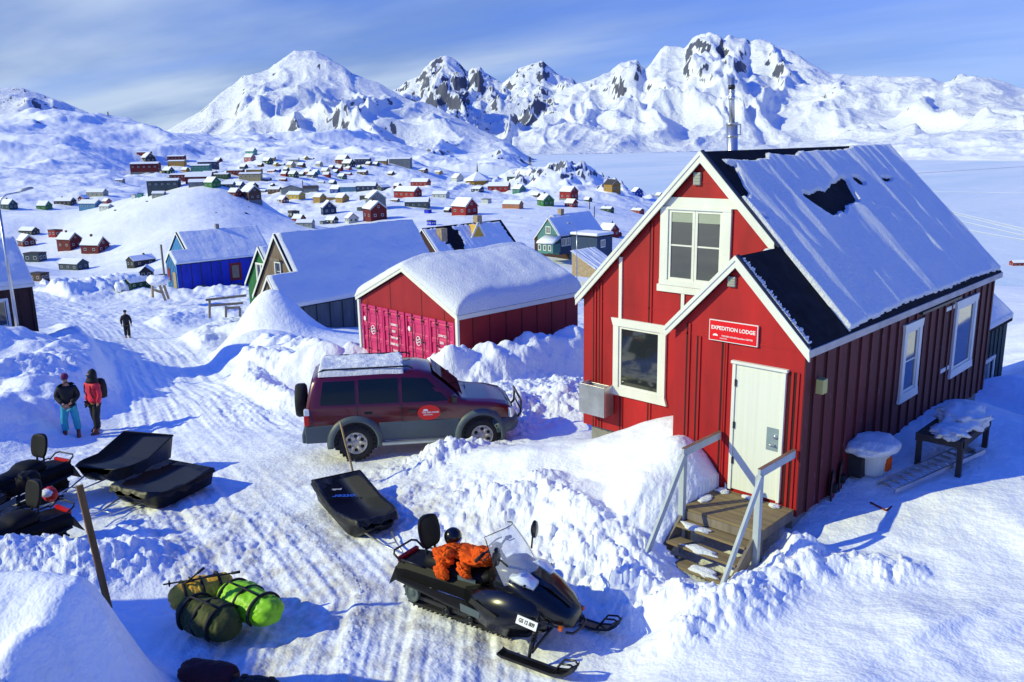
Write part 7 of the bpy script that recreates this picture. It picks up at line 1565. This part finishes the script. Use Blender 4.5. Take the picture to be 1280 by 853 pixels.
def far_house(x, yb, wpx, kind, col, g, label, cat='house', extra='', group='village houses'):
    w_, l_, he, ri = KD[kind]; P = hit(x, yb, 90); wpx = wpx*(1.18 if wpx < 15 else 1.06); dist = float((np.array(P)-cam_pos)@fwd); gr = R(g)
    vis = w_*abs(math.cos(gr))+l_*abs(math.sin(gr)); k = wpx*dist/F/vis
    toc = Vector((CX-P.x, CY-P.y, 0)).normalized(); rv = Vector((-toc.y, toc.x, 0)); n = toc*math.cos(gr)+rv*math.sin(gr)   # gable front normal
    Y = -n; a = math.atan2(-Y.x, Y.y); w_, l_, he, ri = w_*k, l_*k, he*k, ri*k
    cen = Vector((P.x, P.y, 0))-toc*(.5*(w_*abs(math.sin(gr))*.5+l_*abs(math.cos(gr))*.5))
    gz0 = P.z
    nm = {'house': 'village_house', 'container': 'shipping_container', 'hall': 'village_hall', 'apartment block': 'apartment_block', 'shed': 'village_shed'}.get(cat, 'village_house')
    o = thing(nm, label, cat, (cen.x, cen.y, gz0), a, group)
    h2, l2 = w_/2, l_/2; dz = -.06*l_-1.2
    m_ = MB()
    if ri > 0: m_.prism([(-h2, -l2, dz), (h2, -l2, dz), (h2, -l2, he), (0, -l2, he+ri), (-h2, -l2, he)], (0, l_, 0))
    else: m_.box((-h2, -l2, dz), (h2, l2, he))
    m_.build('wall', 'v_'+col, o)
    ov = .35*k; s = ri/h2 if ri else 0; m_ = MB(); rmat = 'v_roof' if 'D' in extra else 'far_snow'
    sn_t = .32*k
    if ri > 0:
        for s_ in (-1, 1): m_.prism([(s_*(h2+ov), -l2-ov, he-ov*s), (s_*.01, -l2-ov, he+ri), (s_*.01, -l2-ov, he+ri+sn_t*.4), (s_*(h2+ov), -l2-ov, he-ov*s+sn_t*.4)], (0, l_+2*ov, 0))
    else: m_.box((-h2-ov*.4, -l2-ov*.4, he), (h2+ov*.4, l2+ov*.4, he+sn_t))
    ro = m_.build('roof', 'v_roof', o)
    if 'D' not in extra and ri > 0:
        m_ = MB(); q = .0
        for s_ in (-1, 1): m_.prism([(s_*(h2+ov*.8), -l2-ov*.7, he-ov*s*.8+sn_t*.42), (s_*.02, -l2-ov*.7, he+ri+sn_t*.42), (s_*.02, -l2-ov*.7, he+ri+sn_t*1.1), (s_*(h2+ov*.8), -l2-ov*.7, he-ov*s*.8+sn_t*1.1)], (0, l_+1.4*ov, 0))
        m_.build('roof_snow', 'far_snow', ro)
    if ri > 0 and wpx >= 12 and 'W' not in extra:
        m_ = MB()
        for s_ in (-1, 1): m_.prism([(s_*(h2+ov), -l2-ov-.02, he-ov*s+.05*k), (0, -l2-ov-.02, he+ri+.1*k), (0, -l2-ov-.02, he+ri-.35*k), (s_*(h2+ov), -l2-ov-.02, he-ov*s-.35*k)], (0, -.08*k, 0))
        m_.build('bargeboard', 'v_window', o)
    if wpx >= 11:
        def win(cx_, cz_, ww, hw, side):
            f = MB(); p = MB()
            if side == 0: f.box((cx_-ww/2, -l2-.06*k, cz_), (cx_+ww/2, -l2+.02, cz_+hw)); p.box((cx_-ww*.36, -l2-.09*k, cz_+hw*.14), (cx_+ww*.36, -l2, cz_+hw*.86))
            else: f.box((side*h2-.06*k, cx_-ww/2, cz_), (side*h2+.06*k, cx_+ww/2, cz_+hw)); p.box((side*h2-.09*k, cx_-ww*.36, cz_+hw*.14), (side*h2+.09*k, cx_+ww*.36, cz_+hw*.86))
            fo = f.build('window', 'v_window', o); 
            if wpx >= 16: p.build('pane', 'v_pane', fo)
            else: p.bm.free()
        sd = -1 if g > 0 else 1
        if abs(g) < 75:
            for cx_ in (-h2*.45, h2*.45): win(cx_, he*.35, 1.2*k, 1.2*k, 0)
            if ri > 2*k: win(0, he+ri*.12, 1.0*k, 1.0*k, 0)
        nl = max(2, int(l_/k/4)); 
        for i in range(nl):
            cy_ = -l2+l_*(i+.5)/nl; win(cy_, he*.35 if kind != 'a' else he*.62, 1.3*k, 1.1*k, sd)
    if 'C' in extra: m_ = MB(); m_.box((-.4*k, -.4*k+l2*.3, he+ri-.3*k), (.4*k, .4*k+l2*.3, he+ri+1.1*k)); m_.build('chimney', 'v_brown', o)
    if 'F' in extra: m_ = MB(); m_.box((-h2-.1, -l2-.1, dz*1.3), (h2+.1, l2+.1, he*.16)); m_.build('foundation', 'v_grey', o)
    return o
HH = [
 # left edge and left middle
 (12,262,18,'h','dteal',35,'dark gabled house with green annex at the far left edge below the white hill','house','C'),
 (56,263,17,'h','green',45,'light green house with white roof, second from the left edge below the hill','house',''),
 (82,257,24,'l','dark',52,'dark-gabled house with wide white roof between the light green and the small red house','house','C'),
 (105,252,11,'s','red',-40,'small red gable hut behind the snowy white-roofed houses on the left','house',''),
 (122,246,24,'l','pale',55,'long low pale house, highest of the left cluster, with a dark end','house',''),
 (114,261,26,'r','sky',50,'pale blue-gabled house with broad snow roof in the middle of the left cluster','house',''),
 (133,262,14,'r','white',45,'small white house at the right end of the left cluster','house',''),
 (134,255,9,'s','pink',30,'tiny pink house just above the small white one in the left cluster','house','W'),
 (37,294,22,'l','dark',38,'dark brown house with long low snowy wing left of the big red house','house','W'),
 (30,300,9,'s','dark',20,'tiny snow-smothered hut between two dark houses near the left edge','shed','W'),
 (34,308,19,'s','dred',18,'small dark red gable house below the long dark one near the left edge','house',''),
 (88,312,27,'t','dred',40,'big dark red two-storey house with bay and white window frames on the left','house','C'),
 (70,296,14,'b','red',30,'low red annex left of the big dark red house','shed','W'),
 (120,317,31,'h','dred',48,'dark red house with two chimneys standing right of the big red house','house','C'),
 (93,338,32,'r','slate',42,'slate-blue little barn with white roof casting a long shadow','house','W'),
 (45,328,24,'b','slate',50,'flat-roofed slate shed beside the left edge above the brown house','shed','W'),
 (50,352,21,'b','brown',40,'low brown shed topped with deep snow behind the brown house roof','shed','W'),
 # near cluster left of the blue house
 (177,333,32,'r','dark',-60,'dark cabin with a big snowy roof left of the blue house','house','CW'),
 (172,360,30,'r','dgreen',-58,'green hut with snow-patched roof below the dark cabin','house','W'),
 (184,347,14,'s','dark',-5,'little black outhouse with a white-framed window between cabin and green hut','shed','W'),
 (202,352,16,'b','pale',-50,'pale flat-topped box shed between the dark cabin and the blue house','shed','W'),
 # hillside rows top left
 (181,196.5,17,'a','red',70,'uppermost reddish block of the hillside rows','apartment block',''),
 (186,203.5,14,'h','dark',20,'black gabled house just under the uppermost reddish block','house',''),
 (183,217,34,'a','dred',74,'long red block with grey basement at the left end of the hillside','apartment block','F'),
 (221.5,203,21,'a','dred',72,'dark red block standing directly behind the ochre block','apartment block','W'),
 (222,209,21,'a','ochre',68,'ochre block in front of the dark red one on the hillside','apartment block',''),
 (261,211,24,'a','navy',74,'navy blue block at the right top of the hillside rows','apartment block',''),
 (252,215.5,24,'a','teal',70,'dark teal block one row below the navy block','apartment block','W'),
 (211,218,12,'h','dgreen',40,'dark green house beside a small cream annex on the hillside','house',''),
 (203,217,5,'b','cream',20,'small cream annex left of the dark green hillside house','shed','W'),
 (226,227,24,'a','dred',66,'dark red terrace with yellowish end at the centre of the hillside','apartment block',''),
 (212,225.5,5,'b','cream',20,'small cream hut at the left end of the dark red terrace','shed','W'),
 (243,223,18,'a','slate',64,'slate-coloured terrace right behind the dark red one','apartment block','W'),
 (263,221,17,'a','dteal',62,'dark teal terrace in the third hillside row','apartment block',''),
 (256,220,5,'b','cream',20,'small cream hut in front of the dark teal terrace','shed','W'),
 (278,225,20,'a','dgreen',62,'dark green terrace between the teal terrace and the red row','apartment block',''),
 (295,220.5,21,'a','dred',66,'red row of houses at the right of the hillside rows','apartment block',''),
 (318.5,219,19,'a','ochre',70,'ochre block with dark vertical stripes','apartment block',''),
 (314,227,27,'a','cream',76,'long pale yellow block below the striped ochre one','apartment block','W'),
 (250,228.5,32,'l','dred',76,'long low dark red building with snowy roof above the long grey one','house','W'),
 (247,233,20,'r','grey',78,'low grey building peeking over the white hill','house','W'),
 (266,235,19,'h','green',35,'green gabled house with bright white roof on the brow of the hill','house','W'),
 (285,235,18,'r','slate',68,'long slate house right of the green gable on the brow','house','W'),
 (206,239.5,38,'a','slate',76,'long blue-grey apartment block behind the white hill','apartment block',''),
 (199,246,16,'r','pale',70,'low pale row in front of the long blue-grey block','house','W'),
 (169,248,7,'b','white',30,'tiny white hut in the hollow left of the blue-grey block','shed','W'),
 (176,246,6,'b','mint',-20,'small pale green kiosk beside the tiny white hut','shed','W'),
 # centre upper
 (314.5,194,12,'h','mint',55,'mint green house, highest in the upper village','house',''),
 (312.5,201.5,12,'h','pink',50,'pink-red house just below the mint green one','house',''),
 (338.5,201,11,'r','ochre',70,'ochre low house right of the pink one','house','W'),
 (335,205.5,11,'h','dgreen',40,'dark green house below the low ochre house','house','W'),
 (345,208,6,'h','yellow',30,'tiny bright yellow house right of the dark green one','house','W'),
 (352,208,8,'r','grey',60,'tiny grey house right of the bright yellow one','house','W'),
 (366,203.5,16,'l','pale',76,'long pale low building above the cream house','house','W'),
 (364,210,10,'h','cream',40,'cream yellow house below the long pale building','house','W'),
 (377,210,9,'h','brown',50,'brown-red house right of the cream yellow one','house','W'),
 (382.5,200.5,6,'h','yellow',20,'yellow house end high on the right of the upper village','house','W'),
 (389,200.5,7,'r','dark',60,'dark house attached right of the high yellow one','house','W'),
 (340,216.5,10,'r','red',55,'low red building with slanting snow roof beside a blue one','house','W'),
 (347,215,8,'r','blue',50,'deep blue low house right of the slanting red one','house','W'),
 (356,221,9,'h','red',50,'small bright red house in the middle of the upper village','house','W'),
 (367,222,11,'h','dgreen',45,'grey-green house right of the small bright red one','house','W'),
 (378,220.5,7,'h','slate',45,'dark slate house right of the grey-green one','house','W'),
 (385,218,8,'h','orange',50,'orange house in the upper village centre','house','W'),
 (395,219,9,'h','turq',45,'turquoise house right of the orange one','house','W'),
 (391,223,11,'h','slate',50,'blue-grey house in front of the orange and turquoise pair','house','W'),
 (407,217.5,10,'h','yellow',50,'lime-yellow house above a low red one','house','W'),
 (408.5,222,9,'h','red',60,'low red house directly below the lime-yellow one','house','W'),
 (420,218,8,'h','dgreen',45,'dark green house right of the lime-yellow one','house','W'),
 (424,214,9,'h','red',55,'red house two rows under the big dark red gable','house','W'),
 (436,213.5,7,'h','pink',40,'bright pink house in the upper village','house','W'),
 (448.5,212,7,'h','green',50,'small leaf-green house right of the bright pink one','house','W'),
 (435,220,9,'r','red',60,'flat red house below the bright pink one','house','W'),
 (453.5,218.5,12,'r','brown',60,'brown-red house alone on the snow right of the flat red one','house','W'),
 (428,224.5,10,'h','dteal',45,'grey-green house casting a blue shadow, lowest of the upper village','house','W'),
 (429,206,18,'h','dred',48,'big dark red gabled house at the top centre of the village','house',''),
 (436,209.5,15,'h','dark',50,'white-roofed dark house overlapping the big dark red gable','house','W'),
 (454,206,20,'a','navy',70,'red-ended navy block right of the big dark red gable','apartment block','W'),
 (477,205.5,14,'r','ochre',75,'ochre row at the left of the ridge-top buildings','apartment block','W'),
 (461,207.5,7,'h','brown',50,'small brown house left of the ridge-top rows','house','W'),
 (470,208.5,8,'h','slate',50,'small slate house under the ochre row','house','W'),
 (501,208.5,27,'a','grey',76,'long grey block at the right end of the ridge-top buildings','apartment block',''),
 (528,216,12,'r','brown',55,'brown house alone on the slope right of the ridge-top block','house','W'),
 (547,218.5,11,'r','yellow',50,'small yellow and red house farther right on the same slope','house','W'),
 # centre
 (294,246,14,'h','dred',42,'dark red gabled house on the right brow of the white hill','house',''),
 (314,252,24,'t','brown',30,'tall red and brown house with basement on the right brow of the white hill','house','F'),
 (316,240,13,'t','dark',35,'dark tall house directly behind the red and brown one','house','W'),
 (300,236.5,12,'h','navy',45,'navy house behind the dark red gable on the brow','house','W'),
 (341,233,5,'s','dark',30,'tiny black hut above the pale hall','shed','W'),
 (344,241,17,'r','brown',60,'low house under snow left of the pale hall','house','W'),
 (365,242,27,'p','pale',5,'large pale hall with a wide low gable','hall','DW'),
 (389,240,18,'r','grey',80,'long grey-blue wing right of the pale hall','hall','DW'),
 (370,249,22,'r','yellow',48,'yellow house with bright snow roof in front of the pale hall','house',''),
 (354,254,12,'s','dred',35,'small dark red hut left below the yellow house','house',''),
 (400,254,14,'t','ochre',40,'ochre two-storey house left of a linking low wing','house',''),
 (413,251,16,'r','ochre',78,'low yellow wing linking two ochre houses','house','W'),
 (428,253,16,'h','ochre',38,'ochre gabled house at the right end of the low wing','house',''),
 (411,268,18,'h','navy',8,'dark navy gabled house with three white windows, centre of the village','house',''),
 (367.5,272,12,'b','dark',20,'black box-like shed below the small dark red hut','shed','W'),
 (374,279,16,'h','red',50,'red and white house just above the blue house roof','house','W'),
 (382,284,22,'r','pale',70,'low pale row directly over the blue and weathered roofs','house','W'),
 (415,280,15,'s','dark',50,'white-roofed dark gable left of a small snowy house above the weathered house','house','W'),
 (440,279,14,'s','white',15,'small white gabled house above the weathered house roof','house','W'),
 (439,240,26,'l','sky',78,'long pale blue school building with turquoise middle','hall',''),
 (459,238.5,26,'l','navy',72,'big navy hall behind the pale blue school','hall','W'),
 (480,238,14,'r','slate',-50,'slate hall right of the big navy hall','hall','W'),
 (421,242,14,'h','blue',48,'bright blue gabled house left of the school','house',''),
 (497,235.5,9,'s','dred',45,'tiny dark house right of the school halls','house','W'),
 (526,233,24,'l','red',62,'long red building with white roof above the red complex','hall',''),
 (510,247,33,'l','red',50,'large red complex with gables and white roofs','hall',''),
 (522,259.5,30,'l','slate',78,'long row with white roof and dark front below the red complex','house',''),
 (470,262,24,'t','grey',12,'grey gabled house behind the tall red and grey house','house',''),
 (469,276,28,'t','dred',22,'tall red and grey house with glazed gable above the weathered roof','house','C'),
 (535,267,8,'b','cobalt',40,'upper of two bright blue containers','container','W'),
 (539.5,282,10,'b','cobalt',30,'lower bright blue container near the yellow dormer house','container','W'),
 (572,228,13,'h','white',30,'small white house left of the church','house','W'),
 (551,248,21,'r','white',66,'pale long house with dark ridge below the church','house','W'),
 (597,240,15,'r','navy',50,'low blue house under the church','house','W'),
 (624,239,27,'l','red',74,'long low red house with gabled right end','house','W'),
 (649,242,16,'h','teal',40,'grey-teal gabled house below the rocky knoll','house','C'),
 (642,225,14,'r','dteal',78,'low green building on the slope left of the knoll','house','W'),
 (581,269,31,'h','red',42,'large red house with white dormer trim above the yellow dormer house','house',''),
 (641,261,25,'l','orange',62,'orange-fronted low house with white hipped roof','house','W'),
 (608,255,11,'b','white',50,'small white shed in the hollow left of the orange-fronted house','shed','W'),
 (682,258,20,'h','green',25,'bright green house with red gable behind','house','C'),
 (711,250,22,'t','red',50,'two-storey red house on grey basement below the rocky knoll','house','F'),
 (714,259,14,'s','red',50,'small red house directly below the two-storey red one','house','W'),
 (765,240,20,'t','ochre',40,'tall ochre and blue house nearest the fjord','house','D'),
 (796,245,12,'h','blue',25,'bright blue house on the fjord shore left of the lodge roof','house','W'),
 (759,265,16,'r','dgreen',58,'low dark green house on the open slope','house','C'),
 (797,267,14,'r','red',50,'low red house nearest the lodge gable','house','C'),
 (824,248,9,'h','grey',40,'grey house peeking past the lodge gable','house','W'),
 (761,296,24,'h','red',48,'red house with white roof right of the teal house','house',''),
 (772,296,9,'s','dred',45,'small red annex at the right of the same red house','shed','W'),
 (1272,333,18,'r','red',-60,'red hut with green roof edge at the right picture edge','house','W'),
 (404,281,7,'b','grey',30,'grey silo-like box left of the white-roofed dark gable','shed','W'),
 (451,264,8,'b','slate',45,'grey tent-like hut on the snow left of the grey gabled house','shed','W'),
 (358,214.5,7,'h','slate',45,'small slate house just above the small bright red one','house','W'),
 (326,209,7,'h','brown',45,'small brown house left of the tiny bright yellow one','house','W'),
 (399,208,8,'h','pale',45,'small pale house below the high yellow and dark pair','house','W'),
 (415,212,7,'h','brown',45,'small brown house left of the red one under the big gable','house','W'),
 (334,227,10,'r','slate',60,'low slate house right of the long pale yellow block','house','W'),
 (329,241,9,'r','grey',55,'grey hut between the dark tall house and the pale hall','shed','W'),
 (354,227,9,'r','dred',60,'dark red low house on the slope above the pale hall','house','W'),
 (402,230,8,'r','white',60,'white hut on the slope above the grey-blue wing','shed','W'),
 (416,232,9,'h','slate',45,'slate hut on the empty slope above the bright blue gable','shed','W'),
 (489,220,8,'s','brown',45,'brown hut on the bare slope below the ridge-top block','shed','W'),
 (455,250,9,'b','dark',45,'dark kiosk on the snow in front of the pale blue school','shed','W'),
 (494,253,10,'r','brown',55,'brown low hut left of the large red complex','shed','W'),
 (560,266,9,'s','dark',45,'dark shed left of the large red house with white trim','shed','W'),
 (671,247,8,'s','brown',45,'small brown shed left of the two-storey red house','shed','W'),
 (735,253,9,'s','slate',45,'slate shed on the slope left of the tall ochre house','shed','W'),
 (705,273,9,'s','dark',45,'dark shed between the bright green house and the teal roof','shed','W'),
 (150,228,10,'r','grey',60,'grey low building on the shaded slope left of the long red block','shed','W'),
 (232,216,9,'h','ochre',45,'small ochre house between the dark green and the dark teal ones','house','W'),
 (305,212,9,'h','slate',45,'slate house alone above the red row of the hillside','house','W'),
 (273,204,9,'h','dred',45,'dark red house above the navy block','house','W'),
]
for h_ in HH:
    x, yb, wpx, kind, col, g, lab, cat = h_[:8]; far_house(x, yb, wpx, kind, col, g, lab, cat, h_[8] if len(h_) > 8 else '')
# church : six-sided roof with a spire
P = hit(597, 231, 300); k = 36*float((np.array(P)-cam_pos)@fwd)/F
ch = thing('church', 'low six-sided church with wide snowy pyramid roof and thin dark spire', 'church', P)
m_ = MB(); m_.lathe([(.40*k, -3), (.40*k, .16*k)], n=6); m_.build('wall', 'v_ochre', ch, smooth=False); m_ = MB(); m_.lathe([(.40*k, .14*k), (.50*k, .15*k), (.49*k, .19*k), (.03*k, .44*k), (.001, .44*k)], n=6); m_.build('roof', 'far_snow', ch, smooth=False)
m_ = MB(); m_.tube([(0, 0, .40*k), (0, 0, .52*k), (0, 0, .80*k)], [.035*k, .02*k, .004*k], 6); m_.build('spire', 'v_dark', ch)
P = hit(765, 290, 120); P2 = rz(765.5, 290, math.hypot(P.x-CX, P.y-CY)+6); m_ = MB(); hs_ = vline_z(P2, 275.5)-P2.z; m_.tube([(0, 0, -2), (0, 0, hs_*.5), (0, 0, hs_)], [.75, .6, .05], 4); o = m_.build('spire_tower', 'v_dteal', None, smooth=False); o.location = P2; tag(o, 'slender dark pointed turret behind the red house near the teal house', 'turret')
# scattered poles in the village
for i, (x, y0, y1, lab) in enumerate(((379, 241, 226, 'thin mast beside the pale hall'), (443, 238, 226, 'flagpole in front of the pale blue school'), (211, 213, 205, 'thin mast on the roof line of the long red hillside block'), (737, 262, 247, 'thin pole beside the dark gable house roof'), (743, 272, 258, 'thin bare pole right of the dark gable house'))):
    P = hit(x, y0, 90); r_ = math.hypot(P.x-CX, P.y-CY); h_ = vline_z(P, y1)-P.z; m_ = MB(); m_.tube([(0, 0, -1), (0, 0, h_)], r_*.0004+.03, 6); o = m_.build('pole', 'v_dark', None); o.location = P; tag(o, lab, 'pole', 'village poles')
# boulders showing through the snow on the white hill
for i, (x, y, s_, lab_) in enumerate(((279, 258, 3, 'dark boulder just left of the tall red and brown house on the white hill'), (293, 257, 2.2, 'small dark boulder straight below the dark red gabled house on the brow'), (307, 267, 4.5, 'largest dark boulder on the white hill, below the tall red and brown house'), (310, 259, 2.4, 'small boulder just above the largest one on the white hill'), (270, 266, 2.5, 'low boulder left of the largest one, above the blue house roof'),
    (184, 252, 2.6, 'lone boulder at the upper left of the white hill'), (339, 274, 2.6, 'lone boulder at the right foot of the white hill'), (144, 263, 3, 'dark boulder beside the right end of the left house cluster'), (652, 273, 3.4, 'dark boulder on the slope below the bright green house'), (663, 289, 3, 'boulder on the slope just above the teal house'), (736, 237, 3, 'boulder left of the tall ochre and blue house'))):
    P = hit(x, y, 90); r_ = s_*math.hypot(P.x-CX, P.y-CY)/F*.5; o = lumpy('boulder', lab_, 'rock', P, (r_*1.6, r_, r_*.5), 'v_dark', i, 3, .3, 1.7); o['group'] = 'boulders on the snow hills'; o.rotation_euler = (0, 0, i*1.3)
# wooden wreck / snow-patched walls on the left, boat frame
def panel(label, pts, r, mat_, name, cat):
    P0 = rz(*pts[0], r); m_ = MB(); m_.prism([rz(x, y, r)-P0 for x, y in pts], Vector((.6, .9, 0))); o = m_.build(name, mat_, None); o.location = P0; tag(o, label, cat); return o
o = panel('long black snow-plastered timber wall at the left beyond the road bank', [(45, 356), (66, 352.5), (84, 350), (101, 348.5), (104, 364), (96, 365), (88, 364), (80, 368), (66, 366), (46, 367)], 108, 'dark_wood', 'timber_wall', 'wall')
for i, (x, y, a_, b_) in enumerate(((72, 357, 1.6, 1.5), (80, 361, 1.3, 1.2), (90, 356, 1.2, .9), (94, 359, 1.7, .8), (56, 361, 1.5, 1.8), (65, 363, 1, 1))):
    P = rz(x, y, 107.2)-o.location; lumpy('snow_patch', None, None, None, (a_*.55, .35, b_*.55), 'far_snow', i, 3, .3, 2, M=Matrix.Translation(P), parent=o)
o = panel('black timber wall with snow patches left of the green hut', [(142, 356), (150, 352), (160, 351), (162, 364), (143, 366)], 96, 'dark_wood', 'timber_wall', 'wall')
for i, (x, y) in enumerate(((148, 359), (154, 357), (158, 361))): lumpy('snow_patch', None, None, None, (.5, .3, .6), 'far_snow', i+9, 3, .3, 2, M=Matrix.Translation(rz(x, y, 95.4)-o.location), parent=o)
P0 = rz(200, 372, 84); bo = thing('timber_frame', 'pale timber frame heaped with snow at the left corner of the blue house', 'frame', P0)
for (a_, b_) in (((190, 352), (191, 372)), ((190, 352), (205, 354)), ((198, 353), (207, 376)), ((191, 362), (203, 366)), ((204, 354), (211, 374))): m_ = MB(); m_.beam(rz(*a_, 84)-P0, rz(*b_, 84)-P0, .16, .22); m_.build('beam', 'pale_wood', bo)
m_ = MB(); lumpy('snow', None, None, None, (1.3, .9, .45), 'far_snow', 41, 3, .3, 2, M=Matrix.Translation(rz(197, 350.5, 84)-P0), parent=bo)
# ------------------------------------------------------------------ an unseen house, added out of view on the left to shade the luggage
# snowmobile tracks across the frozen fjord
for pts, w_ in (([(1140, 239), (1280, 241.7), (1420, 244)], 1.6), ([(1150, 255), (1187, 264), (1280, 286), (1360, 305)], .9), ([(1155, 258.5), (1189, 267), (1280, 289.5), (1360, 309)], .7), ([(1150, 262), (1200, 276), (1280, 294.5), (1360, 314)], .9), ([(1170, 276), (1212, 288), (1280, 300), (1360, 315)], .9), ([(1140, 217), (1220, 212), (1300, 207)], 3.)):
    P_ = [gz(x, y, SEA+.25) for x, y in pts]; m_ = MB()
    for a_, b_ in zip(P_[:-1], P_[1:]):
        d_ = (b_-a_).normalized(); n_ = Vector((-d_.y, d_.x, 0))*w_/2; m_.prism([a_-n_, b_-n_, b_+n_, a_+n_], (0, 0, .12))
    o = m_.build('path', 'far_snow', None); o['kind'] = 'structure'
p0, p1, sb = 3.45, 8.9, 16.0
def sp_(p, s): return Vector((p*.839-s*.545, -.545*p-.839*s, 0))
A = sp_(p1, sb+3); B = sp_(p0, sb+3); ux_ = (sp_(p0, sb)-sp_(p1, sb)).normalized(); Ln = p1-p0
zt_ = -.52+.554*(sb-6.9)
nh = thing('shade_house', 'plain white wooden house added out of view on the left to shade the luggage', 'house', (sp_(p1, sb+3).x, sp_(p1, sb+3).y, -1.5), math.atan2(ux_.y, ux_.x))  # added unseen house, placed for the shade it throws on the bags
hz1 = zt_+1.5; m_ = MB(); m_.prism([(.1, -.0, 0), (.1, -6, 0), (.1, -6, hz1-2.1), (.1, -3, hz1-.1), (.1, 0, hz1-2.1)], (Ln-.2, 0, 0)); m_.build('wall', 'white_boards', nh)
m_ = MB()
for a_ in (.3, -6.3): m_.prism([(0, a_, hz1-2.2), (0, -3, hz1), (0, -3, hz1-.12), (0, a_, hz1-2.32)], (Ln, 0, 0))
m_.build('roof', 'tar_felt', nh)
